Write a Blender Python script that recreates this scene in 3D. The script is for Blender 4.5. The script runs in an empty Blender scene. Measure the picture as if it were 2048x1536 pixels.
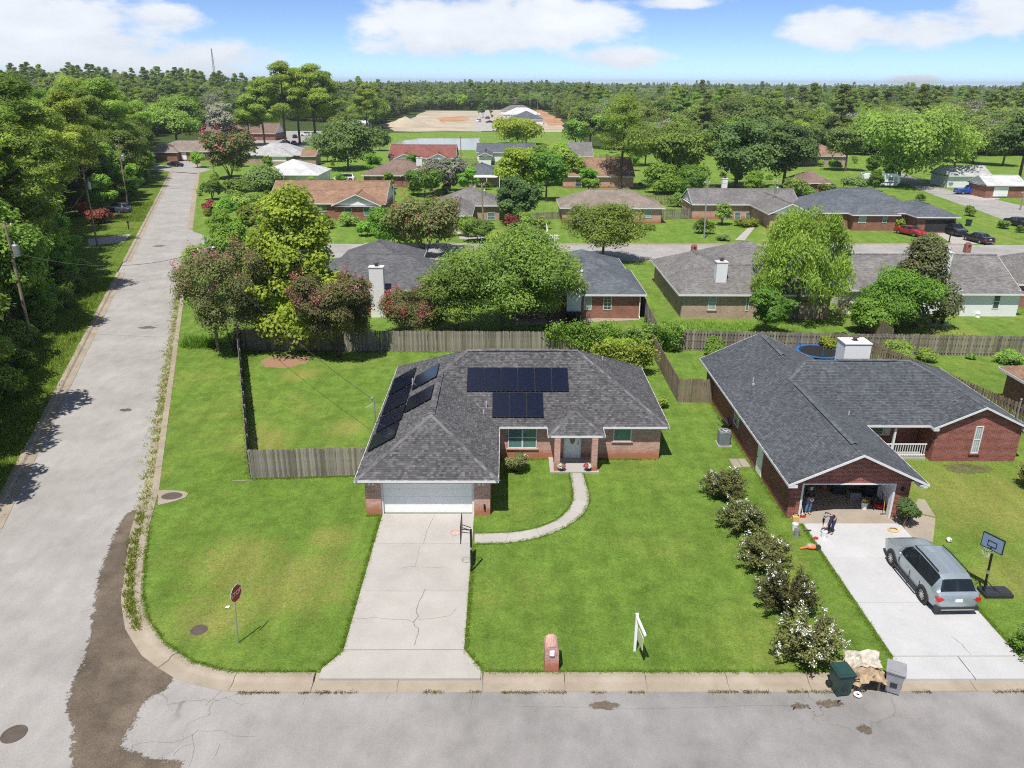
import bpy, bmesh, math, random
import numpy as np
from mathutils import Vector, Matrix

# ------------------------------------------------------------------ scene, camera, sky, sun, exposure
SC = bpy.context.scene
COL = SC.collection
SC.render.engine = 'CYCLES'
SC.cycles.max_bounces = 7
SC.cycles.diffuse_bounces = 4
SC.cycles.glossy_bounces = 2
SC.cycles.transmission_bounces = 3
SC.cycles.transparent_max_bounces = 4
SC.cycles.use_denoising = False
SC.cycles.filter_width = 1.1
SC.cycles.use_adaptive_sampling = True
SC.cycles.adaptive_threshold = 0.02
SC.view_settings.view_transform = 'Standard'
SC.view_settings.look = 'None'
SC.view_settings.gamma = 1.0
SC.view_settings.use_curve_mapping = False
SC.view_settings.exposure = 0.52

FPX, IW, IH, CZ = 1560.0, 2048, 1536, 21.2
_yaw, _pit, _rol = math.radians(0.5), math.radians(21.04), math.radians(0.28)
_f = Vector((math.sin(_yaw) * math.cos(_pit), math.cos(_yaw) * math.cos(_pit), -math.sin(_pit)))
_r0 = Vector((math.cos(_yaw), -math.sin(_yaw), 0))
_u0 = _r0.cross(_f)
_r = _r0 * math.cos(_rol) + _u0 * math.sin(_rol)
_u = _u0 * math.cos(_rol) - _r0 * math.sin(_rol)
cam = bpy.data.cameras.new('camera')
cam.sensor_width = 36.0
cam.lens = 36.0 * FPX / IW
cam.clip_start, cam.clip_end = 0.5, 30000
camo = bpy.data.objects.new('camera', cam)
COL.objects.link(camo)
camo.matrix_world = Matrix(((_r.x, _u.x, -_f.x, 0), (_r.y, _u.y, -_f.y, 0), (_r.z, _u.z, -_f.z, CZ), (0, 0, 0, 1)))
SC.camera = camo

# survey helper: a photograph pixel to the ground point (height z) it shows, and back
def P(x, y, z=0.0):
    d = _f * FPX + _r * (x - IW / 2) - _u * (y - IH / 2)
    t = (z - CZ) / d.z
    return Vector((d.x * t, d.y * t, z))
def PZ(x, y, Y):
    d = _f * FPX + _r * (x - IW / 2) - _u * (y - IH / 2)
    return CZ + d.z * Y / d.y
def QQ(X, Y, Z=0.0):
    v = Vector((X, Y, Z - CZ)); w = v.dot(_f)
    return IW / 2 + FPX * v.dot(_r) / w, IH / 2 - FPX * v.dot(_u) / w

SUNV = Vector((0.21, 0.45, -1.0)).normalized()          # the way sunlight travels
SUN_EL = math.asin(-SUNV.z)
SUN_ROT = math.atan2(-SUNV.x, -SUNV.y)
sun = bpy.data.lights.new('sun', 'SUN')
sun.energy = 4.25
sun.angle = math.radians(0.55)
sun.color = (1.0, 0.955, 0.88)
suno = bpy.data.objects.new('sun', sun)
suno.rotation_euler = SUNV.to_track_quat('-Z', 'Y').to_euler()
suno.location = (-20, -40, 90)
COL.objects.link(suno)

world = bpy.data.worlds.new('World')
SC.world = world
world.use_nodes = True
def build_world():
    nt = world.node_tree; nd = nt.nodes; lk = nt.links
    nd.clear()
    def N(t, **k):
        n = nd.new(t)
        for a, b in k.items(): setattr(n, a, b)
        return n
    def M(op, a, b=None, clamp=False):
        n = N('ShaderNodeMath', operation=op, use_clamp=clamp)
        for i, v in enumerate((a, b)):
            if v is None: continue
            if isinstance(v, (int, float)): n.inputs[i].default_value = v
            else: lk.new(v, n.inputs[i])
        return n.outputs[0]
    sky = N('ShaderNodeTexSky', sky_type='NISHITA', sun_disc=False)
    sky.sun_elevation, sky.sun_rotation = SUN_EL, SUN_ROT
    sky.altitude, sky.air_density, sky.dust_density, sky.ozone_density = 0, 0.34, 0.0, 3.6
    tc = N('ShaderNodeTexCoord')
    sep = N('ShaderNodeSeparateXYZ'); lk.new(tc.outputs['Generated'], sep.inputs[0])
    az = M('ARCTAN2', sep.outputs[0], sep.outputs[1])
    el = M('ARCSINE', sep.outputs[2])
    # cumulus: each bank a soft ellipse in the sky, broken up by noise
    nz = N('ShaderNodeTexNoise'); nz.inputs['Scale'].default_value = 9; nz.inputs['Detail'].default_value = 7; nz.inputs['Roughness'].default_value = 0.55
    mp = N('ShaderNodeMapping'); mp.inputs['Scale'].default_value = (1, 1, 2.6); lk.new(tc.outputs['Generated'], mp.inputs[0]); lk.new(mp.outputs[0], nz.inputs['Vector'])
    nz2 = N('ShaderNodeTexNoise'); nz2.inputs['Scale'].default_value = 45; nz2.inputs['Detail'].default_value = 5; lk.new(mp.outputs[0], nz2.inputs['Vector'])
    acc = None
    banks = [(60, 25, 290, 42), (150, 82, 330, 46), (330, 42, 90, 34), (430, 110, 200, 36), (270, 130, 330, 32), (950, 38, 250, 62), (900, 88, 190, 38),
             (1150, 38, 150, 44), (1000, 66, 260, 40), (1225, 117, 120, 26), (1680, 57, 130, 46), (1830, 60, 150, 40), (2010, 30, 120, 48), (1830, 160, 60, 16), (1340, 5, 120, 14)]
    for (x, y, wx, wy) in banks:
        d = (_f * FPX + _r * (x - IW / 2) - _u * (y - IH / 2)).normalized()
        a0, e0 = math.atan2(d.x, d.y), math.asin(d.z)
        s = d.dot(_f) / FPX
        a = M('DIVIDE', M('SUBTRACT', az, a0), wx * s)
        e = M('DIVIDE', M('SUBTRACT', el, e0), wy * s)
        q = M('SUBTRACT', 1.0, M('ADD', M('MULTIPLY', a, a), M('MULTIPLY', e, e)))
        q = M('MAXIMUM', q, -1.0)
        acc = q if acc is None else M('SMOOTH_MAX', acc, q)
    # the same fair-weather cumulus elsewhere in the sky
    nb = N('ShaderNodeTexNoise'); nb.inputs['Scale'].default_value = 3.2; nb.inputs['Detail'].default_value = 2
    lk.new(mp.outputs[0], nb.inputs['Vector'])
    gen = M('MULTIPLY', M('SUBTRACT', nb.outputs['Fac'], 0.55), 6.0)
    inside = M('MULTIPLY', M('LESS_THAN', M('ABSOLUTE', az), 0.66), M('LESS_THAN', el, 0.12))
    gen = M('SUBTRACT', gen, M('MULTIPLY', inside, 4.0))
    acc = M('MAXIMUM', acc, gen)
    raw = M('ADD', acc, M('MULTIPLY', M('SUBTRACT', nz.outputs['Fac'], 0.52), 3.6))
    raw = M('ADD', raw, M('MULTIPLY', M('SUBTRACT', nz2.outputs['Fac'], 0.5), 0.9))
    fac = N('ShaderNodeMapRange', interpolation_type='SMOOTHSTEP')
    lk.new(raw, fac.inputs[0]); fac.inputs[1].default_value = -0.15; fac.inputs[2].default_value = 0.75; fac.inputs[3].default_value = 0; fac.inputs[4].default_value = 0.96
    above = M('MULTIPLY', fac.outputs[0], M('GREATER_THAN', el, -0.02))
    shade = N('ShaderNodeMapRange'); lk.new(nz.outputs['Fac'], shade.inputs[0])
    shade.inputs[1].default_value = 0.35; shade.inputs[2].default_value = 0.7; shade.inputs[3].default_value = 0.86; shade.inputs[4].default_value = 1.06
    hsv = N('ShaderNodeHueSaturation'); lk.new(sky.outputs[0], hsv.inputs['Color'])
    hsv.inputs['Saturation'].default_value = SKY_SAT; hsv.inputs['Value'].default_value = 1.0
    cl = N('ShaderNodeMix', data_type='RGBA', blend_type='MIX')
    lk.new(above, cl.inputs[0])
    lk.new(hsv.outputs[0], cl.inputs[6])
    cc = N('ShaderNodeVectorMath', operation='SCALE'); cc.inputs[0].default_value = CLOUD; lk.new(shade.outputs[0], cc.inputs['Scale'])
    lk.new(cc.outputs[0], cl.inputs[7])
    bg = N('ShaderNodeBackground'); bg.inputs['Strength'].default_value = SKY_STR
    lk.new(cl.outputs[2], bg.inputs['Color'])
    out = N('ShaderNodeOutputWorld'); lk.new(bg.outputs[0], out.inputs[0])
SKY_STR = 0.122
SKY_SAT = 1.0
CLOUD = (5.4, 5.65, 6.0)
build_world()

# ------------------------------------------------------------------ tagging and mesh helpers
rng = random.Random(7)
def tag(o, label=None, cat=None, group=None, kind=None):
    if label: o['label'] = label
    if cat: o['category'] = cat
    if group: o['group'] = group
    if kind: o['kind'] = kind
    return o
def thing(name, label, cat, loc=(0, 0, 0), rz=0.0, group=None, scale=None):
    o = bpy.data.objects.new(name, None)
    o.empty_display_size = 0.3
    COL.objects.link(o)
    o.location = loc; o.rotation_euler = (0, 0, rz)
    if scale: o.scale = (scale, scale, scale)
    return tag(o, label, cat, group)
def struct(name, loc=(0, 0, 0)):
    o = bpy.data.objects.new(name, None); COL.objects.link(o); o.location = loc
    o['kind'] = 'structure'
    return o
def inst(name, me, parent=None, loc=(0, 0, 0), rot=(0, 0, 0), scale=(1, 1, 1)):
    o = bpy.data.objects.new(name, me); COL.objects.link(o)
    o.parent = parent; o.location = loc; o.rotation_euler = rot; o.scale = scale
    return o
def copy_tree(o, parent=None):
    c = o.copy(); COL.objects.link(c); c.parent = parent
    for ch in o.children: copy_tree(ch, c)
    return c

class MB:
    def __init__(s): s.v = []; s.f = []; s.m = []
    def poly(s, pts, mi=0):
        n = len(s.v); s.v += [tuple(p) for p in pts]; s.f.append(tuple(range(n, n + len(pts)))); s.m.append(mi); return s
    def box(s, x0, x1, y0, y1, z0, z1, mi=0):
        n = len(s.v)
        s.v += [(x0, y0, z0), (x1, y0, z0), (x1, y1, z0), (x0, y1, z0), (x0, y0, z1), (x1, y0, z1), (x1, y1, z1), (x0, y1, z1)]
        for f in ((0, 3, 2, 1), (4, 5, 6, 7), (0, 1, 5, 4), (1, 2, 6, 5), (2, 3, 7, 6), (3, 0, 4, 7)):
            s.f.append(tuple(n + i for i in f)); s.m.append(mi)
        return s
    def cbox(s, c, d, mi=0): return s.box(c[0] - d[0] / 2, c[0] + d[0] / 2, c[1] - d[1] / 2, c[1] + d[1] / 2, c[2] - d[2] / 2, c[2] + d[2] / 2, mi)
    def prism(s, pts, z0, z1, mi=0, side=None, bottom=False):
        side = mi if side is None else side; n = len(pts)
        a = sum(pts[i][0] * pts[(i + 1) % n][1] - pts[(i + 1) % n][0] * pts[i][1] for i in range(n))
        if a < 0: pts = pts[::-1]
        s.poly([(p[0], p[1], z1) for p in pts], mi)
        if bottom: s.poly([(p[0], p[1], z0) for p in pts[::-1]], side)
        for i in range(n):
            p, q = pts[i], pts[(i + 1) % n]
            s.poly([(p[0], p[1], z0), (q[0], q[1], z0), (q[0], q[1], z1), (p[0], p[1], z1)], side)
        return s
    def tube(s, path, radii, n=8, mi=0, caps=True):
        path = [Vector(p) for p in path]; base = len(s.v); m = len(path)
        if not hasattr(radii, '__len__'): radii = [radii] * m
        for i, p in enumerate(path):
            d = (path[min(i + 1, m - 1)] - path[max(i - 1, 0)])
            if d.length < 1e-9: d = Vector((0, 0, 1))
            d.normalize()
            a = d.cross(Vector((0, 0, 1)) if abs(d.z) < 0.95 else Vector((1, 0, 0))).normalized(); b = d.cross(a)
            for k in range(n):
                t = 2 * math.pi * k / n
                s.v.append(tuple(p + (a * math.cos(t) + b * math.sin(t)) * radii[i]))
        for i in range(m - 1):
            for k in range(n):
                q = (k + 1) % n
                s.f.append((base + i * n + k, base + (i + 1) * n + k, base + (i + 1) * n + q, base + i * n + q)); s.m.append(mi)
        if caps:
            s.f.append(tuple(base + k for k in range(n))); s.m.append(mi)
            s.f.append(tuple(base + (m - 1) * n + k for k in range(n - 1, -1, -1))); s.m.append(mi)
        return s
    def lathe(s, prof, n=16, c=(0, 0, 0), mi=0):
        base = len(s.v); m = len(prof)
        for (r, z) in prof:
            for k in range(n):
                t = 2 * math.pi * k / n
                s.v.append((c[0] + r * math.cos(t), c[1] + r * math.sin(t), c[2] + z))
        for i in range(m - 1):
            for k in range(n):
                q = (k + 1) % n
                s.f.append((base + i * n + k, base + i * n + q, base + (i + 1) * n + q, base + (i + 1) * n + k)); s.m.append(mi)
        return s
    def ball(s, c, r, n=10, mi=0, sz=(1, 1, 1)):
        rows = n // 2; base = len(s.v)
        for i in range(rows + 1):
            ph = math.pi * i / rows
            for k in range(n):
                t = 2 * math.pi * k / n
                s.v.append((c[0] + r * sz[0] * math.sin(ph) * math.cos(t), c[1] + r * sz[1] * math.sin(ph) * math.sin(t), c[2] - r * sz[2] * math.cos(ph)))
        for i in range(rows):
            for k in range(n):
                q = (k + 1) % n
                s.f.append((base + i * n + k, base + i * n + q, base + (i + 1) * n + q, base + (i + 1) * n + k)); s.m.append(mi)
        return s
    def mesh(s, name, mats, smooth=False):
        me = bpy.data.meshes.new(name)
        me.from_pydata(s.v, [], s.f)
        for m in (mats if isinstance(mats, (list, tuple)) else [mats]): me.materials.append(m)
        if len(me.materials) > 1:
            me.polygons.foreach_set('material_index', s.m)
        uv = me.uv_layers.new(name='UVMap')
        V = me.vertices; out = np.zeros(len(me.loops) * 2, dtype=np.float32)
        for p in me.polygons:
            n = p.normal
            if abs(n.z) > 0.995 or n.length < 1e-6: a = Vector((1, 0, 0)); b = Vector((0, 1, 0))
            else:
                a = Vector((-n.y, n.x, 0)).normalized(); b = n.cross(a)
            for li in p.loop_indices:
                co = V[me.loops[li].vertex_index].co
                out[2 * li] = co.dot(a); out[2 * li + 1] = co.dot(b)
        uv.data.foreach_set('uv', out)
        if smooth: me.polygons.foreach_set('use_smooth', [True] * len(me.polygons))
        me.update()
        return me
    def build(s, name, mats, parent=None, world=False, smooth=False, loc=None, rot=None):
        o = bpy.data.objects.new(name, s.mesh(name, mats, smooth)); COL.objects.link(o)
        if parent is not None:
            o.parent = parent
            if world: o.location = -Vector(parent.location)
        if loc is not None: o.location = loc
        if rot is not None: o.rotation_euler = rot
        return o

# ------------------------------------------------------------------ materials
MATS = {}
class NT:
    def __init__(s, name):
        s.mat = bpy.data.materials.new(name); s.mat.use_nodes = True
        s.nt = s.mat.node_tree; s.nt.nodes.clear()
        s.out = s.n('ShaderNodeOutputMaterial')
        s.p = s.n('ShaderNodeBsdfPrincipled'); s.nt.links.new(s.p.outputs[0], s.out.inputs[0])
    def n(s, t, **k):
        x = s.nt.nodes.new(t)
        for a, b in k.items(): setattr(x, a, b)
        return x
    def l(s, a, b): s.nt.links.new(a, b)
    def co(s, kind='Object'):
        if not hasattr(s, '_tc'): s._tc = s.n('ShaderNodeTexCoord')
        return s._tc.outputs[kind]
    def pos(s):
        if not hasattr(s, '_g'): s._g = s.n('ShaderNodeNewGeometry')
        return s._g.outputs['Position']
    def noise(s, scale, detail=3, rough=0.55, vec=None, stretch=None, dist=0):
        x = s.n('ShaderNodeTexNoise'); x.inputs['Scale'].default_value = scale; x.inputs['Detail'].default_value = detail; x.inputs['Roughness'].default_value = rough
        x.inputs['Distortion'].default_value = dist
        v = s.pos() if vec is None else vec
        if stretch:
            m = s.n('ShaderNodeMapping'); m.inputs['Scale'].default_value = stretch; s.l(v, m.inputs[0]); v = m.outputs[0]
        s.l(v, x.inputs['Vector']); return x.outputs['Fac']
    def ramp(s, fac, stops, interp='LINEAR'):
        x = s.n('ShaderNodeValToRGB'); x.color_ramp.interpolation = interp
        e = x.color_ramp.elements
        while len(e) < len(stops): e.new(0.5)
        for i, (p, c) in enumerate(stops):
            e[i].position = p; e[i].color = (c[0], c[1], c[2], 1) if hasattr(c, '__len__') else (c, c, c, 1)
        s.l(fac, x.inputs[0]); return x.outputs[0]
    def mix(s, fac, a, b, mode='MIX'):
        x = s.n('ShaderNodeMix', data_type='RGBA', blend_type=mode)
        for i, v in ((0, fac), (6, a), (7, b)):
            if isinstance(v, (int, float)): x.inputs[i].default_value = v
            elif isinstance(v, (tuple, list)): x.inputs[i].default_value = (v[0], v[1], v[2], 1)
            else: s.l(v, x.inputs[i])
        return x.outputs[2]
    def math(s, op, a, b=0.0, clamp=False):
        x = s.n('ShaderNodeMath', operation=op, use_clamp=clamp)
        for i, v in enumerate((a, b)):
            if isinstance(v, (int, float)): x.inputs[i].default_value = v
            else: s.l(v, x.inputs[i])
        return x.outputs[0]
    def maprange(s, v, a, b, c, d, smooth=True):
        x = s.n('ShaderNodeMapRange', interpolation_type='SMOOTHSTEP' if smooth else 'LINEAR')
        s.l(v, x.inputs[0])
        for i, q in enumerate((a, b, c, d)): x.inputs[1 + i].default_value = q
        return x.outputs[0]
    def base(s, c):
        if isinstance(c, (tuple, list)): s.p.inputs['Base Color'].default_value = (c[0], c[1], c[2], 1)
        else: s.l(c, s.p.inputs['Base Color'])
    def set(s, rough=0.6, metal=0.0, spec=0.3):
        s.p.inputs['Roughness'].default_value = rough; s.p.inputs['Metallic'].default_value = metal; s.p.inputs['Specular IOR Level'].default_value = spec
    def bump(s, h, strength=0.5, dist=0.02):
        x = s.n('ShaderNodeBump'); x.inputs['Strength'].default_value = strength; x.inputs['Distance'].default_value = dist
        s.l(h, x.inputs['Height']); s.l(x.outputs[0], s.p.inputs['Normal'])

def m_plain(name, c, rough=0.5, metal=0.0, spec=0.4, var=0.12, scale=3.0, coat=0.0):
    if name in MATS: return MATS[name]
    t = NT(name); n = t.noise(scale, 3, vec=t.co())
    lo = tuple(x * (1 - var) for x in c); hi = tuple(min(1, x * (1 + var)) for x in c)
    t.base(t.ramp(n, [(0.3, lo), (0.7, hi)])); t.set(rough, metal, spec)
    if coat: t.p.inputs['Coat Weight'].default_value = coat; t.p.inputs['Coat Roughness'].default_value = 0.06
    MATS[name] = t.mat; return t.mat

def m_grass(name, dark, mid, yellow, ypatch=0.5, fine=9.0, dry=()):
    t = NT(name)
    big = t.noise(0.13, 4, 0.6); med = t.noise(0.9, 4, 0.65); fin = t.noise(fine, 4, 0.75); vf = t.noise(38, 2, 0.8)
    streak = t.noise(0.9, 3, 0.6, stretch=(1.0, 0.15, 1.0)); mm = t.noise(3.2, 4, 0.75)
    c = t.ramp(med, [(0.32, dark), (0.62, mid)])
    yf = t.maprange(big, ypatch - .02, ypatch + 0.17, 0, 0.6)
    yf = t.math('MULTIPLY', yf, t.maprange(t.noise(0.55, 4, 0.7), 0.38, 0.66, 0.15, 1.0))
    c = t.mix(yf, c, yellow)
    if dry:
        wob = t.math('MULTIPLY', t.math('SUBTRACT', t.noise(0.9, 6, 0.8), 0.5), 2.6); acc = None
        for (x, y, r) in dry:
            d = t.n('ShaderNodeVectorMath', operation='DISTANCE'); t.l(t.pos(), d.inputs[0]); d.inputs[1].default_value = (x, y, 0)
            k = t.maprange(t.math('ADD', t.math('DIVIDE', d.outputs['Value'], r), wob), 0.3, 1.25, 1, 0); acc = k if acc is None else t.math('MAXIMUM', acc, k)
        c = t.mix(t.math('MULTIPLY', acc, 0.6), c, t.ramp(t.noise(2.5, 4, 0.7), [(0.35, yellow), (0.68, tuple(v * 1.02 for v in (0.36, 0.30, 0.11)))]))
    c = t.mix(0.30, c, t.ramp(streak, [(0.35, (0.45, 0.5, 0.4)), (0.65, (1.3, 1.25, 1.2))]), 'MULTIPLY')
    c = t.mix(0.7, c, t.ramp(fin, [(0.30, (0.50, 0.56, 0.42)), (0.55, (1.0, 1.0, 1.0)), (0.74, (1.42, 1.32, 1.25))]), 'MULTIPLY')
    c = t.mix(0.7, c, t.ramp(vf, [(0.3, (0.6, 0.62, 0.55)), (0.7, (1.35, 1.3, 1.3))]), 'MULTIPLY')
    c = t.mix(0.55, c, t.ramp(mm, [(0.30, (0.62, 0.68, 0.5)), (0.5, (1, 1, 1)), (0.72, (1.38, 1.22, 1.25))]), 'MULTIPLY')
    t.base(c); t.set(0.85, 0, 0.12)
    t.bump(t.math('ADD', t.math('MULTIPLY', fin, 0.7), vf), 0.9, 0.06)
    MATS[name] = t.mat; return t.mat

def m_brick(name, c1, c2, mortar, stain=None, bw=0.215, bh=0.075):
    t = NT(name); b = t.n('ShaderNodeTexBrick')
    b.inputs['Scale'].default_value = 1.0; b.inputs['Brick Width'].default_value = bw; b.inputs['Row Height'].default_value = bh
    b.inputs['Mortar Size'].default_value = 0.007; b.inputs['Mortar Smooth'].default_value = 0.3; b.inputs['Bias'].default_value = 0.0
    b.inputs['Color1'].default_value = (*c1, 1); b.inputs['Color2'].default_value = (*c2, 1); b.inputs['Mortar'].default_value = (*mortar, 1)
    t.l(t.co('UV'), b.inputs['Vector'])
    c = t.mix(0.6, b.outputs['Color'], t.ramp(t.noise(1.2, 4), [(0.3, 0.75), (0.7, 1.2)]), 'MULTIPLY')
    c = t.mix(0.5, c, t.ramp(t.noise(14, 2), [(0.3, 0.7), (0.7, 1.25)]), 'MULTIPLY')
    if stain:
        s = t.n('ShaderNodeSeparateXYZ'); t.l(t.pos(), s.inputs[0])
        zf = t.math('ADD', s.outputs[2], t.math('MULTIPLY', t.noise(2.0, 3), 0.5))
        c = t.mix(t.maprange(zf, 0.45, 0.95, 0.8, 0), c, stain)
    t.base(c); t.set(0.85, 0, 0.2); t.bump(b.outputs['Fac'], -0.5, 0.01)
    MATS[name] = t.mat; return t.mat

def m_shingle_tex(name, a, bcol, w=0.33, h=0.15):
    t = NT(name); b = t.n('ShaderNodeTexBrick')
    b.inputs['Scale'].default_value = 1.0; b.inputs['Brick Width'].default_value = w; b.inputs['Row Height'].default_value = h
    b.inputs['Mortar Size'].default_value = 0.006; b.inputs['Mortar Smooth'].default_value = 0.5
    b.inputs['Color1'].default_value = (*a, 1); b.inputs['Color2'].default_value = (*bcol, 1); b.inputs['Mortar'].default_value = (*[x * 0.55 for x in a], 1)
    t.l(t.co('UV'), b.inputs['Vector'])
    c = t.mix(0.7, b.outputs['Color'], t.ramp(t.noise(0.35, 5, 0.65), [(0.3, 0.72), (0.7, 1.2)]), 'MULTIPLY')
    c = t.mix(0.6, c, t.ramp(t.noise(5, 3, 0.7), [(0.3, 0.75), (0.7, 1.25)]), 'MULTIPLY')
    c = t.mix(0.5, c, t.ramp(t.noise(0.8, 3, stretch=(1, 1, 0.2)), [(0.35, 0.8), (0.65, 1.12)]), 'MULTIPLY')
    t.base(c); t.set(0.9, 0, 0.2); t.bump(b.outputs['Fac'], -0.4, 0.012)
    MATS[name] = t.mat; return t.mat

def m_shingle_geo(name, lo, mid, hi):
    t = NT(name); a = t.n('ShaderNodeAttribute', attribute_name='tint')
    c = t.ramp(a.outputs['Fac'], [(0.0, lo), (0.5, mid), (1.0, hi)])
    c = t.mix(0.6, c, t.ramp(t.noise(0.5, 5, 0.65), [(0.3, 0.75), (0.7, 1.18)]), 'MULTIPLY')
    c = t.mix(0.6, c, t.ramp(t.noise(60, 2, 0.7), [(0.3, 0.7), (0.7, 1.3)]), 'MULTIPLY')
    t.base(c); t.set(0.9, 0, 0.2)
    MATS[name] = t.mat; return t.mat

def m_leaf(name, dark, light, trans=0.42, rough=0.55, spec=0.25, hue=0.018):
    t = NT(name); a = t.n('ShaderNodeAttribute', attribute_name='tint')
    oi = t.n('ShaderNodeObjectInfo')
    c = t.ramp(a.outputs['Fac'], [(0.0, dark), (1.0, light)])
    h = t.n('ShaderNodeHueSaturation')
    t.l(t.maprange(oi.outputs['Random'], 0, 1, 0.5 - hue, 0.5 + hue, False), h.inputs['Hue'])
    t.l(t.maprange(t.math('FRACT', t.math('MULTIPLY', oi.outputs['Random'], 7.3)), 0, 1, 0.68, 1.36, False), h.inputs['Value'])
    t.l(c, h.inputs['Color'])
    t.base(h.outputs[0]); t.set(rough, 0, spec)
    tr = t.n('ShaderNodeBsdfTranslucent')
    br = t.mix(1.0, h.outputs[0], (1.3, 1.4, 0.7), 'MULTIPLY'); t.l(br, tr.inputs['Color'])
    ms = t.n('ShaderNodeMixShader'); ms.inputs[0].default_value = trans
    t.l(t.p.outputs[0], ms.inputs[1]); t.l(tr.outputs[0], ms.inputs[2]); t.l(ms.outputs[0], t.out.inputs[0])
    MATS[name] = t.mat; return t.mat

def m_asphalt(name, a, b, speck=1.0, a2=None, b2=None):
    t = NT(name)
    c = t.ramp(t.noise(0.22, 5, 0.6), [(0.3, a), (0.7, b)])
    if a2:
        sx = t.n('ShaderNodeSeparateXYZ'); t.l(t.pos(), sx.inputs[0])
        xx = t.math('ADD', sx.outputs[0], t.math('MULTIPLY', t.noise(0.3, 3), 5.0))
        c = t.mix(t.maprange(xx, -15, 9, 0, 1), c, t.ramp(t.noise(0.25, 5, 0.6), [(0.3, a2), (0.7, b2)]))
    c = t.mix(0.5, c, t.ramp(t.noise(0.5, 5, 0.7), [(0.35, 0.84), (0.5, 1.0), (0.65, 1.1)]), 'MULTIPLY')
    c = t.mix(0.45, c, t.ramp(t.noise(1.6, 4, 0.6, stretch=(1.0, 0.4, 1)), [(0.3, 0.82), (0.7, 1.12)]), 'MULTIPLY')
    c = t.mix(0.55 * speck, c, t.ramp(t.noise(26, 3, 0.8), [(0.28, 0.62), (0.5, 1.0), (0.72, 1.3)]), 'MULTIPLY')
    v = t.n('ShaderNodeTexVoronoi', feature='DISTANCE_TO_EDGE'); v.inputs['Scale'].default_value = 0.16
    w = t.n('ShaderNodeTexNoise'); w.inputs['Scale'].default_value = 0.9; w.inputs['Detail'].default_value = 5; t.l(t.pos(), w.inputs['Vector'])
    wm = t.n('ShaderNodeVectorMath', operation='MULTIPLY_ADD'); t.l(w.outputs['Color'], wm.inputs[0]); wm.inputs[1].default_value = (2.2, 2.2, 0); t.l(t.pos(), wm.inputs[2])
    t.l(wm.outputs[0], v.inputs['Vector'])
    ck = t.math('MULTIPLY', t.maprange(v.outputs['Distance'], 0.0, 0.006, 0.55, 0), t.maprange(t.noise(0.10, 2), 0.5, 0.62, 0, 1))
    c = t.mix(ck, c, (0.09, 0.085, 0.08))
    t.base(c); t.set(0.92, 0, 0.15); t.bump(t.noise(40, 2), 0.35, 0.01)
    MATS[name] = t.mat; return t.mat

def m_concrete(name, a, b, stain=(0.30, 0.24, 0.17), sf=0.25):
    t = NT(name)
    c = t.ramp(t.noise(0.6, 5, 0.65), [(0.3, a), (0.7, b)])
    c = t.mix(0.4, c, t.ramp(t.noise(22, 3, 0.75), [(0.3, 0.8), (0.7, 1.15)]), 'MULTIPLY')
    c = t.mix(t.maprange(t.noise(0.9, 4, 0.7), 0.60, 0.78, 0, sf), c, stain)
    oi = t.n('ShaderNodeObjectInfo')
    h = t.n('ShaderNodeHueSaturation'); t.l(t.maprange(oi.outputs['Random'], 0, 1, 0.95, 1.04, False), h.inputs['Value']); t.l(c, h.inputs['Color'])
    t.base(h.outputs[0]); t.set(0.85, 0, 0.2); t.bump(t.noise(30, 2), 0.2, 0.006)
    MATS[name] = t.mat; return t.mat

def m_wood(name, a, b, rnd=0.25, vert=True):
    t = NT(name)
    n = t.noise(6, 4, 0.6, vec=t.co(), stretch=(6, 6, 0.5) if vert else (0.5, 6, 6))
    c = t.ramp(n, [(0.3, a), (0.7, b)])
    oi = t.n('ShaderNodeObjectInfo')
    h = t.n('ShaderNodeHueSaturation'); t.l(t.maprange(oi.outputs['Random'], 0, 1, 1 - rnd, 1 + rnd, False), h.inputs['Value']); t.l(c, h.inputs['Color'])
    c2 = t.mix(t.maprange(t.noise(0.7, 3), 0.55, 0.75, 0, 0.35), h.outputs[0], (0.10, 0.085, 0.065))
    t.base(c2); t.set(0.85, 0, 0.15)
    MATS[name] = t.mat; return t.mat

def m_siding(name, c, pitch=0.15):
    t = NT(name)
    w = t.n('ShaderNodeSeparateXYZ'); t.l(t.co('UV'), w.inputs[0])
    saw = t.math('FRACT', t.math('DIVIDE', w.outputs[1], pitch))
    col = t.mix(t.maprange(saw, 0.0, 0.09, 0.45, 0), c, tuple(x * 0.45 for x in c))
    col = t.mix(0.3, col, t.ramp(t.noise(0.8, 4), [(0.3, 0.85), (0.7, 1.05)]), 'MULTIPLY')
    t.base(col); t.set(0.5, 0, 0.35); t.bump(saw, -0.4, 0.015)
    MATS[name] = t.mat; return t.mat

def m_glass(name, c, rough=0.06):
    t = NT(name)
    t.base(t.ramp(t.noise(0.8, 2, vec=t.co()), [(0.35, tuple(x * 0.7 for x in c)), (0.65, c)])); t.set(rough, 0, 0.8)
    MATS[name] = t.mat; return t.mat

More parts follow.
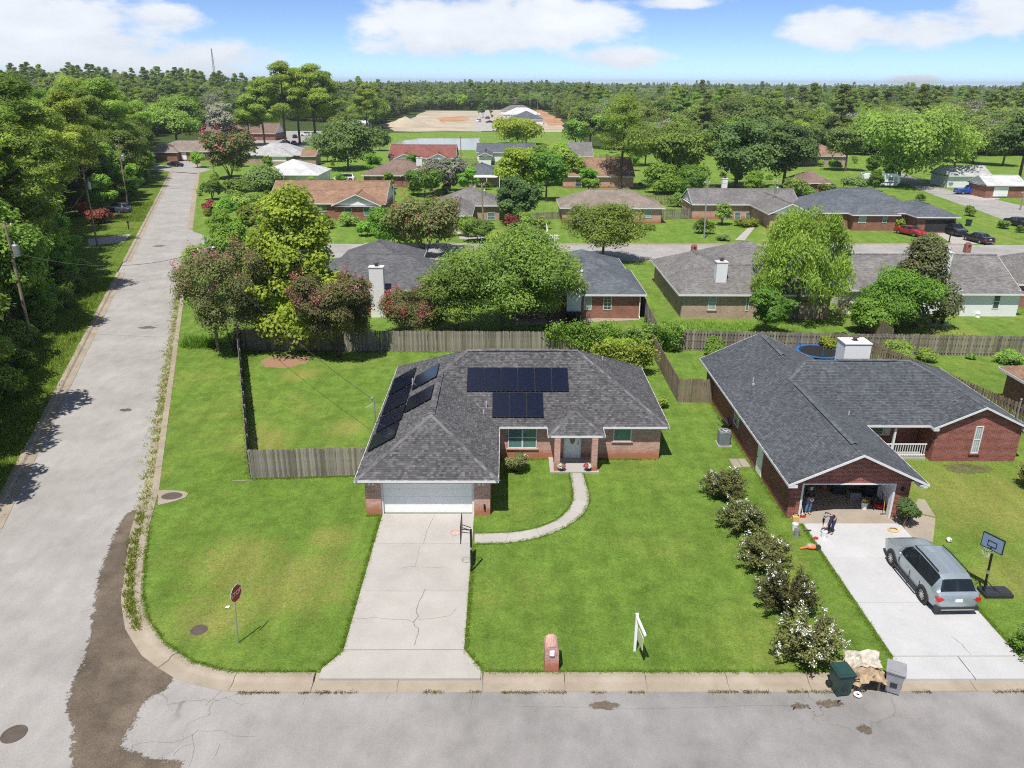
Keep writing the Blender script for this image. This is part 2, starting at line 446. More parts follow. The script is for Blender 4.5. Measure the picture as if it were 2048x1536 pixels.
m_grass('lawn_grass', (0.120, 0.207, 0.034), (0.186, 0.304, 0.053), (0.32, 0.335, 0.09), 0.49, 9.0, [(-9.3, 30, 2.8), (-12.6, 31.6, 2.6), (-8.6, 33.6, 1.3), (-12.3, 27.6, 1.7), (26, 38, 4.5), (23.5, 30, 2.2), (-10.5, 47, 1.6), (-16, 57, 1.6), (-15.5, 45, 2.2), (40, 68, 4), (45, 118, 6), (50, 124, 4)])
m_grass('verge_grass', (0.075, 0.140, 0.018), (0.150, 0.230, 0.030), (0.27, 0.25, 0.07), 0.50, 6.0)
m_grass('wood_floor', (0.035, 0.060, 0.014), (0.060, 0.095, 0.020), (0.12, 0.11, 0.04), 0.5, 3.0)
m_asphalt('asphalt', (0.275, 0.263, 0.253), (0.352, 0.338, 0.326))
m_asphalt('asphalt_street', (0.212, 0.204, 0.200), (0.285, 0.275, 0.268))
m_asphalt('asphalt_near', (0.285, 0.270, 0.257), (0.362, 0.345, 0.330), 1.0, (0.205, 0.196, 0.191), (0.28, 0.268, 0.262))
m_concrete('concrete', (0.355, 0.333, 0.308), (0.425, 0.40, 0.372))
m_concrete('gutter_concrete', (0.265, 0.22, 0.165), (0.37, 0.32, 0.255), (0.13, 0.10, 0.07), 0.6)
m_concrete('white_concrete', (0.415, 0.415, 0.42), (0.475, 0.475, 0.48), (0.31, 0.31, 0.31), 0.35)
m_concrete('tan_concrete', (0.27, 0.23, 0.185), (0.36, 0.31, 0.25), (0.2, 0.14, 0.09), 0.5)
m_brick('pink_brick', (0.42, 0.205, 0.165), (0.54, 0.31, 0.255), (0.50, 0.42, 0.38), (0.36, 0.115, 0.05))
m_brick('red_brick', (0.175, 0.042, 0.032), (0.29, 0.080, 0.058), (0.36, 0.27, 0.24))
m_brick('tan_brick', (0.33, 0.225, 0.165), (0.42, 0.30, 0.23), (0.45, 0.38, 0.32))
m_brick('dark_brick', (0.21, 0.075, 0.05), (0.30, 0.12, 0.08), (0.34, 0.26, 0.22))
m_shingle_geo('gray_shingle', (0.040, 0.039, 0.041), (0.090, 0.088, 0.092), (0.168, 0.165, 0.172))
m_shingle_geo('slate_shingle', (0.044, 0.049, 0.057), (0.080, 0.087, 0.098), (0.128, 0.138, 0.153))
for nm, a, b in (('roof_gray', (0.17, 0.16, 0.155), (0.26, 0.25, 0.245)), ('roof_dark', (0.105, 0.105, 0.115), (0.17, 0.17, 0.18)), ('roof_slate', (0.10, 0.115, 0.135), (0.17, 0.185, 0.21)),
                 ('roof_orange', (0.275, 0.165, 0.11), (0.385, 0.24, 0.165)), ('roof_tan', (0.25, 0.205, 0.17), (0.34, 0.285, 0.245)), ('roof_red', (0.22, 0.085, 0.07), (0.32, 0.13, 0.11)),
                 ('roof_brown', (0.20, 0.14, 0.11), (0.28, 0.20, 0.165)), ('roof_pale', (0.42, 0.42, 0.42), (0.55, 0.55, 0.55)), ('roof_white', (0.62, 0.62, 0.63), (0.72, 0.72, 0.73))):
    m_shingle_tex(nm, tuple(x * .8 for x in a), tuple(x * .8 for x in b))
m_siding('white_siding', (0.72, 0.73, 0.74))
m_siding('blue_siding', (0.50, 0.60, 0.68))
m_plain('white_trim', (0.64, 0.645, 0.65), 0.45, var=0.05)
m_plain('gray_trim', (0.42, 0.43, 0.44), 0.5)
m_plain('white_door', (0.80, 0.80, 0.78), 0.4, var=0.04)
m_plain('drywall', (0.40, 0.38, 0.35), 0.8)
m_plain('dark_interior', (0.03, 0.03, 0.032), 0.8)
m_glass('window_glass', (0.055, 0.075, 0.085))
m_glass('teal_glass', (0.11, 0.22, 0.21))
m_glass('blind_glass', (0.34, 0.40, 0.40), 0.15)
m_wood('fence_wood', (0.15, 0.13, 0.108), (0.285, 0.255, 0.218), .38)
m_wood('brown_fence_wood', (0.15, 0.115, 0.085), (0.26, 0.205, 0.155))
m_wood('pole_wood', (0.20, 0.15, 0.105), (0.34, 0.27, 0.20), 0.1)
m_wood('bark', (0.075, 0.055, 0.042), (0.17, 0.13, 0.10), 0.2)
m_wood('pale_bark', (0.22, 0.18, 0.14), (0.40, 0.34, 0.28), 0.2)
m_plain('galvanized', (0.42, 0.44, 0.45), 0.45, 0.6)
m_plain('black_metal', (0.02, 0.02, 0.022), 0.4, 0.3)
m_plain('dark_plastic', (0.03, 0.032, 0.036), 0.5)
m_plain('rubber', (0.018, 0.018, 0.018), 0.8)
m_plain('alloy', (0.55, 0.56, 0.57), 0.3, 0.8)
m_plain('chrome', (0.7, 0.7, 0.7), 0.15, 1.0)
m_plain('iron', (0.12, 0.095, 0.08), 0.7, 0.3)
m_plain('red_paint', (0.45, 0.02, 0.02), 0.4)
m_plain('orange_paint', (0.75, 0.20, 0.06), 0.45)
m_plain('white_paint', (0.82, 0.82, 0.82), 0.45, var=0.04)
m_plain('bucket_white', (0.75, 0.76, 0.78), 0.4)
m_plain('blue_plastic', (0.025, 0.12, 0.34), 0.4)
m_plain('yellow_plastic', (0.62, 0.42, 0.06), 0.5)
m_plain('tan_plastic', (0.60, 0.42, 0.16), 0.5)
m_plain('green_bin', (0.018, 0.055, 0.05), 0.45)
m_plain('gray_bin', (0.26, 0.26, 0.275), 0.5)
m_plain('cardboard', (0.36, 0.265, 0.17), 0.8, var=0.25, scale=6)
m_plain('tarp', (0.46, 0.42, 0.36), 0.7, var=0.2, scale=4)
m_plain('ac_gray', (0.16, 0.185, 0.205), 0.5)
m_plain('cable', (0.04, 0.04, 0.04), 0.6)
m_plain('skin', (0.50, 0.29, 0.20), 0.5)
m_plain('jeans', (0.10, 0.18, 0.32), 0.8)
m_plain('navy', (0.025, 0.028, 0.075), 0.8)
m_plain('black_cloth', (0.012, 0.012, 0.014), 0.8)
m_plain('gray_cloth', (0.22, 0.25, 0.26), 0.8)
m_plain('pale_blue_metal', (0.17, 0.24, 0.33), 0.4)
m_plain('straw', (0.27, 0.165, 0.095), 0.9, var=0.4, scale=14)
m_plain('sand', (0.40, 0.34, 0.26), 0.9, var=0.2, scale=0.06)
m_plain('red_clay', (0.40, 0.22, 0.12), 0.9, var=0.25, scale=0.05)
m_plain('soil', (0.24, 0.17, 0.11), 0.95, var=0.35, scale=1.5)
def _solar():
    t = NT('solar_cell'); b = t.n('ShaderNodeTexBrick'); b.offset = 0.0
    b.inputs['Scale'].default_value = 1.0; b.inputs['Brick Width'].default_value = 0.165; b.inputs['Row Height'].default_value = 0.165; b.inputs['Mortar Size'].default_value = 0.003
    b.inputs['Color1'].default_value = (0.006, 0.008, 0.020, 1); b.inputs['Color2'].default_value = (0.007, 0.010, 0.026, 1); b.inputs['Mortar'].default_value = (0.012, 0.014, 0.022, 1)
    t.l(t.co('UV'), b.inputs['Vector']); t.base(b.outputs['Color']); t.set(0.16, 0, 0.45); MATS['solar_cell'] = t.mat
_solar()
def _silt():
    t = NT('silt'); c = t.ramp(t.noise(0.5, 4, 0.6), [(0.3, (0.084, 0.065, 0.047)), (0.7, (0.170, 0.135, 0.099))])
    c = t.mix(0.85, c, t.ramp(t.noise(24, 3, 0.8), [(0.3, 0.45), (0.7, 1.6)]), 'MULTIPLY')
    c = t.mix(0.5, c, t.ramp(t.noise(0.9, 5, 0.7), [(0.32, 0.55), (0.5, 1.0), (0.7, 1.45)]), 'MULTIPLY')
    t.base(c); t.set(0.42, 0, 0.35); t.bump(t.noise(24, 3), 0.4, 0.015); MATS['silt'] = t.mat
    fa = t.n('ShaderNodeAttribute', attribute_name='fade'); tr = t.n('ShaderNodeBsdfTransparent'); ms = t.n('ShaderNodeMixShader')
    k = t.math('ADD', fa.outputs['Fac'], t.math('MULTIPLY', t.math('SUBTRACT', t.noise(4.5, 6, 0.8), 0.5), 2.2))
    t.l(t.maprange(k, 0.35, 0.62, 0, 1), ms.inputs[0]); t.l(tr.outputs[0], ms.inputs[1]); t.l(t.p.outputs[0], ms.inputs[2]); t.l(ms.outputs[0], t.out.inputs[0])
_silt()
def _water():
    t = NT('pond_water'); t.base((0.30, 0.33, 0.30)); t.set(0.12, 0, 0.5); t.bump(t.noise(0.6, 3), 0.1, 0.05); MATS['pond_water'] = t.mat
_water()
m_leaf('leaf_oak', (0.094, 0.152, 0.032), (0.332, 0.462, 0.091))
m_leaf('leaf_bright', (0.095, 0.190, 0.025), (0.281, 0.471, 0.067), 0.42)
m_leaf('leaf_yellow', (0.132, 0.202, 0.022), (0.420, 0.526, 0.067), 0.42)
m_leaf('leaf_dark', (0.055, 0.098, 0.033), (0.191, 0.284, 0.081), 0.25, 0.6, 0.15)
m_leaf('leaf_magnolia', (0.038, 0.070, 0.025), (0.177, 0.177, 0.062), 0.12, 0.5, 0.25)
m_leaf('leaf_willow', (0.129, 0.201, 0.029), (0.323, 0.431, 0.079), 0.42)
m_leaf('leaf_crape', (0.084, 0.086, 0.034), (0.222, 0.240, 0.078), 0.28, hue=0.02)
m_leaf('leaf_pine', (0.125, 0.193, 0.032), (0.402, 0.523, 0.087), 0.42, hue=0.02)
m_leaf('leaf_forest', (0.101, 0.145, 0.046), (0.332, 0.430, 0.120), 0.42, hue=0.022)
m_leaf('leaf_gray', (0.156, 0.162, 0.120), (0.312, 0.312, 0.240), 0.1)
m_leaf('leaf_red', (0.160, 0.035, 0.030), (0.340, 0.090, 0.070), 0.25)
m_leaf('petal_pink', (0.420, 0.100, 0.150), (0.700, 0.320, 0.360), 0.3, hue=0.015)
m_leaf('petal_white', (0.700, 0.700, 0.680), (0.880, 0.880, 0.860), 0.2, hue=0.0)
m_leaf('petal_red', (0.450, 0.050, 0.100), (0.700, 0.160, 0.220), 0.3, hue=0.01)
m_leaf('lawn_blade', (0.115, 0.205, 0.018), (0.255, 0.365, 0.045), 0.3, hue=0.01)
m_leaf('dry_weed', (0.130, 0.125, 0.035), (0.300, 0.280, 0.080), 0.2)
m_leaf('weed_leaf', (0.098, 0.155, 0.016), (0.276, 0.328, 0.046), 0.3)
m_plain('solar_frame', (.007, .008, .012), .45, 0, .3)
m_plain('crack_dark', (.15, .14, .13), .9)
m_plain('panel_print', (.52, .55, .34), .5)
m_plain('tarp_soft', (.5, .46, .4), .8)
K = MATS
# ------------------------------------------------------------------ ground, roads, kerbs, drives
def PW(px, py, Y):
    """point of the vertical plane y = Y seen at a photograph pixel"""
    d = _f * FPX + _r * (px - IW / 2) - _u * (py - IH / 2)
    t = Y / d.y
    return Vector((d.x * t, Y, CZ + d.z * t))
XR = lambda Y: -19.2 - 0.352 * (Y - 38.4)
XL = lambda Y: -27.9 - 0.345 * (Y - 38.3)
R_ = random.Random(11)

def sheet(name, pts, z, mat, parent=None):
    m = MB(); m.prism([(p[0], p[1]) for p in pts], z - 0.003, z, 0)
    o = m.build(name, K[mat], parent)
    if parent is None: o['kind'] = 'structure'
    return o
def rough_poly(pts, amp=0.15, step=0.4, seed=1):
    r = random.Random(seed); out = []
    for i in range(len(pts)):
        a, b = Vector(pts[i][:2]), Vector(pts[(i + 1) % len(pts)][:2])
        n = max(1, int((b - a).length / step))
        for k in range(n):
            p = a.lerp(b, k / n); out.append((p.x + r.uniform(-amp, amp), p.y + r.uniform(-amp, amp)))
    return out
def faded(name, pts, z, mat, w=0.45, core=1.0):
    """a sheet with a rim over which its material thins out"""
    pts = [Vector((p[0], p[1], z)) for p in pts]; n = len(pts)
    if sum(pts[i].x * pts[(i + 1) % n].y - pts[(i + 1) % n].x * pts[i].y for i in range(n)) < 0: pts = pts[::-1]
    out = []
    for i in range(n):
        d = (pts[(i + 1) % n] - pts[i - 1]); out.append(pts[i] + Vector((d.y, -d.x, 0)).normalized() * w)
    m = MB(); m.v = [tuple(p) for p in pts + out]; m.f = [tuple(range(n))] + [(i, n + i, n + (i + 1) % n, (i + 1) % n) for i in range(n)]; m.m = [0] * (n + 1)
    o = m.build(name, K[mat]); a = o.data.attributes.new('fade', 'FLOAT', 'POINT'); a.data.foreach_set('value', [core] * n + [0.0] * n); o['kind'] = 'structure'; return o

def far_ground(x, y):
    """the land is flat, with low wooded rises far off"""
    g = 15.0 * math.exp(-(((x + 330) / 150.0) ** 2 + ((y - 640) / 190.0) ** 2))
    g = max(0.0, g - 0.9)
    g += 5.0 * (1 - math.exp(-max(0, y - 1100) / 900.0)) * (0.7 + 0.45 * math.sin(x / 520.0 + 1.2))
    return g
def build_ground():
    xs = [-6000, -3500, -2200, -1500] + list(range(-1000, 1001, 50)) + [1500, 2200, 3500, 6000]
    ys = [-300, 0] + list(range(100, 1001, 50)) + list(range(1100, 2601, 150)) + [3500, 5000, 9000]
    v = [(x, y, -0.16 + (far_ground(x, y) if y > 300 else 0)) for y in ys for x in xs]
    nx = len(xs)
    f = [(j * nx + i, j * nx + i + 1, (j + 1) * nx + i + 1, (j + 1) * nx + i) for j in range(len(ys) - 1) for i in range(nx - 1)]
    m = MB(); m.v = v; m.f = f; m.m = [0] * len(f)
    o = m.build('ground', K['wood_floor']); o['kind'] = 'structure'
build_ground()
CORNER = [(XR(60), 60), (XR(50), 50), (-19.3, 38.57), (-18.25, 34.87), (-17.2, 31.9), (-16.15, 29.2), (-15.1, 27.3), (-13.75, 25.75), (-12.2, 24.7), (-10.6, 24.15), (-9.0, 24.09)]
m = MB()
m.prism(CORNER + [(170, 24.09), (170, 300), (XR(300), 300), (XR(120), 120)], -0.15, 0.0)
o = m.build('lawn', K['lawn_grass']); o['kind'] = 'structure'
m = MB()
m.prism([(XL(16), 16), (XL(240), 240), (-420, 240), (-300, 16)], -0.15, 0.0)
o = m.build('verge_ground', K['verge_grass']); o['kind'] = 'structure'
sheet('main_road', [(XL(-5) - 1, -5), (XL(240) - .3, 240), (XR(240) + .3, 240), (XR(60) + .3, 60), (-19.0, 38.6), (-16.0, 30), (-13.5, 25.0), (-8, 24.3), (-8, -5)], -0.124, 'asphalt_near')
sheet('front_street', [(-8, 24.3), (170, 24.3), (170, -5), (-8, -5)], -0.124, 'asphalt_near')

KPROF = [(-0.02, -0.14), (0.0, 0.018), (0.28, 0.022), (0.33, 0.010), (0.44, -0.082), (0.90, -0.108), (0.905, -0.14)]
KLOW = [(-0.02, -0.14), (0.0, 0.004), (0.12, -0.01), (0.34, -0.082), (0.90, -0.108), (0.905, -0.14)]
def kerb_run(pts, side, parent, seg=3.05, prof=KPROF, mat='gutter_concrete', gap=0.012):
    pts = [Vector((p[0], p[1], 0)) for p in pts]
    # resample the polyline
    L = [0]
    for i in range(1, len(pts)): L.append(L[-1] + (pts[i] - pts[i - 1]).length)
    def at(s):
        s = min(max(s, 0), L[-1])
        for i in range(1, len(pts)):
            if s <= L[i] + 1e-6:
                d = pts[i] - pts[i - 1]; return pts[i - 1] + d * ((s - L[i - 1]) / max(d.length, 1e-6)), d.normalized()
        return pts[-1], (pts[-1] - pts[-2]).normalized()
    n = max(1, round(L[-1] / seg)); step = L[-1] / n
    for i in range(n):
        m = MB(); rings = []
        wob = R_.uniform(-0.012, 0.012)
        for k in range(4):
            s = i * step + gap + (step - 2 * gap) * k / 3
            p, d = at(s); d2 = (at(s + 0.5)[0] - at(s - 0.5)[0]).normalized()
            nrm = Vector((-d2.y, d2.x, 0)) * side
            rings.append([p + nrm * a + Vector((0, 0, z + wob)) for a, z in prof])
        base = len(m.v)
        for r in rings: m.v += [tuple(q) for q in r]
        w = len(prof)
        for k in range(3):
            for j in range(w - 1):
                a = base + k * w + j; f = (a, a + 1, a + w + 1, a + w)
                m.f.append(f if side < 0 else f[::-1]); m.m.append(0)
        m.f.append(tuple(base + j for j in range(w))); m.m.append(0)
        m.f.append(tuple(base + 3 * w + j for j in range(w))); m.m.append(0)
        o = m.build('kerb_segment', K[mat], parent)
kerb = struct('kerb')
kerb_run([(XR(116), 116), (XR(60), 60)] , 1, kerb) if False else None
kerb_run([(XR(300), 300), (XR(122), 122)], -1, kerb, 8.0)
kerb_run([(XR(107), 107), (XR(60), 60), (-19.3, 38.57)], -1, kerb)
kerb_run(CORNER[2:] + [(-7.3, 24.09)], -1, kerb)
kerb_run([(-7.28, 24.09), (-0.86, 24.09)], -1, kerb, prof=KLOW)
kerb_run([(-0.84, 24.09), (14.7, 24.09)], -1, kerb)
kerb_run([(14.72, 24.09), (20.9, 24.09)], -1, kerb, prof=KLOW)
kerb_run([(20.92, 24.09), (32, 24.09)], -1, kerb)
kerb_run([(XL(20), 20), (XL(92), 92)], -1, kerb)
kerb_run([(XL(98), 98), (XL(235), 235)], -1, kerb, 8.0)

def slab(parent, pts, z=0.03, mat='concrete', name='slab', inset=0.012):
    c = sum((Vector((p[0], p[1], 0)) for p in pts), Vector()) / len(pts)
    q = []
    for p in pts:
        v = Vector((p[0], p[1], 0)); d = (c - v); q.append(v + d.normalized() * inset)
    m = MB(); m.prism([(p.x, p.y) for p in q], -0.12, z); return m.build(name, K[mat], parent)
def crack(parent, pxs, z, w=0.02, mat='crack_dark', jit=0.022):
    w *= .7
    pts = []
    for a, b in zip(pxs[:-1], pxs[1:]):
        A, B = P(*a, z), P(*b, z); n = max(2, int((B - A).length / 0.18))
        for k in range(n):
            p = A.lerp(B, k / n); pts.append(p + Vector((R_.uniform(-jit, jit), R_.uniform(-jit, jit), 0)))
    pts.append(P(*pxs[-1], z)); m = MB()
    for i in range(len(pts) - 1):
        d = (pts[i + 1] - pts[i]); nn = Vector((-d.y, d.x, 0)).normalized()
        w0, w1 = w * R_.uniform(.4, 1), w * R_.uniform(.4, 1)
        m.poly([pts[i] - nn * w0 / 2, pts[i + 1] - nn * w1 / 2, pts[i + 1] + nn * w1 / 2, pts[i] + nn * w0 / 2][::-1] if False else [pts[i] + nn * w0 / 2, pts[i] - nn * w0 / 2, pts[i + 1] - nn * w1 / 2, pts[i + 1] + nn * w1 / 2])
    return m.build('crack', K[mat], parent)
drive = struct('driveway')
dj = [35.98, 33.11, 29.25, 25.38]
for a, b in zip(dj[:-1], dj[1:]): slab(drive, [(-6.48, a), (-1.64, a), (-1.64, b), (-6.48, b)], 0.03)
slab(drive, [(-6.46, 25.36), (-1.62, 25.36), (-0.93, 24.3), (-0.93, 23.76), (-7.12, 23.76), (-7.12, 24.3)], 0.022)
Z4 = lambda l: [(640 + a / 4, 940 + b / 4) for a, b in l]
for l, w in (([(920, 355), (880, 430), (850, 500), (830, 590)], .03), ([(795, 605), (780, 690), (760, 775)], .018), ([(640, 785), (720, 772), (890, 780), (1010, 785)], .018),
             ([(850, 950), (825, 985), (785, 1080), (770, 1140), (785, 1170), (750, 1220), (760, 1245), (790, 1270), (780, 1320), (755, 1400)], .05),
             ([(270, 1195), (430, 1180), (580, 1195), (690, 1195), (750, 1215)], .026), ([(790, 1195), (870, 1190), (1040, 1165), (1090, 1110)], .024)):
    crack(drive, Z4(l), 0.034, w)
path = struct('garden_path')
outer = [(949, 1088), (1010, 1087), (1080, 1075), (1130, 1055), (1165, 1030), (1178, 1003), (1174, 975), (1166, 947)]
inner = [(949, 1068), (1018, 1066), (1073, 1057), (1113, 1041), (1136, 1020), (1146, 1000), (1145, 975), (1140, 947)]
for i in range(7):
    o0, o1, i0, i1 = P(*outer[i]), P(*outer[i + 1]), P(*inner[i]), P(*inner[i + 1])
    om, im = (o0 + o1) / 2, (i0 + i1) / 2
    if 1 <= i <= 5:
        om += (om - im).normalized() * 0.07; im += (om - im).normalized() * 0.05
    slab(path, [o0, om, o1, i1, im, i0], 0.03, inset=0.006)
ndrive = struct('white_driveway')
nj = [35.05, P(1650, 1117).y, P(1700, 1206).y, P(1780, 1313).y]
for a, b in zip(nj[:-1], nj[1:]):
    slab(ndrive, [(15.42, a), (20.45, a), (20.45, b), (15.42, b)], 0.03, 'white_concrete')
slab(ndrive, [(15.42, nj[3] - .02), (18.0, nj[3] - .02), (18.0, 23.7), (15.0, 23.7), (15.0, 24.2)], 0.024, 'white_concrete')
slab(ndrive, [(18.02, nj[3] - .02), (20.5, nj[3] - .02), (21.0, 24.2), (21.0, 23.7), (18.02, 23.7)], 0.024, 'white_concrete')
crack(ndrive, [(1903, 1272), (1925, 1290), (1942, 1310)], 0.034, .04)
npath = struct('side_path')
pp = [(1806, 1058), (1832, 1052), (1838, 1000), (1848, 1000), (1870, 1040)]
slab(npath, [P(1808, 1050), P(1836, 998), P(1850, 1000), P(1871, 1034), P(1832, 1026)], 0.026, 'tan_concrete')
slab(npath, [P(1808, 1052), P(1832, 1028), P(1871, 1037), P(1866, 1085), P(1846, 1080), P(1812, 1072)], 0.026, 'tan_concrete')
m = MB(); a, b, c, d = P(1457, 918), P(1490, 918), P(1502, 934), P(1468, 936)
for i, (u0, u1) in enumerate(((0, .48), (.52, 1.0))):
    q = [a.lerp(b, u0), a.lerp(b, u1), d.lerp(c, u1), d.lerp(c, u0)]
    st = struct('stepping_pad') if i == 0 else st
    slab(st, q, 0.03, 'tan_concrete', 'slab', 0.01)
# silt washed out of the gutter over the corner
silt = [(300, 1015), (272, 1022), (250, 1042), (228, 1095), (210, 1150), (198, 1205), (194, 1270), (186, 1300), (160, 1365), (147, 1412), (160, 1450), (158, 1536), (150, 1590), (352, 1590), (352, 1532), (300, 1530), (250, 1512), (226, 1500), (240, 1470), (262, 1425),
        (285, 1392), (322, 1375), (345, 1338), (330, 1318), (300, 1290), (292, 1250), (272, 1235), (262, 1180), (270, 1120), (285, 1060), (305, 1025)]
faded('silt_patch', rough_poly([P(*q, -0.12) for q in silt], 0.07, 0.3, 3), -0.118, 'silt')
for i, (x, y, a, b) in enumerate(((1208, 1411, .5, .15), (1600, 1412, .3, .1), (1660, 1408, .45, .14), (1730, 1458, .2, .16), (252, 820, .4, .25), (317, 492, .9, .5), (295, 655, .8, .4))):
    c = P(x, y, -0.12); r = random.Random(i)
    faded('leaf_litter', [(c.x + a * math.cos(t) * r.uniform(.6, 1.15), c.y + b * math.sin(t) * r.uniform(.6, 1.15)) for t in [k * math.tau / 18 for k in range(18)]], -0.1155, 'silt', .2, .62)
Z0 = lambda l: [(a / 4, 1152 + b / 4) for a, b in l]
ms = bpy.data.objects['main_road']; fs = bpy.data.objects['front_street']
for l in ([(1060, 1355), (1160, 1330), (1380, 1330), (1460, 1310), (1540, 1270), (1590, 1230)], [(1540, 1270), (1555, 1380), (1530, 1470), (1510, 1536)], [(1390, 1440), (1430, 1380), (1540, 1340)],
          [(1600, 1240), (1800, 1240), (1870, 1280), (2040, 1285)], [(1640, 1040), (1720, 970), (1815, 875)], [(1140, 945), (1190, 950), (1260, 1000)], [(640, 290), (775, 255)], [(680, 85), (800, 65)],
          [(1060, 1355), (1050, 1390)], [(1720, 1440), (1760, 1340)]):
    crack(ms, Z0(l), -0.1205, .022)
for l in ([(614, 1379), (606, 1410)], [(780, 1379), (771, 1405)], [(947, 1384), (940, 1420)], [(1120, 1384), (1130, 1410)], [(1250, 1382), (1252, 1392)], [(1444, 1388), (1455, 1408)], [(1600, 1388), (1610, 1405)],
          [(1024, 1414), (1120, 1413), (1230, 1418), (1400, 1415), (1540, 1410), (1690, 1413)]):
    crack(fs, l, -0.1205, .022)
# bare and strawy spots
for nme, pts, mat, sd in (('pine_straw_bed', [(520, 722), (545, 712), (590, 708), (622, 714), (612, 728), (570, 736), (530, 734)], 'straw', 5),):
    sheet(nme, rough_poly([P(*q) for q in pts], 0.12, 0.35, sd), 0.005, mat)

faded('bare_soil', rough_poly([P(*q) for q in [(1890, 932), (1930, 929), (1978, 936), (1974, 944), (1930, 946), (1900, 941)]], 0.12, 0.35, 6), 0.005, 'silt', .5, .5)
# ---- the further streets, laid over the lots
def strip(name, a_pts, b_pts, z, mat, parent=None):
    m = MB(); n = len(a_pts)
    for i in range(n - 1):
        q = [a_pts[i], a_pts[i + 1], b_pts[i + 1], b_pts[i]]
        m.poly([(p[0], p[1], z) for p in q])
    o = m.build(name, K[mat], parent)
    if o.data.polygons[0].normal.z < 0:
        o.data.flip_normals()
    if parent is None: o['kind'] = 'structure'
    return o
s2 = strip('cross_street', [(XR(120) - 1, 121), (-40, 111), (-20, 110), (20, 110), (74, 111), (170, 113)], [(XR(106) - 1, 107), (-38, 101.5), (-20, 100.5), (20, 100), (68, 102.2), (170, 104)], 0.006, 'asphalt')
k2 = struct('cross_street_kerb')
def flat_kerb(pa, pb, n, side, w=0.9):
    A, B = Vector((*pa, 0)), Vector((*pb, 0)); nn = (B - A).normalized(); nn = Vector((-nn.y, nn.x, 0)) * side
    for i in range(n):
        p, q = A.lerp(B, i / n), A.lerp(B, (i + .985) / n); m = MB()
        m.prism([(v.x, v.y) for v in (p, q, q + nn * w, p + nn * w)], 0.0, 0.03); m.build('kerb_segment', K['gutter_concrete'], k2)
flat_kerb((-20, 110), (20, 110), 8, 1); flat_kerb((20.1, 110), (66, 110.9), 9, 1)
flat_kerb((-20, 99.7), (20, 99.2), 8, 1); flat_kerb((20.1, 99.2), (75, 101.4), 9, 1)
e1 = [P(x, y) for x, y in ((1735, 343), (1770, 352), (1815, 368), (1862, 388), (1905, 403), (1960, 422), (2048, 455), (2110, 480))]
e2 = [P(x, y) for x, y in ((1800, 343), (1815, 350), (1845, 362), (1880, 375), (1930, 388), (1985, 398), (2048, 412), (2140, 432))]
strip('side_street', e1, e2, 0.007, 'asphalt')
strip('far_cross_road', [P(395, 347), P(300, 340), P(270, 330)], [P(425, 338), P(380, 334), P(310, 330)], 0.008, 'asphalt')
strip('west_drive', [P(175, 478), P(262, 468)], [P(178, 492), P(248, 484)], 0.006, 'concrete')
strip('parking_lot', [P(455, 268), P(560, 262), P(700, 262)], [P(500, 296), P(600, 294), P(665, 290)], 0.006, 'asphalt')
strip('rear_drive', [P(1865, 462), P(1905, 488)], [P(1902, 455), P(1975, 488)], 0.008, 'concrete')
strip('blue_house_drive', [P(1905, 390), P(1960, 402)], [P(1990, 390), P(2000, 398)], 0.009, 'concrete')
strip('back_patio', [P(1030, 636), P(1280, 628)], [P(1030, 652), P(1280, 640)], 0.02, 'tan_concrete')
strip('house_drive', [P(905, 445), P(920, 478)], [P(935, 445), P(970, 478)], 0.009, 'concrete')
strip('grey_house_walk', [P(1500, 452), P(1470, 480)], [P(1512, 452), P(1490, 480)], 0.009, 'concrete')
# building site far off: cleared earth, clay, pond
sheet('meadow_slope', [P(735, 266), P(700, 290), P(690, 310), P(1200, 310), P(1150, 268), P(1110, 262)], 0.006, 'lawn_grass')
sheet('site_road', [P(940, 263), P(985, 262), P(985, 240), P(978, 220), P(960, 220), P(955, 240)], 0.02, 'concrete')
sheet('site_ground', rough_poly([P(778, 263), P(960, 263), P(956, 222), P(850, 221), P(815, 240)], 2, 12, 2), 0.01, 'sand')
sheet('clay_ground', rough_poly([P(1095, 252), P(1128, 250), P(1118, 236), P(1080, 220), P(1060, 222)], 2, 12, 2), 0.012, 'red_clay')
sheet('graded_ground', rough_poly([P(985, 262), P(1130, 264), P(1125, 252), P(1060, 220), P(982, 220)], 2, 12, 2), 0.008, 'sand')
sheet('clay_patch', rough_poly([P(880, 246), P(940, 240), P(930, 232), P(870, 236)], 2, 9, 2), 0.014, 'red_clay')
m = MB()
def mound(px, py, r, h, mat, seed):
    c = P(px, py); m = MB(); rr = random.Random(seed); n = 14; rings = 5
    for j in range(rings + 1):
        for k in range(n):
            t = math.tau * k / n; q = j / rings
            m.v.append((c.x + math.cos(t) * r * q * rr.uniform(.85, 1.15), c.y + math.sin(t) * r * .7 * q, h * (1 - q) ** 1.1 * rr.uniform(.8, 1.2) - (0.1 if j == rings else 0)))
    for j in range(rings):
        for k in range(n):
            m.f.append((j * n + k, (j + 1) * n + k, (j + 1) * n + (k + 1) % n, j * n + (k + 1) % n)); m.m.append(0)
    o = m.build('spoil_mound', K[mat], smooth=True); o['kind'] = 'structure'; return o
mound(812, 252, 17, 4.2, 'sand', 1); mound(850, 248, 12, 1.8, 'sand', 2)
sheet('pond', rough_poly([P(795, 284), P(835, 277), P(960, 277), P(962, 300), P(800, 302)], .8, 5, 8), 0.03, 'pond_water')

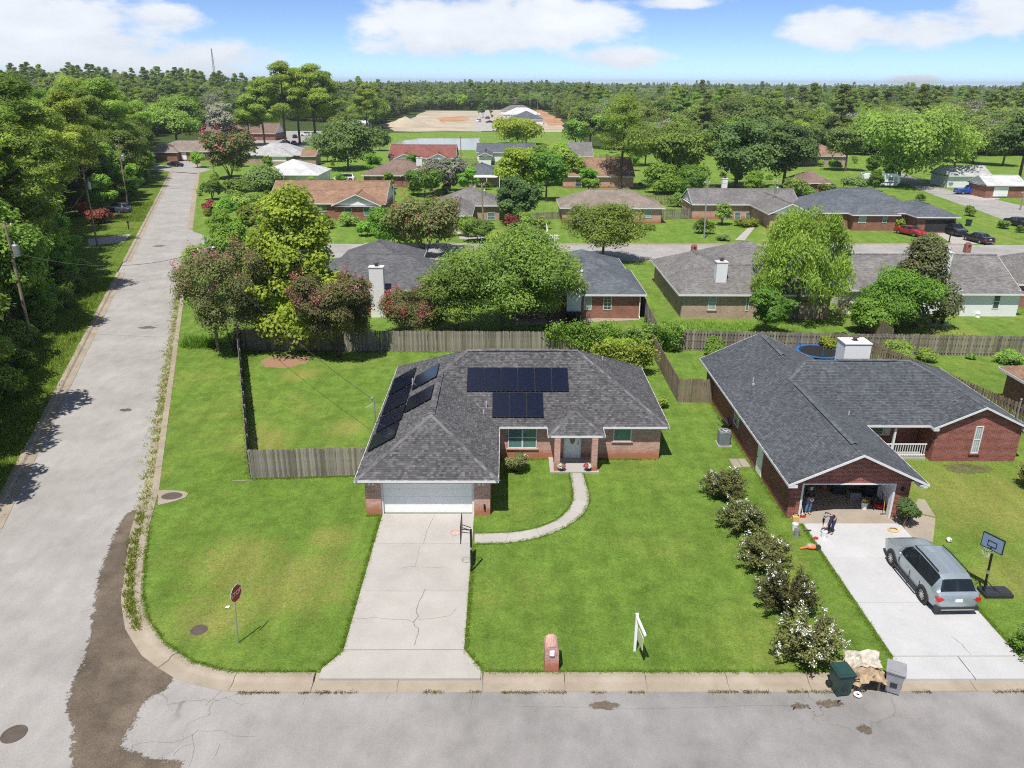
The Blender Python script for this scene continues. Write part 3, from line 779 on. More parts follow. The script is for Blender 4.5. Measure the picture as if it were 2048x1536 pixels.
# ------------------------------------------------------------------ manholes and inlet
def manhole(px, py, z, r, label):
    c = P(px, py, z)
    t = thing('manhole_cover', label, 'manhole', (c.x, c.y, z), group=None)
    MB().lathe([(r * .84, 0.012), (r * .86, 0.016), (r, 0.014), (r * 1.03, -0.02)], 28).build('rim', K['iron'], t)
    m = MB(); m.lathe([(0.001, 0.006), (r * .3, 0.010), (r * .82, 0.008), (r * .84, 0.002)], 28)
    for k in range(-3, 4):
        y = k * r * .22; x = math.sqrt(max(0, (r * .75) ** 2 - y * y)); m.box(-x, x, y - .012, y + .012, 0.006, 0.014)
    m.build('lid', K['iron'], t); return t
manhole(28, 1468, -0.12, .42, 'round iron manhole cover set in the road at the bottom corner')
manhole(398, 1260, 0.0, .34, 'rusty round utility cover in the lawn beside the stop sign')
t = thing('storm_inlet', 'concrete storm drain inlet with a round iron lid at the lawn edge', 'drain', P(345, 992))
c = t.location
pts = [P(*q) - c for q in ((316, 982), (332, 981), (352, 982), (370, 984), (377, 988), (372, 995), (352, 1002), (330, 1008), (316, 1011))]
MB().prism([(p.x, p.y) for p in pts], -0.1, 0.035).build('apron', K['gutter_concrete'], t)
o = MB().lathe([(0.001, 0.055), (.42, 0.055), (.46, 0.05), (.5, 0.03)], 24).build('lid', K['iron'], t, loc=(P(344, 993) - c)); o.scale = (1.15, .85, 1)
# ------------------------------------------------------------------ roofing and house pieces
def clip_half(poly, axis, val, keep_greater):
    out = []; n = len(poly)
    for i in range(n):
        a, b = poly[i], poly[(i + 1) % n]
        ia = (a[axis] >= val) == keep_greater or a[axis] == val; ib = (b[axis] >= val) == keep_greater or b[axis] == val
        if ia: out.append(a)
        if ia != ib:
            t = (val - a[axis]) / (b[axis] - a[axis]); out.append((a[0] + (b[0] - a[0]) * t, a[1] + (b[1] - a[1]) * t))
    return out
def shingles(polys, mat, parent, off, seed, expo=0.135, wr=(0.10, 0.22)):
    r = random.Random(seed); V = []; F = []; T = []
    for poly in polys:
        pts = [Vector(p) for p in poly]
        n = Vector((0, 0, 0))
        for i in range(len(pts)):
            a, b = pts[i], pts[(i + 1) % len(pts)]; n += (a - pts[0]).cross(b - pts[0])
        n.normalize()
        if n.z < 0: n = -n
        a = Vector((-n.y, n.x, 0)).normalized(); b = n.cross(a)
        if b.z < 0: b = -b; a = -a
        o = pts[0]; p2 = [((p - o).dot(a), (p - o).dot(b)) for p in pts]
        v0 = min(q[1] for q in p2); v1 = max(q[1] for q in p2); row = v0
        while row < v1 - 1e-4:
            band = clip_half(clip_half(p2, 1, row, True), 1, row + expo, False)
            if len(band) >= 3:
                u0 = min(q[0] for q in band); u1 = max(q[0] for q in band); u = u0 - r.uniform(0, .3)
                last = r.random()
                while u < u1:
                    w = r.uniform(*wr)
                    cell = clip_half(clip_half(band, 0, u, True), 0, u + w, False)
                    if len(cell) >= 3:
                        base = len(V); lift = r.choice((0.012, 0.020))
                        for q in cell:
                            h = 0.005 + lift * (1 - (q[1] - row) / expo)
                            V.append(tuple(o + a * q[0] + b * q[1] + n * h))
                        F.append(tuple(range(base, len(V))))
                        last = min(1, max(0, r.betavariate(3.4, 3.6)))
                        T.append(last)
                    u += w
            row += expo
    me = bpy.data.meshes.new('shingles'); me.from_pydata(V, [], F); me.materials.append(K[mat])
    at = me.attributes.new('tint', 'FLOAT', 'FACE'); at.data.foreach_set('value', T)
    me.update()
    fl = [p for p in me.polygons if p.normal.z < 0]
    if len(fl) > len(me.polygons) / 2: me.flip_normals()
    ob = bpy.data.objects.new('shingles', me); COL.objects.link(ob); ob.parent = parent; ob.location = off; ob['kind'] = 'stuff'
    return ob
def board(m, p, q, h=0.11, t=0.03, mi=0, top=0.02):
    """fascia or barge board hung along an eave or rake edge"""
    p, q = Vector(p), Vector(q); d = q - p; n = Vector((d.y, -d.x, 0)).normalized() * t
    a = [p + Vector((0, 0, top)), q + Vector((0, 0, top)), q + Vector((0, 0, -h)), p + Vector((0, 0, -h))]
    b = [x + n for x in a]
    m.poly(b, mi); m.poly(a[::-1], mi)
    for i in range(4):
        j = (i + 1) % 4; m.poly([a[i], a[j], b[j], b[i]], mi)
def cap(parent, p, q, mat, off, w=0.14, name='ridge_cap', h=0.03):
    p, q = Vector(p), Vector(q); d = (q - p); s = Vector((-d.y, d.x, 0)).normalized() * w; m = MB()
    up = Vector((0, 0, h)); dn = Vector((0, 0, -w * .42))
    n = max(1, int(d.length / 0.3))
    for i in range(n):
        a, b = p.lerp(q, i / n), p.lerp(q, (i + 1.05) / n); ua = up * (1.0 + .25 * ((i * 7) % 3)); ub = ua * 0.7
        m.poly([a - s + dn + ua, a + ua, b + ub, b - s + dn + ub]); m.poly([a + ua, a + s + dn + ua, b + s + dn + ub, b + ub])
    me = m.mesh(name, K[mat]); at = me.attributes.new('tint', 'FLOAT', 'FACE'); at.data.foreach_set('value', [R_.uniform(.45, 1.0) for _ in me.polygons])
    o = bpy.data.objects.new(name, me); COL.objects.link(o); o.parent = parent; o.location = off; return o
def window(parent, c, w, h, face='S', frame='white_trim', pane='teal_glass', sash=True, cols=1, grid=0, sill=None, t=0.05):
    """a framed window on a wall; c is the centre on the wall face, face says which way it looks"""
    rz = {'S': 0, 'E': math.pi / 2, 'N': math.pi, 'W': -math.pi / 2}[face]
    fw = 0.055; m = MB()
    m.box(-w / 2, w / 2, -t, 0.02, h / 2 - fw, h / 2); m.box(-w / 2, w / 2, -t, 0.02, -h / 2, -h / 2 + fw)
    m.box(-w / 2, -w / 2 + fw, -t, 0.02, -h / 2 + fw, h / 2 - fw); m.box(w / 2 - fw, w / 2, -t, 0.02, -h / 2 + fw, h / 2 - fw)
    for i in range(1, cols):
        x = -w / 2 + w * i / cols; m.box(x - .05, x + .05, -t * .9, 0.02, -h / 2 + fw, h / 2 - fw)
    if sash: m.box(-w / 2 + fw, w / 2 - fw, -t * .8, 0.02, -.025, .025)
    o = m.build('window', K[frame], parent, loc=c, rot=(0, 0, rz))
    for i in range(cols):
        x0, x1 = -w / 2 + w * i / cols + fw, -w / 2 + w * (i + 1) / cols - fw
        for (z0, z1) in (((-h / 2 + fw, -.025), (.025, h / 2 - fw)) if sash else ((-h / 2 + fw, h / 2 - fw),)):
            mm = MB(); mm.box(x0, x1, -.018, 0.015, z0, z1); mm.build('pane', K[pane], o)
            if grid:
                g = MB()
                for k in range(1, grid): xx = x0 + (x1 - x0) * k / grid; g.box(xx - .012, xx + .012, -.028, -.016, z0, z1)
                g.box(x0, x1, -.027, -.017, (z0 + z1) / 2 - .012, (z0 + z1) / 2 + .012); g.build('glazing_bar', K[frame], o)
    if sill:
        mm = MB(); mm.box(-w / 2 - .1, w / 2 + .1, -.09, 0.0, -h / 2 - .09, -h / 2 - .003); mm.build('sill', K[sill], o)
    return o
def win_px(parent, x0, y0, x1, y1, Y, **k):
    a, b = PW(x0, y1, Y), PW(x1, y0, Y)
    c = (a + b) / 2 - Vector(parent.location); c.y = Y - parent.location.y
    return window(parent, c, b.x - a.x, b.z - a.z, 'S', **k)
def vent_pipe(parent, p, h=0.35, r=0.05, mat='gray_trim'):
    m = MB(); m.tube([(0, 0, -.1), (0, 0, h)], r, 8); o = m.build('vent_pipe', K[mat], parent, loc=p); return o

# ------------------------------------------------------------------ the house with solar panels
H1 = thing('brick_house', 'pink brick ranch house with grey hip roof and black solar panels', 'house', (0.8, 42.5, 0))
O1 = -Vector(H1.location)
ze, k1 = 2.3, 0.577
A = (-7.7, 35.36, ze); G = (-.36, 35.36, ze); B = (-4.03, 39.03, ze + k1 * 3.67); Cc = (-4.03, 45.72, ze + k1 * 3.67)
D = (-2.45, 47.3, ze + k1 * 5.25); RR = (4.6, 47.3, ze + k1 * 5.25); E_ = (-7.7, 52.55, ze); FR = (9.7, 42.05, ze); BR = (9.7, 52.55, ze); V_ = (-.36, 42.05, ze)
planes = [[A, G, B], [A, B, Cc, D, E_], [G, V_, Cc, B], [V_, FR, RR, D, Cc], [FR, BR, RR], [BR, E_, D, RR]]
po = [(2.46, 40.80, ze), (5.74, 40.80, ze), (4.1, 42.44, ze + k1 * 1.64), (4.1, 43.69, ze + k1 * 1.64), (2.46, 42.05, ze), (5.74, 42.05, ze)]
pplanes = [[po[0], po[1], po[2]], [po[0], po[2], po[3], po[4]], [po[1], po[5], po[3], po[2]]]
m = MB()
for q in planes + pplanes: m.poly(q, 0)
roof1 = m.build('roof', [K['roof_dark']], H1, world=True)
for p in roof1.data.polygons:
    if p.normal.z < 0: p.flip()
shingles(planes + pplanes, 'gray_shingle', roof1, (0, 0, 0), 5)
for p, q in ((B, A), (B, G), (RR, FR), (RR, BR), (D, E_), (Cc, D), (po[2], po[0]), (po[2], po[1])): cap(roof1, p, q, 'gray_shingle', (0, 0, 0))
for p, q in ((B, Cc), (D, RR), (po[2], po[3])): cap(roof1, p, q, 'gray_shingle', (0, 0, 0), .17, h=.05)
def ridge_vent(parent, p, q, mat='gray_shingle', w=.17, z=.075):
    cap(parent, Vector(p) + Vector((0, 0, z)), Vector(q) + Vector((0, 0, z)), mat, (0, 0, 0), w, 'ridge_vent', .02)
    m = MB(); p, q = Vector(p), Vector(q); d = (q - p).normalized(); s = Vector((-d.y, d.x, 0)) * w * .92
    zz = Vector((0, 0, z - w * .42)); m.poly([p - s + zz, q - s + zz, q - s + zz - Vector((0, 0, .07)), p - s + zz - Vector((0, 0, .07))]); m.poly([p + s + zz, q + s + zz, q + s + zz - Vector((0, 0, .07)), p + s + zz - Vector((0, 0, .07))])
    m.build('vent_slot', K['dark_interior'], parent)
ridge_vent(roof1, (-4.03, 39.9, B[2]), (-4.03, 43.2, B[2])); ridge_vent(roof1, (-1.3, 47.3, D[2]), (3.4, 47.3, D[2]))
m = MB()
for p, q in ((A, G), (G, V_), (V_, po[4]), (po[4], po[0]), (po[0], po[1]), (po[1], po[5]), (po[5], FR), (FR, BR), (BR, E_), (E_, A)): board(m, p, q)
fas = m.build('fascia', K['white_trim'], H1, world=True)
m = MB(); zs = ze - .15
m.poly([(p[0], p[1], zs) for p in (A, G, V_, po[4], po[0], po[1], po[5], FR, BR, E_)][::-1]); m.build('soffit', K['white_trim'], H1, world=True)
m = MB(); zt = ze - .151
m.box(-7.3, -6.5, 35.9, 36.25, 0, zt); m.box(-1.64, -.8, 35.9, 36.25, 0, zt); m.box(-6.5, -1.64, 35.92, 36.25, 2.08, zt)
m.box(-7.3, -7.1, 36.25, 51.5, 0, zt); m.box(-1.0, -.8, 36.25, 42.5, 0, zt)
m.box(-.8, 9.3, 42.5, 42.7, 0, zt); m.box(9.1, 9.3, 42.7, 51.5, 0, zt); m.box(-7.1, 9.1, 51.3, 51.5, 0, zt)
m.build('wall', K['pink_brick'], H1, world=True)
for x in (3.0, 5.17):
    MB().box(x - .17, x + .17, 40.72, 41.06, 0.1, zt).build('porch_column', K['pink_brick'], H1, world=True)
MB().box(2.6, 5.45, 40.6, 42.5, 0.0, 0.1).build('porch_slab', K['concrete'], H1, world=True)
m = MB(); m.box(-6.5, -6.40, 35.97, 36.2, 0, 2.078); m.box(-1.74, -1.64, 35.97, 36.2, 0, 2.078); m.box(-6.4, -1.74, 35.97, 36.2, 1.98, 2.078)
m.build('garage_frame', K['white_trim'], H1, world=True)
gd = MB().box(-6.4, -1.74, 36.10, 36.14, 0.03, 1.98).build('garage_door', K['white_door'], H1, world=True)
for i in range(4):
    z0 = 0.035 + i * .485
    m = MB(); m.box(-6.39, -1.75, 36.07, 36.10, z0, z0 + .478); m.build('panel', K['white_door'], gd)
win_px(H1, 1016, 853, 1074, 896, 42.5, cols=2, sill='pink_brick')
win_px(H1, 1226, 850, 1264, 882, 42.5, frame='white_trim', pane='teal_glass', sash=False, sill='pink_brick')
a, b = PW(1129, 912, 42.5), PW(1160, 868, 42.5)
dr = MB().box(a.x, b.x, 42.44, 42.495, 0.1, 2.03).build('front_door', K['white_door'], H1, world=True)
m = MB(); cx = (a.x + b.x) / 2
n = 20; e = [(cx + .17 * math.cos(math.tau * i / n), 42.432, 1.42 + .40 * math.sin(math.tau * i / n)) for i in range(n)]
m.poly(e[::-1]); m.build('oval_glass', K['window_glass'], dr)
MB().tube([(b.x - .1, 42.43, 1.0), (b.x - .1, 42.36, 1.02), (b.x - .1, 42.36, 1.2), (b.x - .1, 42.43, 1.22)], .018, 6).build('handle', K['black_metal'], dr)
m = MB(); m.box(a.x - .08, a.x - .005, 42.42, 42.5, .1, 2.11); m.box(b.x + .005, b.x + .08, 42.42, 42.5, .1, 2.11); m.box(a.x - .005, b.x + .005, 42.42, 42.5, 2.035, 2.11); m.build('door_frame', K['white_trim'], H1, world=True)
for x in (-7.0, -6.75, -1.35, -1.1):
    pass
for x in (-6.95, -1.25):
    m = MB(); m.cbox((x, 35.86, 1.98), (.16, .06, .1)); m.tube([(x - .08, 35.83, 1.96), (x - .1, 35.72, 1.87)], [.03, .06], 8); m.tube([(x + .08, 35.83, 1.96), (x + .1, 35.72, 1.87)], [.03, .06], 8)
    m.build('flood_light', K['white_paint'], H1, world=True)
m = MB(); m.cbox((-1.1, 35.85, .5), (.09, .07, .3)); m.build('wall_box', K['black_metal'], H1, world=True)
m = MB(); m.cbox((2.75, 42.44, 1.75), (.12, .1, .28)); m.build('porch_lamp', K['black_metal'], H1, world=True)
# solar panels
def panel_on(parent, o, du, dv, nrm, L, Wd):
    du, dv, nrm = du.normalized(), dv.normalized(), nrm.normalized(); m = MB()
    def pt(a, b, h): return o + du * a + dv * b + nrm * h
    h0, h1 = .075, .115
    m.poly([pt(.02, .02, h1), pt(L - .02, .02, h1), pt(L - .02, Wd - .02, h1), pt(.02, Wd - .02, h1)], 1)
    ring = [(0, 0), (L, 0), (L, Wd), (0, Wd)]; inn = [(.02, .02), (L - .02, .02), (L - .02, Wd - .02), (.02, Wd - .02)]
    for i in range(4):
        j = (i + 1) % 4
        m.poly([pt(*ring[i], h1 + .003), pt(*ring[j], h1 + .003), pt(*inn[j], h1 + .003), pt(*inn[i], h1 + .003)], 0)
        m.poly([pt(*ring[i], h0), pt(*ring[j], h0), pt(*ring[j], h1 + .003), pt(*ring[i], h1 + .003)], 0)
    m.poly([pt(*q, h0) for q in ring[::-1]], 0)
    o2 = m.build('solar_panel', [K['solar_frame'], K['solar_cell']], parent, world=True)
    for a in (.25, .75): MB().tube([pt(a * L, -.02, .02), pt(a * L, Wd + .02, .02)], .025, 6).build('mounting_rail', K['galvanized'], o2)
    return o2
def on_front(x, y): return Vector((x, y, ze + k1 * (y - 42.05)))
def on_left(x, y): return Vector((x, y, ze + k1 * (x + 7.7)))
du, dv = Vector((1, 0, 0)), Vector((0, 1, k1)); nr = Vector((0, -k1, 1))
ls = math.hypot(1, k1)
for i in range(6): panel_on(H1, on_front(-2.38 + i * 1.045, 44.33), du, dv, nr, 1.02, 1.62 * ls)
for i in range(3): panel_on(H1, on_front(-0.80 + i * 1.03, 42.62), du, dv, nr, 1.005, 1.62 * ls)
du, dv = Vector((1, 0, k1)), Vector((0, 1, 0)); nr = Vector((-k1, 0, 1))
for (x, y, lx, ly) in ((-7.42, 46.12, 1.5, 3.0), (-7.38, 42.86, 1.5, 2.95), (-7.34, 40.35, 1.5, 2.2), (-7.42, 38.0, 1.5, 2.15), (-5.72, 44.62, 1.55, 2.4), (-5.76, 41.1, 1.55, 2.25)):
    n = 2 if ly > 2.6 else 1
    for i in range(n): panel_on(H1, on_left(x - .04, (y + i * ly / n) * 1.008), du, dv, nr, lx * ls, ly / n - .03)
vent_pipe(roof1, on_front(-1.15, 43.3), .4, .05); vent_pipe(roof1, (-1.3, 42.6, ze + k1 * .94), .3, .045); vent_pipe(roof1, (6.35, 48.3, ze + k1 * 3.35), .3, .045)
vent_pipe(roof1, on_left(-5.9, 46.3), .4, .05)
m = MB(); p = Vector((-7.75, 42.6, 2.3)); m.tube([p, p + Vector((0, 0, 1.35)), p + Vector((-.15, 0, 1.55))], .035, 8); m.ball(p + Vector((-.1, .0, 1.6)), .09, 8); m.tube([p + Vector((0, 0, 1.3)), p + Vector((-.5, -.15, 1.05))], .03, 6)
m.build('service_mast', K['galvanized'], H1, world=True)

# ------------------------------------------------------------------ the dark red neighbour
H2 = thing('red_brick_house', 'dark red brick house with slate grey gable roof and open garage', 'house', (22, 44, 0))
e2z, k2 = 2.45, 0.47
def L2(x, y): return (x, y, e2z + k2 * (x - 14.25))
zr = e2z + k2 * 3.55
pl = {}
left = [L2(14.25, 34.68), L2(17.8, 34.68), L2(17.8, 45.55), L2(19.25, 47), L2(18.45, 47.8), L2(18.45, 54), L2(14.25, 54)]
gr = [(17.8, 34.68, zr), (21.35, 34.68, e2z), (21.35, 42.0, e2z), (17.8, 45.55, zr)]
mf = [(21.35, 42, e2z), (30.9, 42, e2z), (25.9, 47, 4.8), (19.25, 47, 4.8), (17.8, 45.55, zr)]
mr = [(30.9, 42, e2z), (30.9, 52, e2z), (25.9, 47, 4.8)]
mbk = [(30.9, 52, e2z), (22.65, 52, e2z), (18.45, 47.8, L2(18.45, 0)[2]), (19.25, 47, 4.8), (25.9, 47, 4.8)]
rw = [(18.45, 47.8, L2(18.45, 0)[2]), (22.65, 52, e2z), (22.65, 54, e2z), (18.45, 54, L2(18.45, 0)[2])]
zg = e2z + k2 * 2.85; zrw = L2(18.45, 0)[2]
gl = [(25.15, 41.6, e2z), (28, 41.6, zg), (28, 44.85, zg), (25.15, 42, e2z)]
grr = [(28, 41.6, zg), (30.85, 41.6, e2z), (30.85, 42, e2z), (28, 44.85, zg)]
SC2 = lambda p: (p[0] * 1.008, p[1] * 1.008, 2.3 + (p[2] - 2.45) * 1.008)
left, gr, mf, mr, mbk, rw, gl, grr = ([SC2(p) for p in q] for q in (left, gr, mf, mr, mbk, rw, gl, grr))
P2 = [left, gr, mf, mr, mbk, rw, gl, grr]
m = MB()
for q in P2: m.poly(q)
roof2 = m.build('roof', [K['roof_slate']], H2, world=True)
for p in roof2.data.polygons:
    if p.normal.z < 0: p.flip()
shingles(P2, 'slate_shingle', roof2, (0, 0, 0), 9)
for p, q in (((17.8, 34.68, zr), (17.8, 45.55, zr)), ((19.25, 47, 4.8), (25.9, 47, 4.8)), ((18.45, 47.8, zrw), (18.45, 54, zrw)), ((28, 41.6, zg), (28, 44.85, zg)), ((25.9, 47, 4.8), (30.9, 42, e2z)), ((25.9, 47, 4.8), (30.9, 52, e2z)), ((17.8, 45.55, zr), (19.25, 47, 4.8))):
    cap(roof2, SC2(p), SC2(q), 'slate_shingle', (0, 0, 0))
for p, q in (((17.8, 35.9, zr), (17.8, 44.4, zr)), ((21.2, 47, 4.8), (25.0, 47, 4.8)), ((18.45, 49, zrw), (18.45, 53, zrw))): ridge_vent(roof2, SC2(p), SC2(q), 'slate_shingle')
m = MB()
for p, q in ((left[6], left[0]), (left[0], left[1]), (gr[0], gr[1]), (gr[1], gr[2]), (gr[2], gl[3]), (gl[3], gl[0]), (gl[0], gl[1]), (grr[0], grr[1]), (grr[1], SC2((30.9, 41.9, e2z))), (SC2((30.9, 41.9, e2z)), SC2((30.9, 52, e2z))), (SC2((30.9, 52, e2z)), SC2((22.65, 52, e2z))), (rw[2], rw[3]), (rw[3], left[6])): board(m, p, q)
for x0, x1, y in ((14.25, 14.75, 34.68), (20.9, 21.35, 34.68), (25.15, 25.55, 41.6), (30.45, 30.85, 41.6)):
    m.box(x0 * 1.008, x1 * 1.005, y * 1.008 - .02, y * 1.008 + .6, 2.12, 2.29)
m.build('fascia', K['white_trim'], H2, world=True)
m = MB(); zs = 2.3 - .16; e2z = 2.3
m.poly([(14.37, 35.63, zs), (21.5, 35.63, zs), (21.5, 42.34, zs), (31.1, 42.34, zs), (31.1, 52.4, zs), (22.8, 52.4, zs), (22.8, 54.4, zs), (14.37, 54.4, zs)][::-1]); m.build('soffit', K['white_trim'], H2, world=True)
m = MB(); zt = zs - .002; yf = 35.6
def gable_wall(m, x0, x1, y0, y1, zb, xr, kk, zeave, xe):
    """wall with a peaked top under a gable; xr ridge, xe eave"""
    zt0 = zeave + kk * (x0 - xe) - .06; zpk = zeave + kk * (xr - xe) - .06
    f = [(x0, y0, zb), (x1, y0, zb), (x1, y0, zt0), (xr, y0, zpk), (x0, y0, zt0)]
    m.poly(f); m.poly([(p[0], y1, p[2]) for p in f][::-1]); m.poly([(x0, y0, zb), (x0, y1, zb), (x1, y1, zb), (x1, y0, zb)])
m.box(14.75, 15.33, yf, yf + .25, 0, 2.05); m.box(20.2, 20.95, yf, yf + .25, 0, 2.05); gable_wall(m, 14.75, 20.95, yf, yf + .25, 2.05, 17.94, k2, e2z, 14.36)
m.box(14.75, 14.95, yf + .25, 53.5, 0, zt); m.box(20.7, 20.9, yf + .25, 44.2, 0, zt)
m.box(20.9, 25.7, 44.2, 44.4, 0, zt); m.box(25.7, 25.9, 42.4, 44.2, 0, zt)
m.box(25.7, 30.8, 42.2, 42.4, 0, 2.05); gable_wall(m, 25.7, 30.8, 42.2, 42.4, 2.05, 28.22, k2, e2z, 25.35)
m.box(30.6, 30.8, 42.4, 51.6, 0, zt); m.box(14.95, 30.3, 51.4, 51.6, 0, zt); m.box(14.95, 22.3, 53.3, 53.5, 0, zt)
m.build('wall', K['red_brick'], H2, world=True)
m = MB()                                                # garage shell and floor
m.box(14.97, 15.02, 35.9, 43.5, 0.03, zt); m.box(20.63, 20.68, 35.9, 43.5, 0.03, zt); m.box(15.02, 20.63, 43.4, 43.45, 0.03, zt)
m.build('garage_lining', K['drywall'], H2, world=True)
MB().box(14.97, 20.68, 35.0, 43.5, 0.0, 0.032).build('garage_floor', K['tan_concrete'], H2, world=True)
m = MB(); m.box(15.33, 15.43, 35.57, 35.87, 0.03, 2.048); m.box(20.09, 20.2, 35.57, 35.87, 0.03, 2.048); m.box(15.43, 20.09, 35.57, 35.87, 1.97, 2.048); m.build('garage_frame', K['white_trim'], H2, world=True)
m = MB()
for i in range(4): m.box(15.5, 20.05, 36.0 + i * .55, 36.0 + i * .55 + .53, 2.06, 2.1)
m.build('garage_door', K['white_door'], H2, world=True)
MB().box(20.9, 25.5, 42.45, 44.2, 0, .15).build('porch_slab', K['concrete'], H2, world=True)
rl = MB(); rl.box(21.6, 25.48, 42.50, 42.56, .95, 1.02); rl.box(21.6, 25.48, 42.50, 42.56, .25, .31)
rail = rl.build('porch_railing', K['white_trim'], H2, world=True)
bal = MB().box(-.018, .018, -.018, .018, 0, .64).mesh('baluster', K['white_trim'])
for i in range(26): inst('baluster', bal, rail, (21.7 + i * .148, 42.53, .31))
for x in (21.55, 23.4):
    MB().box(x - .06, x + .06, 42.47, 42.59, .15, zt).build('porch_post', K['white_trim'], H2, world=True)
win_px(H2, 1940, 852, 1968, 906, 42.2, sash=True, grid=3, pane='blind_glass', sill='red_brick')
window(H2, Vector((22.6, 44.2, 1.45)) - H2.location, 1.9, 1.25, 'S', cols=2, pane='window_glass')
for x in (21.42, 23.78): MB().box(x - .2, x + .2, 44.15, 44.2, .82, 2.1).build('shutter', K['gray_trim'], H2, world=True)
dw = MB().box(14.70, 14.748, 40.0, 40.95, .06, 2.08).build('side_door', K['white_door'], H2, world=True)
MB().cbox((14.67, 40.82, 1.02), (.06, .05, .05)).build('handle', K['black_metal'], dw)
window(H2, Vector((14.75, 45.5, 1.45)) - H2.location, 1.0, 1.1, 'W', pane='window_glass')
ch = MB(); cz = PZ(1715, 683, 51.9); cx0, cx1 = PW(1690, 700, 51.2).x, PW(1742, 700, 51.2).x; ch.box(cx0, cx1, 51.2, 52.6, 2.0, cz); chim = ch.build('chimney', K['white_siding'], H2, world=True)
mm = MB(); mm.box(cx0 - .05, cx1 + .05, 51.15, 52.65, cz, cz + .07); mm.build('cap', K['white_trim'], chim)
mm = MB(); mm.lathe([(.14, 0), (.14, .22), (.24, .24), (.24, .3), (.001, .36)], 12, ((cx0 + cx1) / 2, 51.9, cz + .07)); mm.build('flue', K['iron'], chim)
vent_pipe(roof2, SC2(L2(16.0, 47.0)[:2] + (2.45 + .47 * 1.75,)), .3, .045); vent_pipe(roof2, SC2((15.9, 46.6, 2.45 + .47 * 1.65)), .1, .08); vent_pipe(roof2, (20.6, 42.9, 2.75), .25, .045)
m = MB(); m.tube([(31.0, 43.2, 2.2), (31.0, 43.2, 3.6)], .035, 8); m.ball((31.0, 43.2, 3.65), .07, 8); m.build('service_mast', K['galvanized'], H2, world=True)
m = MB(); m.cbox((20.55, 35.55, 1.75), (.1, .1, .22)); m.build('wall_lamp', K['black_metal'], H2, world=True)
# house number on the fascia
def flat_text(s, size, mat, parent, loc, rot, name='lettering', ext=.004):
    cu = bpy.data.curves.new(name, 'FONT'); cu.body = s; cu.size = size; cu.align_x = 'CENTER'; cu.align_y = 'CENTER'; cu.extrude = ext
    tmp = bpy.data.objects.new(name, cu); me = bpy.data.meshes.new_from_object(tmp); bpy.data.objects.remove(tmp); me.materials.clear(); me.materials.append(K[mat]); o = bpy.data.objects.new(name, me); COL.objects.link(o); o.parent = parent; o.location = loc; o.rotation_euler = rot; return o
flat_text('411', .15, 'black_metal', H2, Vector((21.15, 34.9, 2.2)) - H2.location, (math.pi / 2, 0, 0), 'house_number')
# ------------------------------------------------------------------ houses further back
def hpx(xl, xr, ye, yr, pitch=0.45, ze=2.55):
    """eave line and ridge row in the photograph -> plan of a roof: x0, x1, y0, y1"""
    a, b = P(xl, ye, ze), P(xr, ye, ze); Y0 = (a.y + b.y) / 2; xm = (a.x + b.x) / 2
    lo, hi = 0.5, 14.0
    for _ in range(40):
        h = (lo + hi) / 2; y = QQ(xm, Y0 + h, ze + pitch * h)[1]
        if y > yr: lo = h
        else: hi = h
    return a.x, b.x, Y0, Y0 + 2 * h
def block_roof(x0, x1, y0, y1, ze, pitch, kind, axis):
    if axis == 'x':
        h = (y1 - y0) / 2; ym = y0 + h; zr = ze + pitch * h; i = min(h, (x1 - x0) / 2 - .05) if kind == 'hip' else 0
        il = i if kind in ('hip', 'hipL') else 0; ir = i if kind in ('hip', 'hipR') else 0
        r0, r1 = (x0 + il, ym, zr), (x1 - ir, ym, zr)
        a, b, c, d = (x0, y0, ze), (x1, y0, ze), (x1, y1, ze), (x0, y1, ze)
        pl = [[a, b, r1, r0], [c, d, r0, r1]]; gab = []; ed = [(a, b), (c, d)]
        if il: pl.append([d, a, r0]); ed.append((d, a))
        else: gab.append([d, a, r0]); ed += [(d, r0), (r0, a)]
        if ir: pl.append([b, c, r1]); ed.append((b, c))
        else: gab.append([b, c, r1]); ed += [(b, r1), (r1, c)]
    else:
        h = (x1 - x0) / 2; xm = x0 + h; zr = ze + pitch * h; i = min(h, (y1 - y0) / 2 - .05) if kind == 'hip' else 0
        r0, r1 = (xm, y0 + i, zr), (xm, y1 - i, zr)
        a, b, c, d = (x0, y0, ze), (x1, y0, ze), (x1, y1, ze), (x0, y1, ze)
        pl = [[d, a, r0, r1], [b, c, r1, r0]]; gab = []; ed = [(d, a), (b, c)]
        if i: pl += [[a, b, r0], [c, d, r1]]; ed += [(a, b), (c, d)]
        else: gab += [[a, b, r0], [c, d, r1]]; ed += [(a, r0), (r0, b), (c, r1), (r1, d)]
    return pl, gab, ed, (r0, r1)
FOOT = []
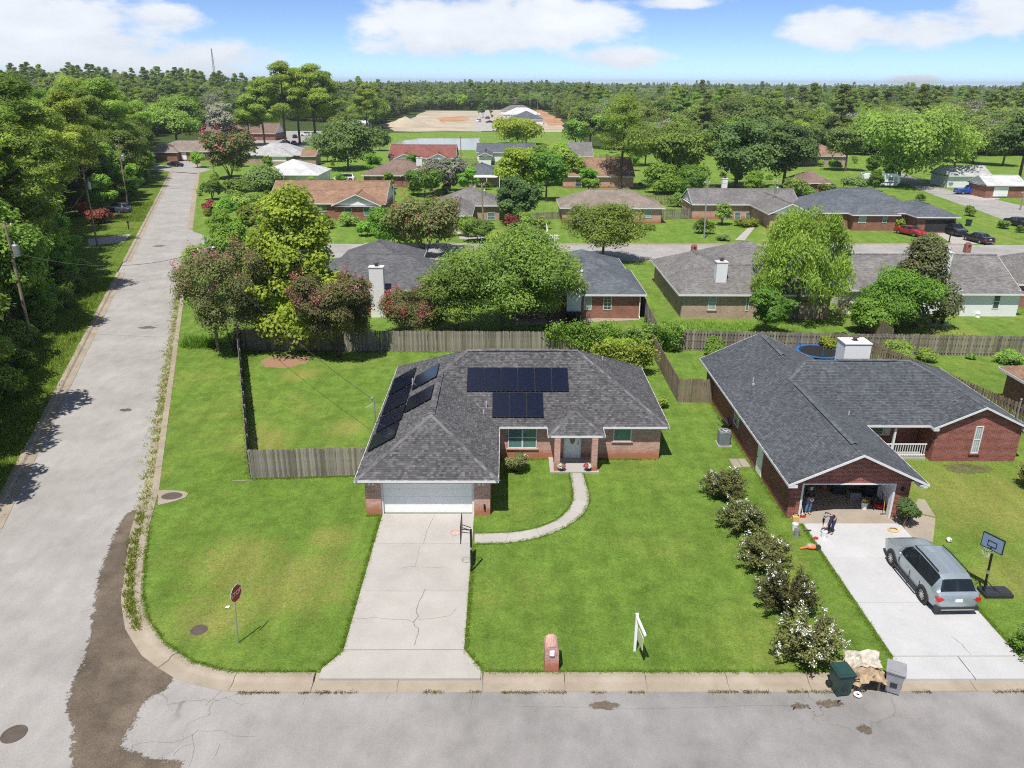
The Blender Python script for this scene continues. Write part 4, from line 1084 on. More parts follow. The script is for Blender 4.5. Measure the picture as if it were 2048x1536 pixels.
def house(label, blocks, roof, wall, name='house', wins=(), chim=None, gmat='white_siding', doors=(), oh=0.45, cat='house', group=None, wall2=None, pipes=()):
    """blocks: (x0, x1, y0, y1, kind, axis[, ze, pitch]) of the roof outline, world metres"""
    FOOT.extend(b[:4] for b in blocks); X0 = min(b[0] for b in blocks); X1 = max(b[1] for b in blocks); Y0 = min(b[2] for b in blocks)
    H = thing(name, label, cat, ((X0 + X1) / 2, Y0 + 3, 0), group=group)
    rm, tm, wm, gm, sm = MB(), MB(), MB(), MB(), MB()
    caps = []
    for bi, b in enumerate(blocks):
        x0, x1, y0, y1, kind, axis = b[:6]; ze = b[6] if len(b) > 6 else 2.55; pt = b[7] if len(b) > 7 else 0.45
        ze -= bi * 0.02
        pl, gab, ed, rr = block_roof(x0, x1, y0, y1, ze, pt, kind, axis)
        for q in pl: rm.poly(q)
        caps.append(rr)
        for p, q in ed: board(tm, p, q, .16, .03)
        sm.poly([(x0, y0, ze - .15), (x0, y1, ze - .15), (x1, y1, ze - .15), (x1, y0, ze - .15)])
        wx0, wx1, wy0, wy1 = x0 + oh, x1 - oh, y0 + oh, y1 - oh
        if axis == 'x' and kind == 'gable': wx0, wx1 = x0 + .25, x1 - .25
        wm.box(wx0, wx1, wy0, wy1, 0, ze - .15)
        for t in gab:
            c = sum((Vector(v) for v in t), Vector()) / 3; q = []
            for v in t:
                v = Vector(v)
                if axis == 'x': v.x += .25 if c.x < (x0 + x1) / 2 else -.25
                else: v.y += oh if c.y < (y0 + y1) / 2 else -oh
                v.z -= .05; q.append(v)
            gm.poly(q)
    R = rm.build('roof', K[roof], H, world=True)
    for p in R.data.polygons:
        if p.normal.z < 0: p.flip()
    for r0, r1 in caps:
        if (Vector(r1) - Vector(r0)).length > .4: cap(R, r0, r1, roof, (0, 0, 0), .2, h=.04)
    tm.build('fascia', K['white_trim'], H, world=True); sm.build('soffit', K['white_trim'], H, world=True)
    wm.build('wall', K[wall], H, world=True)
    if gm.f: gm.build('gable', K[gmat], H, world=True)
    for w in wins:
        x0, y0, x1, y1, Yb = w[:5]; kw = w[5] if len(w) > 5 else {}
        win_px(H, x0, y0, x1, y1, Yb, **kw)
    for d in doors:
        x0, y0, x1, y1, Yb, mat = d[:6]
        a, b = PW(x0, y1, Yb), PW(x1, y0, Yb)
        o = MB().box(a.x, b.x, Yb - .06, Yb - .004, max(0.02, a.z), b.z).build(d[6] if len(d) > 6 else 'door', K[mat], H, world=True)
        if len(d) > 6 and d[6] == 'garage_door' and mat != 'dark_interior':
            n = 4; hz = (b.z - max(.02, a.z)) / n
            for i in range(n): MB().box(a.x + .05, b.x - .05, Yb - .085, Yb - .06, max(.02, a.z) + i * hz + .02, max(.02, a.z) + (i + 1) * hz - .02).build('panel', K[mat], o)
    if chim:
        x, y, w, d, z0, z1, mat = chim
        c = MB().box(x - w / 2, x + w / 2, y - d / 2, y + d / 2, z0, z1).build('chimney', K[mat], H, world=True)
        MB().box(x - w / 2 - .05, x + w / 2 + .05, y - d / 2 - .05, y + d / 2 + .05, z1, z1 + .08).build('cap', K['white_trim'], c)
        MB().lathe([(.16, 0), (.16, .25), (.26, .27), (.26, .36), (.001, .45)], 10, (x, y, z1 + .08)).build('flue', K['iron'], c)
    for (x, y, z) in pipes: vent_pipe(R, (x - 0, y, z), .35, .06, 'galvanized')
    return H
def wy(b, oh=.45): return b[2] + oh           # front wall plane of a roof outline
# row behind the garden
b1 = (-21.0, -4.7, 74.0, 84.8)
house('grey roofed brick house with a tall white chimney behind the pink crape myrtle', [(*b1, 'hip', 'x', 2.5, .46), (-19, -9.5, 82.5, 93.5, 'hip', 'y', 2.5, .46)], 'roof_dark', 'dark_brick', 'house_with_white_chimney',
      wins=((790, 584, 802, 608, 74.45), (802, 584, 815, 608, 74.45, dict(pane='blind_glass'))), chim=(-12.35, 73.5, 1.35, .9, 0, PZ(760, 536, 73.1), 'white_siding'))
b2 = (0.5, 13.45, 72.4, 83.0)
house('brick house with bluish grey roof and white downpipe behind the ivy fence', [(*b2, 'hip', 'x', 2.5, .40), (3.5, 13.0, 80.5, 89.0, 'hip', 'y', 2.5, .4)], 'roof_slate', 'dark_brick', 'brick_house_with_patio',
      wins=((1167, 591, 1184, 620, 72.85, dict(pane='blind_glass')), (1206, 591, 1224, 620, 72.85, dict(grid=2, pane='window_glass'))), chim=(6.45, 71.9, 1.35, .9, 0, 4.9, 'white_siding'))
o = MB().tube([(12.9, 72.7, 2.4), (12.9, 72.75, .3), (12.95, 72.4, .12)], .05, 6).build('downpipe', K['white_paint']); o.parent = bpy.data.objects['brick_house_with_patio']; o.location = -Vector(o.parent.location)
b3 = (16.55, 31.8, 72.5, 81.1)
H_ = house('tan brick house with pale grey hip roof and white chimney', [(*b3, 'hip', 'x', 2.5, .47), (16.6, 24.5, 78.5, 88.5, 'hip', 'y', 2.5, .47), (22.5, 32.3, 84.5, 93.5, 'hip', 'x', 2.5, .47)], 'roof_gray', 'tan_brick', 'tan_brick_house',
      wins=((1415, 590, 1434, 620, 72.95, dict(pane='blind_glass', sill='tan_brick')), (1490, 590, 1500, 622, 72.95, dict(pane='teal_glass'))), chim=(20.9, 74.6, 1.05, .9, 3.0, 5.2, 'white_siding'), pipes=((18.2, 80.2, 3.2), (19.2, 79.0, 3.6)))
b4 = (33.8, 50.5, 74.3, 84.4)
house('white sided house with grey gable roof behind the dark magnolia', [(*b4, 'gable', 'x', 2.55, .5), (44.3, 50.8, 73.5, 80, 'hip', 'x', 2.4, .3)], 'roof_gray', 'white_siding', 'white_sided_house', gmat='white_siding',
      wins=((1983, 588, 2003, 617, 73.95, dict(pane='window_glass')), (1682, 560, 1690, 580, 74.75)), chim=(43.2, 76.2, 1.4, 1.0, 3.0, 5.9, 'white_siding'))
house('grey hip roofed brick house at the right edge behind the white sided one', [(52.0, 66, 77, 88, 'hip', 'x', 2.5, .45)], 'roof_gray', 'dark_brick', 'brick_house')
c = P(1997, 734, 2.5)
house('brick house with orange brown roof at the right edge beyond the fence', [(c.x, c.x + 12, c.y - 8.6, c.y, 'hip', 'x', 2.5, .5)], 'roof_orange', 'dark_brick', 'orange_roofed_house')
# north side of the cross street
c1 = hpx(533, 772, 407, 361); c1w = hpx(662, 762, 411, 381)
house('long orange roofed brick house with white front gable', [(*c1, 'gable', 'x'), (c1w[0], c1w[1], c1w[2], c1[3] - 4, 'gable', 'y')], 'roof_orange', 'dark_brick', 'orange_roofed_house',
      wins=((690, 415, 703, 431, wy(c1w)), (728, 415, 741, 431, wy(c1w)), (630, 410, 652, 424, wy(c1), dict(pane='teal_glass'))))
c2 = hpx(872, 1004, 411, 374); c2w = hpx(880, 945, 431, 395)
house('light grey roofed house with garage left of the round dark tree', [(*c2, 'hip', 'x'), (c2w[0], c2w[1], c2w[2], c2[2] + 5, 'hip', 'y')], 'roof_gray', 'tan_brick', 'grey_roofed_house', wins=((975, 425, 990, 440, wy(c2)),), doors=((893, 434, 940, 448, wy(c2w), 'gray_trim', 'garage_door'),))
c3 = hpx(1120, 1330, 416, 378)
house('pinkish brick house with taupe hip roof behind the round green tree', [(*c3, 'hip', 'x')], 'roof_tan', 'pink_brick', 'taupe_roofed_house', wins=((1287, 420, 1303, 436, wy(c3), dict(pane='blind_glass')),))
c4 = hpx(1385, 1600, 409, 377); c4w = hpx(1538, 1628, 428, 406)
house('brick house with pale grey gable roof and small chimney pot', [(*c4, 'gable', 'x'), (c4w[0], c4w[1], c4w[2], c4[2] + 6, 'gable', 'y')], 'roof_gray', 'pink_brick', 'grey_gabled_house', wins=((1468, 424, 1482, 440, wy(c4)), (1490, 424, 1502, 440, wy(c4)), (1446, 420, 1460, 438, wy(c4))),
      chim=((P(1468, 377, 5).x), c4[2] + 7.5, .9, .8, 3.5, 5.9, 'white_siding'), doors=((1515, 424, 1524, 447, wy(c4), 'dark_interior'),))
c5 = hpx(1622, 1860, 426, 375); c5w = hpx(1835, 1922, 434, 392); c5c = hpx(1700, 1795, 427, 397)
house('brick house with blue grey hip roof, cars on its drive', [(*c5, 'hip', 'x'), (c5w[0], c5w[1], c5w[2], c5[2] + 8, 'hip', 'y'), (c5c[0], c5c[1], c5c[2] - 1.2, c5[2] + 6, 'hip', 'y')], 'roof_slate', 'dark_brick', 'blue_roofed_house',
      wins=((1716, 428, 1734, 446, wy(c5c) - 1.2, dict(pane='blind_glass')), (1764, 428, 1776, 446, wy(c5c) - 1.2), (1806, 428, 1818, 446, wy(c5))), doors=((1848, 440, 1908, 462, wy(c5w), 'dark_interior', 'garage_door'),))  # garage stands open: a flat dark panel paints the shade inside it
# rows beyond
d1 = hpx(722, 864, 351, 318); d1w = hpx(800, 870, 352, 332)
house('brownish roofed brick house with white chimney beside the small leafy trees', [(*d1, 'hip', 'x'), (d1w[0], d1w[1], d1w[2], d1[2] + 5, 'gable', 'y')], 'roof_brown', 'dark_brick', 'brown_roofed_house', wins=((742, 352, 752, 362, wy(d1)), (770, 353, 786, 364, wy(d1), dict(pane='blind_glass'))), chim=(P(842, 330, 4).x, d1[2] + 5, 1.3, 1, 3, 5.8, 'white_siding'))
d2 = hpx(921, 1003, 350, 319)
hh = house('dark slate roofed house with a white porch awning', [(*d2, 'hip', 'y')], 'roof_slate', 'tan_brick', 'slate_roofed_house', wins=((955, 360, 962, 370, wy(d2)),))
a, b = PW(948, 352, d2[2]), PW(1000, 352, d2[2])
MB().box(a.x, b.x, d2[2] - 2.2, d2[2], 2.25, 2.36).build('awning', K['white_paint'], hh, world=True)
for x in (a.x + .1, (a.x + b.x) / 2, b.x - .1): MB().box(x - .06, x + .06, d2[2] - 2.15, d2[2] - 2.03, 0, 2.25).build('awning_post', K['white_paint'], hh, world=True)
d3 = hpx(775, 912, 316, 289); w1 = hpx(786, 832, 318, 303); w2 = hpx(852, 900, 318, 303)
house('dull red roofed house with two pale front gables by the pond', [(*d3, 'gable', 'x'), (w1[0], w1[1], w1[2], d3[2] + 4, 'gable', 'y'), (w2[0], w2[1], w2[2], d3[2] + 4, 'gable', 'y')], 'roof_red', 'white_siding', 'red_roofed_house', gmat='white_siding', wins=((863, 318, 870, 326, wy(w2)),))
d4 = hpx(952, 1072, 305, 286); w3 = hpx(955, 985, 312, 302)
house('dark blue grey roofed house behind the yellow green tree', [(*d4, 'gable', 'x'), (w3[0], w3[1], w3[2], d4[2] + 4, 'gable', 'y')], 'roof_slate', 'white_siding', 'dark_roofed_house')
d5 = hpx(1125, 1270, 353, 314)
house('house with bright terracotta roof behind the tall lone pine', [(*d5, 'gable', 'x')], 'roof_orange', 'pink_brick', 'terracotta_roofed_house', wins=((1150, 358, 1176, 374, wy(d5), dict(pane='window_glass', cols=2)),))
d6 = hpx(1140, 1187, 312, 284)
house('pale blue grey roofed house in the gap beside the lone pine', [(*d6, 'gable', 'x')], 'roof_gray', 'white_siding', 'pale_roofed_house')
l1 = hpx(296, 432, 303, 281)
house('low brick house with grey hip roof where the road ends', [(*l1, 'hip', 'x'), (l1[0] - 1, l1[0] + 9, l1[2] - 2, l1[2] + 8, 'hip', 'y')], 'roof_tan', 'dark_brick', 'grey_hip_house', wins=((345, 305, 352, 315, wy(l1), dict(pane='blind_glass')), (383, 305, 400, 314, wy(l1)), (406, 305, 422, 314, wy(l1))), doors=((364, 305, 372, 319, wy(l1), 'white_door'),))
l2 = hpx(485, 610, 310, 286); l2w = hpx(527, 585, 312, 293)
house('pale grey hip roofed house with white garage door under the pines', [(*l2, 'hip', 'x'), (l2w[0], l2w[1], l2w[2], l2[2] + 6, 'hip', 'y')], 'roof_pale', 'tan_brick', 'pale_hip_house', doors=((536, 313, 572, 323, wy(l2w), 'white_door', 'garage_door'),), wins=((510, 312, 519, 320, wy(l2)),))
l3 = hpx(507, 638, 350, 318, .4)
house('house with bright white roof above the orange one', [(*l3, 'hip', 'x', 2.55, .4)], 'roof_white', 'white_siding', 'white_roofed_house')
l4 = hpx(405, 552, 267, 246)
house('long brown roofed house behind the reddish tree', [(*l4, 'gable', 'x')], 'roof_brown', 'dark_brick', 'brown_roofed_house')
r1 = hpx(1898, 1985, 352, 331); 
house('pale sided house under trees at the right beyond the blue pickup', [(*r1, 'gable', 'x')], 'roof_pale', 'white_siding', 'pale_sided_house')
r2 = hpx(1975, 2055, 371, 350)
house('white garage with row of small door lights at the right edge', [(*r2, 'gable', 'x')], 'roof_white', 'dark_brick', 'white_garage', doors=((1985, 374, 2018, 393, wy(r2), 'white_door', 'garage_door'),))
r3 = hpx(1608, 1697, 312, 287)
house('brick house with warm orange hip roof beyond the big oak', [(*r3, 'hip', 'x')], 'roof_orange', 'tan_brick', 'orange_hip_house', wins=((1622, 315, 1633, 323, wy(r3)),))
r4 = hpx(1600, 1668, 366, 340)
house('small brown roofed house with white patio cover behind the grey gabled one', [(*r4, 'hip', 'x')], 'roof_brown', 'dark_brick', 'small_brown_house')
for lab, a, rf in (('finished dark roofed house on the far building site', (1018, 1088, 239, 222), 'roof_slate'), ('house with white unfinished roof on the far building site', (1005, 1082, 229, 215), 'roof_white'), ('grey roofed house farthest back on the building site', (1000, 1068, 221, 210), 'roof_gray')):
    q = hpx(*a); house(lab, [(*q, 'hip', 'x')], rf, 'white_siding', 'new_house')
q = hpx(690, 738, 249, 241); house('white metal roofed shed among the far trees', [(*q, 'gable', 'x')], 'roof_white', 'white_siding', 'shed', cat='shed')
q = hpx(600, 632, 312, 298); house('small orange roofed outbuilding beside the pale grey house', [(*q, 'gable', 'x')], 'roof_orange', 'tan_brick', 'outbuilding', cat='outbuilding')

# ------------------------------------------------------------------ fences: every picket its own board
def picket_mesh(mat, w=.138, h=1.8, t=.02, seed=0):
    m = MB(); r = random.Random(seed); hh = h + r.uniform(-.03, .03)
    p = [(-w / 2, 0), (w / 2, 0), (w / 2, hh - .04), (w / 2 - .035, hh), (-w / 2 + .035, hh), (-w / 2, hh - .04)]
    m.poly([(a, -t / 2, b) for a, b in p]); m.poly([(a, t / 2, b) for a, b in p][::-1])
    for i in range(6):
        j = (i + 1) % 6; m.poly([(p[i][0], -t / 2, p[i][1]), (p[i][0], t / 2, p[i][1]), (p[j][0], t / 2, p[j][1]), (p[j][0], -t / 2, p[j][1])])
    return m.mesh('picket', K[mat])
PM = {mt: [picket_mesh(mt, seed=i) for i in range(4)] for mt in ('fence_wood', 'brown_fence_wood')}
PMS = {mt: [picket_mesh(mt, h=1.25, seed=i) for i in range(3)] for mt in ('fence_wood',)}
def fence(label, a, b, mat='fence_wood', pitch=.147, shadowbox=False, h=1.8, lean=.012, meshes=None, rail_side=1, name='wood_fence'):
    A, B = Vector((a[0], a[1], 0)), Vector((b[0], b[1], 0)); d = B - A; L = d.length; ang = math.atan2(d.y, d.x)
    T = thing(name, label, 'fence', A, ang, None)
    n = int(L / pitch); ms = meshes or PM[mat]
    for i in range(n):
        y = 0 if not shadowbox else (.06 if i % 2 else -.06)
        inst('picket', R_.choice(ms), T, ((i + .5) * L / n, y, R_.uniform(-.01, .02)), (R_.uniform(-lean, lean), R_.uniform(-lean, lean), 0), (1 if not shadowbox else 1.1, 1, h / 1.8 if meshes is None else 1))
    off = .0 if shadowbox else .03 * rail_side
    for z in ((.3, .95, 1.55) if h > 1.5 else (.3, .9)):
        MB().box(0, L, off - .02, off + .02, z - .04, z + .04).build('rail', K[mat], T)
    k = max(1, round(L / 2.44))
    for i in range(k + 1): MB().box(-.045, .045, -.045, .045, 0, h - .08).build('post', K[mat], T, loc=(i * L / k, off + (.065 * rail_side if not shadowbox else 0), 0))
    return T
LF = [(-22.6, 62.9), (-14.66, 39.93)]
fence('weathered picket fence running along the left side yard', LF[0], LF[1], rail_side=1)
fence('short grey picket fence joining the side yard to the garage', (-14.62, 39.95), (-7.35, 40.37), rail_side=1)
fence('long grey picket fence behind the back yard, vines on it', (-22.5, 63.0), (12.25, 62.6), rail_side=1)
fence('brown picket fence between the two back yards', (12.3, 62.5), (12.3, 51.6), 'brown_fence_wood')
fence('short brown picket fence between the two near houses', (12.38, 51.5), (14.7, 51.5), 'brown_fence_wood')
fence('shadowbox fence behind the neighbouring back yard', (12.4, 63.4), (29.3, 62.3), 'fence_wood', .125, True)
fence('shadowbox fence at the right beyond the corner post', (29.5, 62.3), (46, 61.6), 'fence_wood', .125, True)
a, b = P(1790, 706), P(2060, 868)
fence('shadowbox fence slanting down the far side of the red brick house', (29.4, 62.1), (b.x - .3, b.y), 'brown_fence_wood', .13, True)
fence('picket fence between the ivy yard and the tan brick house', (13.9, 84), (13.2, 63.8), 'fence_wood', .16)
fence('picket fence between the tan brick and the white sided house', (33.4, 72.5), (33.2, 64), 'brown_fence_wood', .16)
a, b = P(1323, 440), P(1392, 437)
fence('grey board fence between the taupe roofed and the grey gabled house', (a.x, a.y), (b.x, b.y), 'fence_wood', .2)
a, b = P(1622, 448), P(1700, 452)
fence('grey board fence beside the blue roofed house', (a.x, a.y), (b.x, b.y), 'fence_wood', .22)
a, b = P(1265, 410), P(1400, 408)
fence('dark board fence in the shade of the big trees', (a.x, a.y), (b.x, b.y), 'brown_fence_wood', .3)
a, b = P(918, 330), P(955, 330)
fence('far board fence by the dark roofed house', (a.x, a.y), (b.x, b.y), 'fence_wood', .35)
a, b = P(1060, 440), P(1130, 437)
fence('low grey fence beside the round dark tree', (a.x, a.y), (b.x, b.y), 'fence_wood', .2, h=1.2)
t = thing('white_fence', 'low white picket fence corner by the round green tree', 'fence', P(1093, 483))
m = MB(); p0, p1, p2 = P(1092, 455) - t.location, P(1096, 482) - t.location, P(1118, 482) - t.location
for a, b in ((p0, p1), (p1, p2)):
    d = (b - a); n = int(d.length / .28)
    for i in range(n):
        q = a + d * (i / n); MB().box(q.x - .05, q.x + .05, q.y - .05, q.y + .05, 0, 1.0).build('picket', K['white_paint'], t)
    for z in (.35, .8): MB().tube([a + Vector((0, 0, z)), b + Vector((0, 0, z))], .035, 6).build('rail', K['white_paint'], t)
# ------------------------------------------------------------------ trees and plants
def unit(a): return a / np.maximum(np.linalg.norm(a, axis=-1, keepdims=True), 1e-9)
def quads_mesh(name, V, Fq, tint, mats, midx=None):
    me = bpy.data.meshes.new(name)
    nv, nf = len(V), len(Fq)
    me.vertices.add(nv); me.vertices.foreach_set('co', np.asarray(V, dtype=np.float32).ravel())
    me.loops.add(nf * 4); me.loops.foreach_set('vertex_index', np.asarray(Fq, dtype=np.int32).ravel())
    me.polygons.add(nf); me.polygons.foreach_set('loop_start', np.arange(0, nf * 4, 4, dtype=np.int32))
    try: me.polygons.foreach_set('loop_total', np.full(nf, 4, dtype=np.int32))
    except Exception: pass
    for m in mats: me.materials.append(K[m])
    if midx is not None: me.polygons.foreach_set('material_index', np.asarray(midx, dtype=np.int32))
    a = me.attributes.new('tint', 'FLOAT', 'FACE'); a.data.foreach_set('value', np.asarray(tint, dtype=np.float32))
    me.update(calc_edges=True)
    return me
def leaf_quads(p, n, s, rg, aspect=0.6, along=None):
    N = len(p); n = unit(n)
    t = rg.normal(size=(N, 3)) if along is None else along + rg.normal(size=(N, 3)) * .35
    t = unit(t - n * np.sum(t * n, 1, keepdims=True)); b = np.cross(n, t)
    s = np.asarray(s).reshape(-1, 1)
    V = np.stack([p + t * s, p + b * s * aspect, p - t * s, p - b * s * aspect], 1).reshape(-1, 3)
    return V, np.arange(N * 4).reshape(-1, 4)
def clump_centres(kind, H, W, rg, n):
    u = unit(rg.normal(size=(n, 3)))
    R = W / 2
    if kind == 'forest':
        c = u * rg.uniform(.62, .9, (n, 1)); t = np.arctan2(c[:, 1], c[:, 0]); f = 1 + .16 * np.sin(3 * t + rg.uniform(0, 6)) + .1 * np.sin(5 * t + rg.uniform(0, 6))
        return np.stack([c[:, 0] * R * f, c[:, 1] * R * f, H * .58 + np.where(c[:, 2] < 0, c[:, 2] * .9, c[:, 2]) * H * .39 * f], 1)
    if kind in ('oak', 'round', 'shrub', 'forest'):
        zc, rz, nl, lr = {'oak': (.56, .42, 12, .38), 'round': (.52, .42, 16, .30), 'shrub': (.48, .40, 7, .42), 'forest': (.60, .36, 6, .52)}[kind]
        lu = unit(rg.normal(size=(nl, 3)) + np.array([0, 0, .25])) * rg.uniform(.42, .68, (nl, 1)); ls = lr * rg.uniform(.7, 1.25, nl)
        k = rg.integers(0, nl, n); c = lu[k] + u * ls[k][:, None] * rg.uniform(.55, 1.0, (n, 1))
        c[:, 2] = np.where(c[:, 2] < 0, c[:, 2] * .8, c[:, 2])
        return np.stack([c[:, 0] * R, c[:, 1] * R, H * zc + c[:, 2] * H * rz], 1)
    if kind == 'cone':
        z = rg.uniform(.10, .93, n); r = R * np.minimum(1, 1.18 * (1 - z) ** .75 + .06) * rg.uniform(.5, .9, n) * np.minimum(1, .55 + z * 2.2); t = rg.uniform(0, 6.283, n)
        return np.stack([r * np.cos(t), r * np.sin(t), z * H], 1)
    if kind == 'pine':
        nb = 22; bz = np.linspace(.40, .97, nb) + rg.normal(size=nb) * .015; ba = np.arange(nb) * 2.4 + rg.uniform(0, 1.2, nb); k = rg.integers(0, nb, n); f = rg.uniform(.35, 1.0, n) ** .7
        prof = np.interp(bz, [.36, .48, .62, .8, 1.0], [.55, .95, 1.0, .72, .12]) * rg.uniform(.65, 1.1, nb); r = R * prof[k] * f; t = ba[k] + rg.normal(size=n) * .22
        return np.stack([r * np.cos(t), r * np.sin(t), (bz[k] + .035 * f + rg.normal(size=n) * .012) * H], 1)
    if kind == 'vase':
        z = rg.uniform(.32, .92, n); r = R * (.35 + .75 * np.sin(np.clip((z - .2) / .8, 0, 1) * 2.4)) * rg.uniform(.55, .92, n) ** .7; t = rg.uniform(0, 6.283, n)
        return np.stack([r * np.cos(t), r * np.sin(t), z * H], 1)
    if kind == 'willow':
        z = rg.uniform(.30, .93, n); r = R * np.sqrt(np.clip(1 - (np.clip(z - .45, 0, 1) / .55) ** 2, .05, 1)) * rg.uniform(.55, .95, n); t = rg.uniform(0, 6.283, n)
        return np.stack([r * np.cos(t), r * np.sin(t), z * H], 1)
def crown_data(kind, H, W, seed, s, cov=2.1, nmax=16000, ncl=None, nmin=500):
    cov *= 1.2; nmax = int(nmax * 1.2); rg = np.random.default_rng(seed)
    ncl = ncl or {'oak': 110, 'round': 130, 'shrub': 45, 'forest': 85, 'cone': 100, 'pine': 90, 'vase': 70, 'willow': 80}[kind]
    C = clump_centres(kind, H, W, rg, ncl)
    R = W / 2
    asp = {'pine': .33, 'willow': .28, 'round': .55}.get(kind, .62)
    area = 4 * math.pi * ((R * R * 2 + R * H * .4) / 3)
    N = int(min(nmax, max(nmin, cov * area / (2 * s * s * asp))))
    cr = {'oak': .24, 'round': .21, 'shrub': .33, 'forest': .27, 'cone': .27, 'pine': .26, 'vase': .28, 'willow': .24}[kind] * R
    crs = cr * rg.uniform(.65, 1.3, ncl)
    w = crs ** 2; idx = rg.choice(ncl, N, p=w / w.sum())
    d = unit(rg.normal(size=(N, 3))); d[:, 2] = np.abs(d[:, 2]) * np.where(rg.random(N) < .84, 1, -1)
    rad = crs[idx][:, None] * rg.uniform(.55, 1.08, (N, 1))
    fl = {'pine': (1.15, 1.15, .6), 'willow': (.8, .8, 1.5), 'oak': (1.1, 1.1, .75)}.get(kind, (1, 1, .85))
    p = C[idx] + d * rad * np.array(fl)
    p[:, 2] = np.maximum(p[:, 2], .05 * H if kind != 'shrub' else .04)
    out = unit(p - np.array([0, 0, H * .5]))
    nrm = d * .85 + out * .25 + np.array([-.1, -.2, .55]) + rg.normal(size=(N, 3)) * .45
    along = None
    if kind == 'willow': along = np.tile(np.array([[0, 0, -1.0]]), (N, 1)); nrm = out * .6 + rg.normal(size=(N, 3)) * .5
    ct = rg.uniform(0, 1, ncl)
    tint = np.clip(.5 * rg.random(N) + .5 * ct[idx], 0, 1)
    sz = s * rg.uniform(.65, 1.35, N)
    return rg, C, p, nrm, sz, tint, asp, along
def trunk_mb(kind, H, W, C, seed, mb=None, n=7):
    r = random.Random(seed); m = mb or MB()
    r0 = max(.05, H * {'pine': .016, 'vase': .012, 'shrub': .012}.get(kind, .021))
    if kind == 'vase' or kind == 'shrub':
        k = 5 if kind == 'vase' else 6
        for i in range(k):
            a = math.tau * i / k + r.uniform(-.3, .3); q = C[r.randrange(len(C))]
            m.tube([(math.cos(a) * r0 * 1.5, math.sin(a) * r0 * 1.5, -.05), (q[0] * .35, q[1] * .35, H * .3), (q[0] * .75, q[1] * .75, max(H * .35, q[2] * .8)), tuple(q)], [r0, r0 * .8, r0 * .5, r0 * .15], 5, caps=False)
        return m
    top = {'pine': .92, 'cone': .9, 'willow': .6}.get(kind, .55)
    lean = (r.uniform(-.03, .03) * H, r.uniform(-.03, .03) * H)
    pts = [(lean[0] * t * t, lean[1] * t * t, H * top * t - .05) for t in (0, .05, .3, .6, 1)]
    m.tube(pts, [r0 * 1.5, r0 * 1.1, r0 * .95, r0 * .8, r0 * .25], n, caps=False)
    lim = 14 if kind in ('oak', 'forest', 'pine') else 10
    for i in range(lim):
        q = C[r.randrange(len(C))]; t = min(.95, max(.32, (q[2] / H - (.12 if kind != 'pine' else .03)) / top)); s = (lean[0] * t * t, lean[1] * t * t, H * top * t)
        mid = ((s[0] + q[0]) / 2, (s[1] + q[1]) / 2, s[2] * .55 + q[2] * .45 + r.uniform(0, .03) * H)
        m.tube([s, mid, tuple(q)], [r0 * .5, r0 * .32, r0 * .1], 5, caps=False)
    return m
def tree(label, kind, mat, loc, H, W, seed, s=.14, blossom=None, name='tree', cat='tree', group=None, bark='bark', cov=2.1, nmax=16000, bl_n=900, bl_zone=.5, ncl=None, nmin=500):
    T = thing(name, label, cat, loc, 0, group)
    rg, C, p, nrm, sz, tint, asp, along = crown_data(kind, H, W, seed, s, cov, nmax, ncl, nmin)
    V, F = leaf_quads(p, nrm, sz, rg, asp, along)
    me = quads_mesh('crown', V, F, tint, [mat]); inst('crown', me, T)
    m = trunk_mb(kind, H, W, C, seed)
    m.build('trunk', K[bark], T, smooth=True)
    if blossom:
        out = unit(C - np.array([0, 0, H * .35])); sel = [i for i in range(len(C)) if C[i][2] > H * bl_zone]
        if not sel: sel = list(range(len(C)))
        nb = max(6, len(sel)); pts = []
        for k in range(nb):
            i = sel[k % len(sel)]; c = C[i] + out[i] * W * .125 + rg.normal(size=3) * W * .035
            pts.append(c + rg.normal(size=(max(3, bl_n // nb), 3)) * np.array([.035, .035, .05]) * W)
        p2 = np.concatenate(pts); n2 = unit(rg.normal(size=p2.shape)) + np.array([0, 0, .5])
        V, F = leaf_quads(p2, n2, s * rg.uniform(.45, .9, len(p2)), rg, .8)
        inst('blossoms', quads_mesh('blossoms', V, F, rg.random(len(p2)), [blossom]), T)
    return T
SEED = [100]
def tree_px(label, kind, mat, cx, yb, yt, wpx, **k):
    b = P(cx, yb); top = PZ(cx, yt, b.y); depth = (b - Vector((0, 0, CZ))).dot(_f)
    SEED[0] += 1
    return tree(label, kind, mat, b, max(.4, top), wpx * depth / FPX, SEED[0], **k)
tp = tree_px
# --- along the back fence and the next row of gardens
tp('pink flowering crape myrtle beside the street light pole', 'vase', 'leaf_crape', 470, 702, 497, 170, s=.085, blossom='petal_pink', name='crape_myrtle', nmax=34000, cov=3.2, bl_n=2800, bl_zone=.55)
tp('pink flowering crape myrtle in the back yard against the fence', 'vase', 'leaf_crape', 676, 714, 545, 138, s=.08, blossom='petal_pink', name='crape_myrtle', nmax=34000, cov=3.2, bl_n=2400, bl_zone=.6)
tp('low reddish pink crape myrtle in front of the white chimney house', 'vase', 'leaf_crape', 838, 668, 592, 122, s=.08, blossom='petal_red', name='crape_myrtle', nmax=20000, bl_n=3200, bl_zone=.6)
tp('tall yellow green sycamore between the pink crape myrtles', 'cone', 'leaf_yellow', 605, 688, 372, 215, s=.16, name='sycamore_tree', nmax=26000, cov=2.5)
tp('lower yellow green tree beside the tall sycamore', 'oak', 'leaf_yellow', 570, 690, 520, 130, s=.15, name='sycamore_tree')
tp('dense green tree at the left corner of the street behind', 'round', 'leaf_bright', 470, 600, 405, 130, s=.12, nmax=22000, name='garden_tree')
tp('dark green bushy tree under the pink crape by the road', 'oak', 'leaf_oak', 415, 610, 470, 100, s=.11, name='garden_tree')
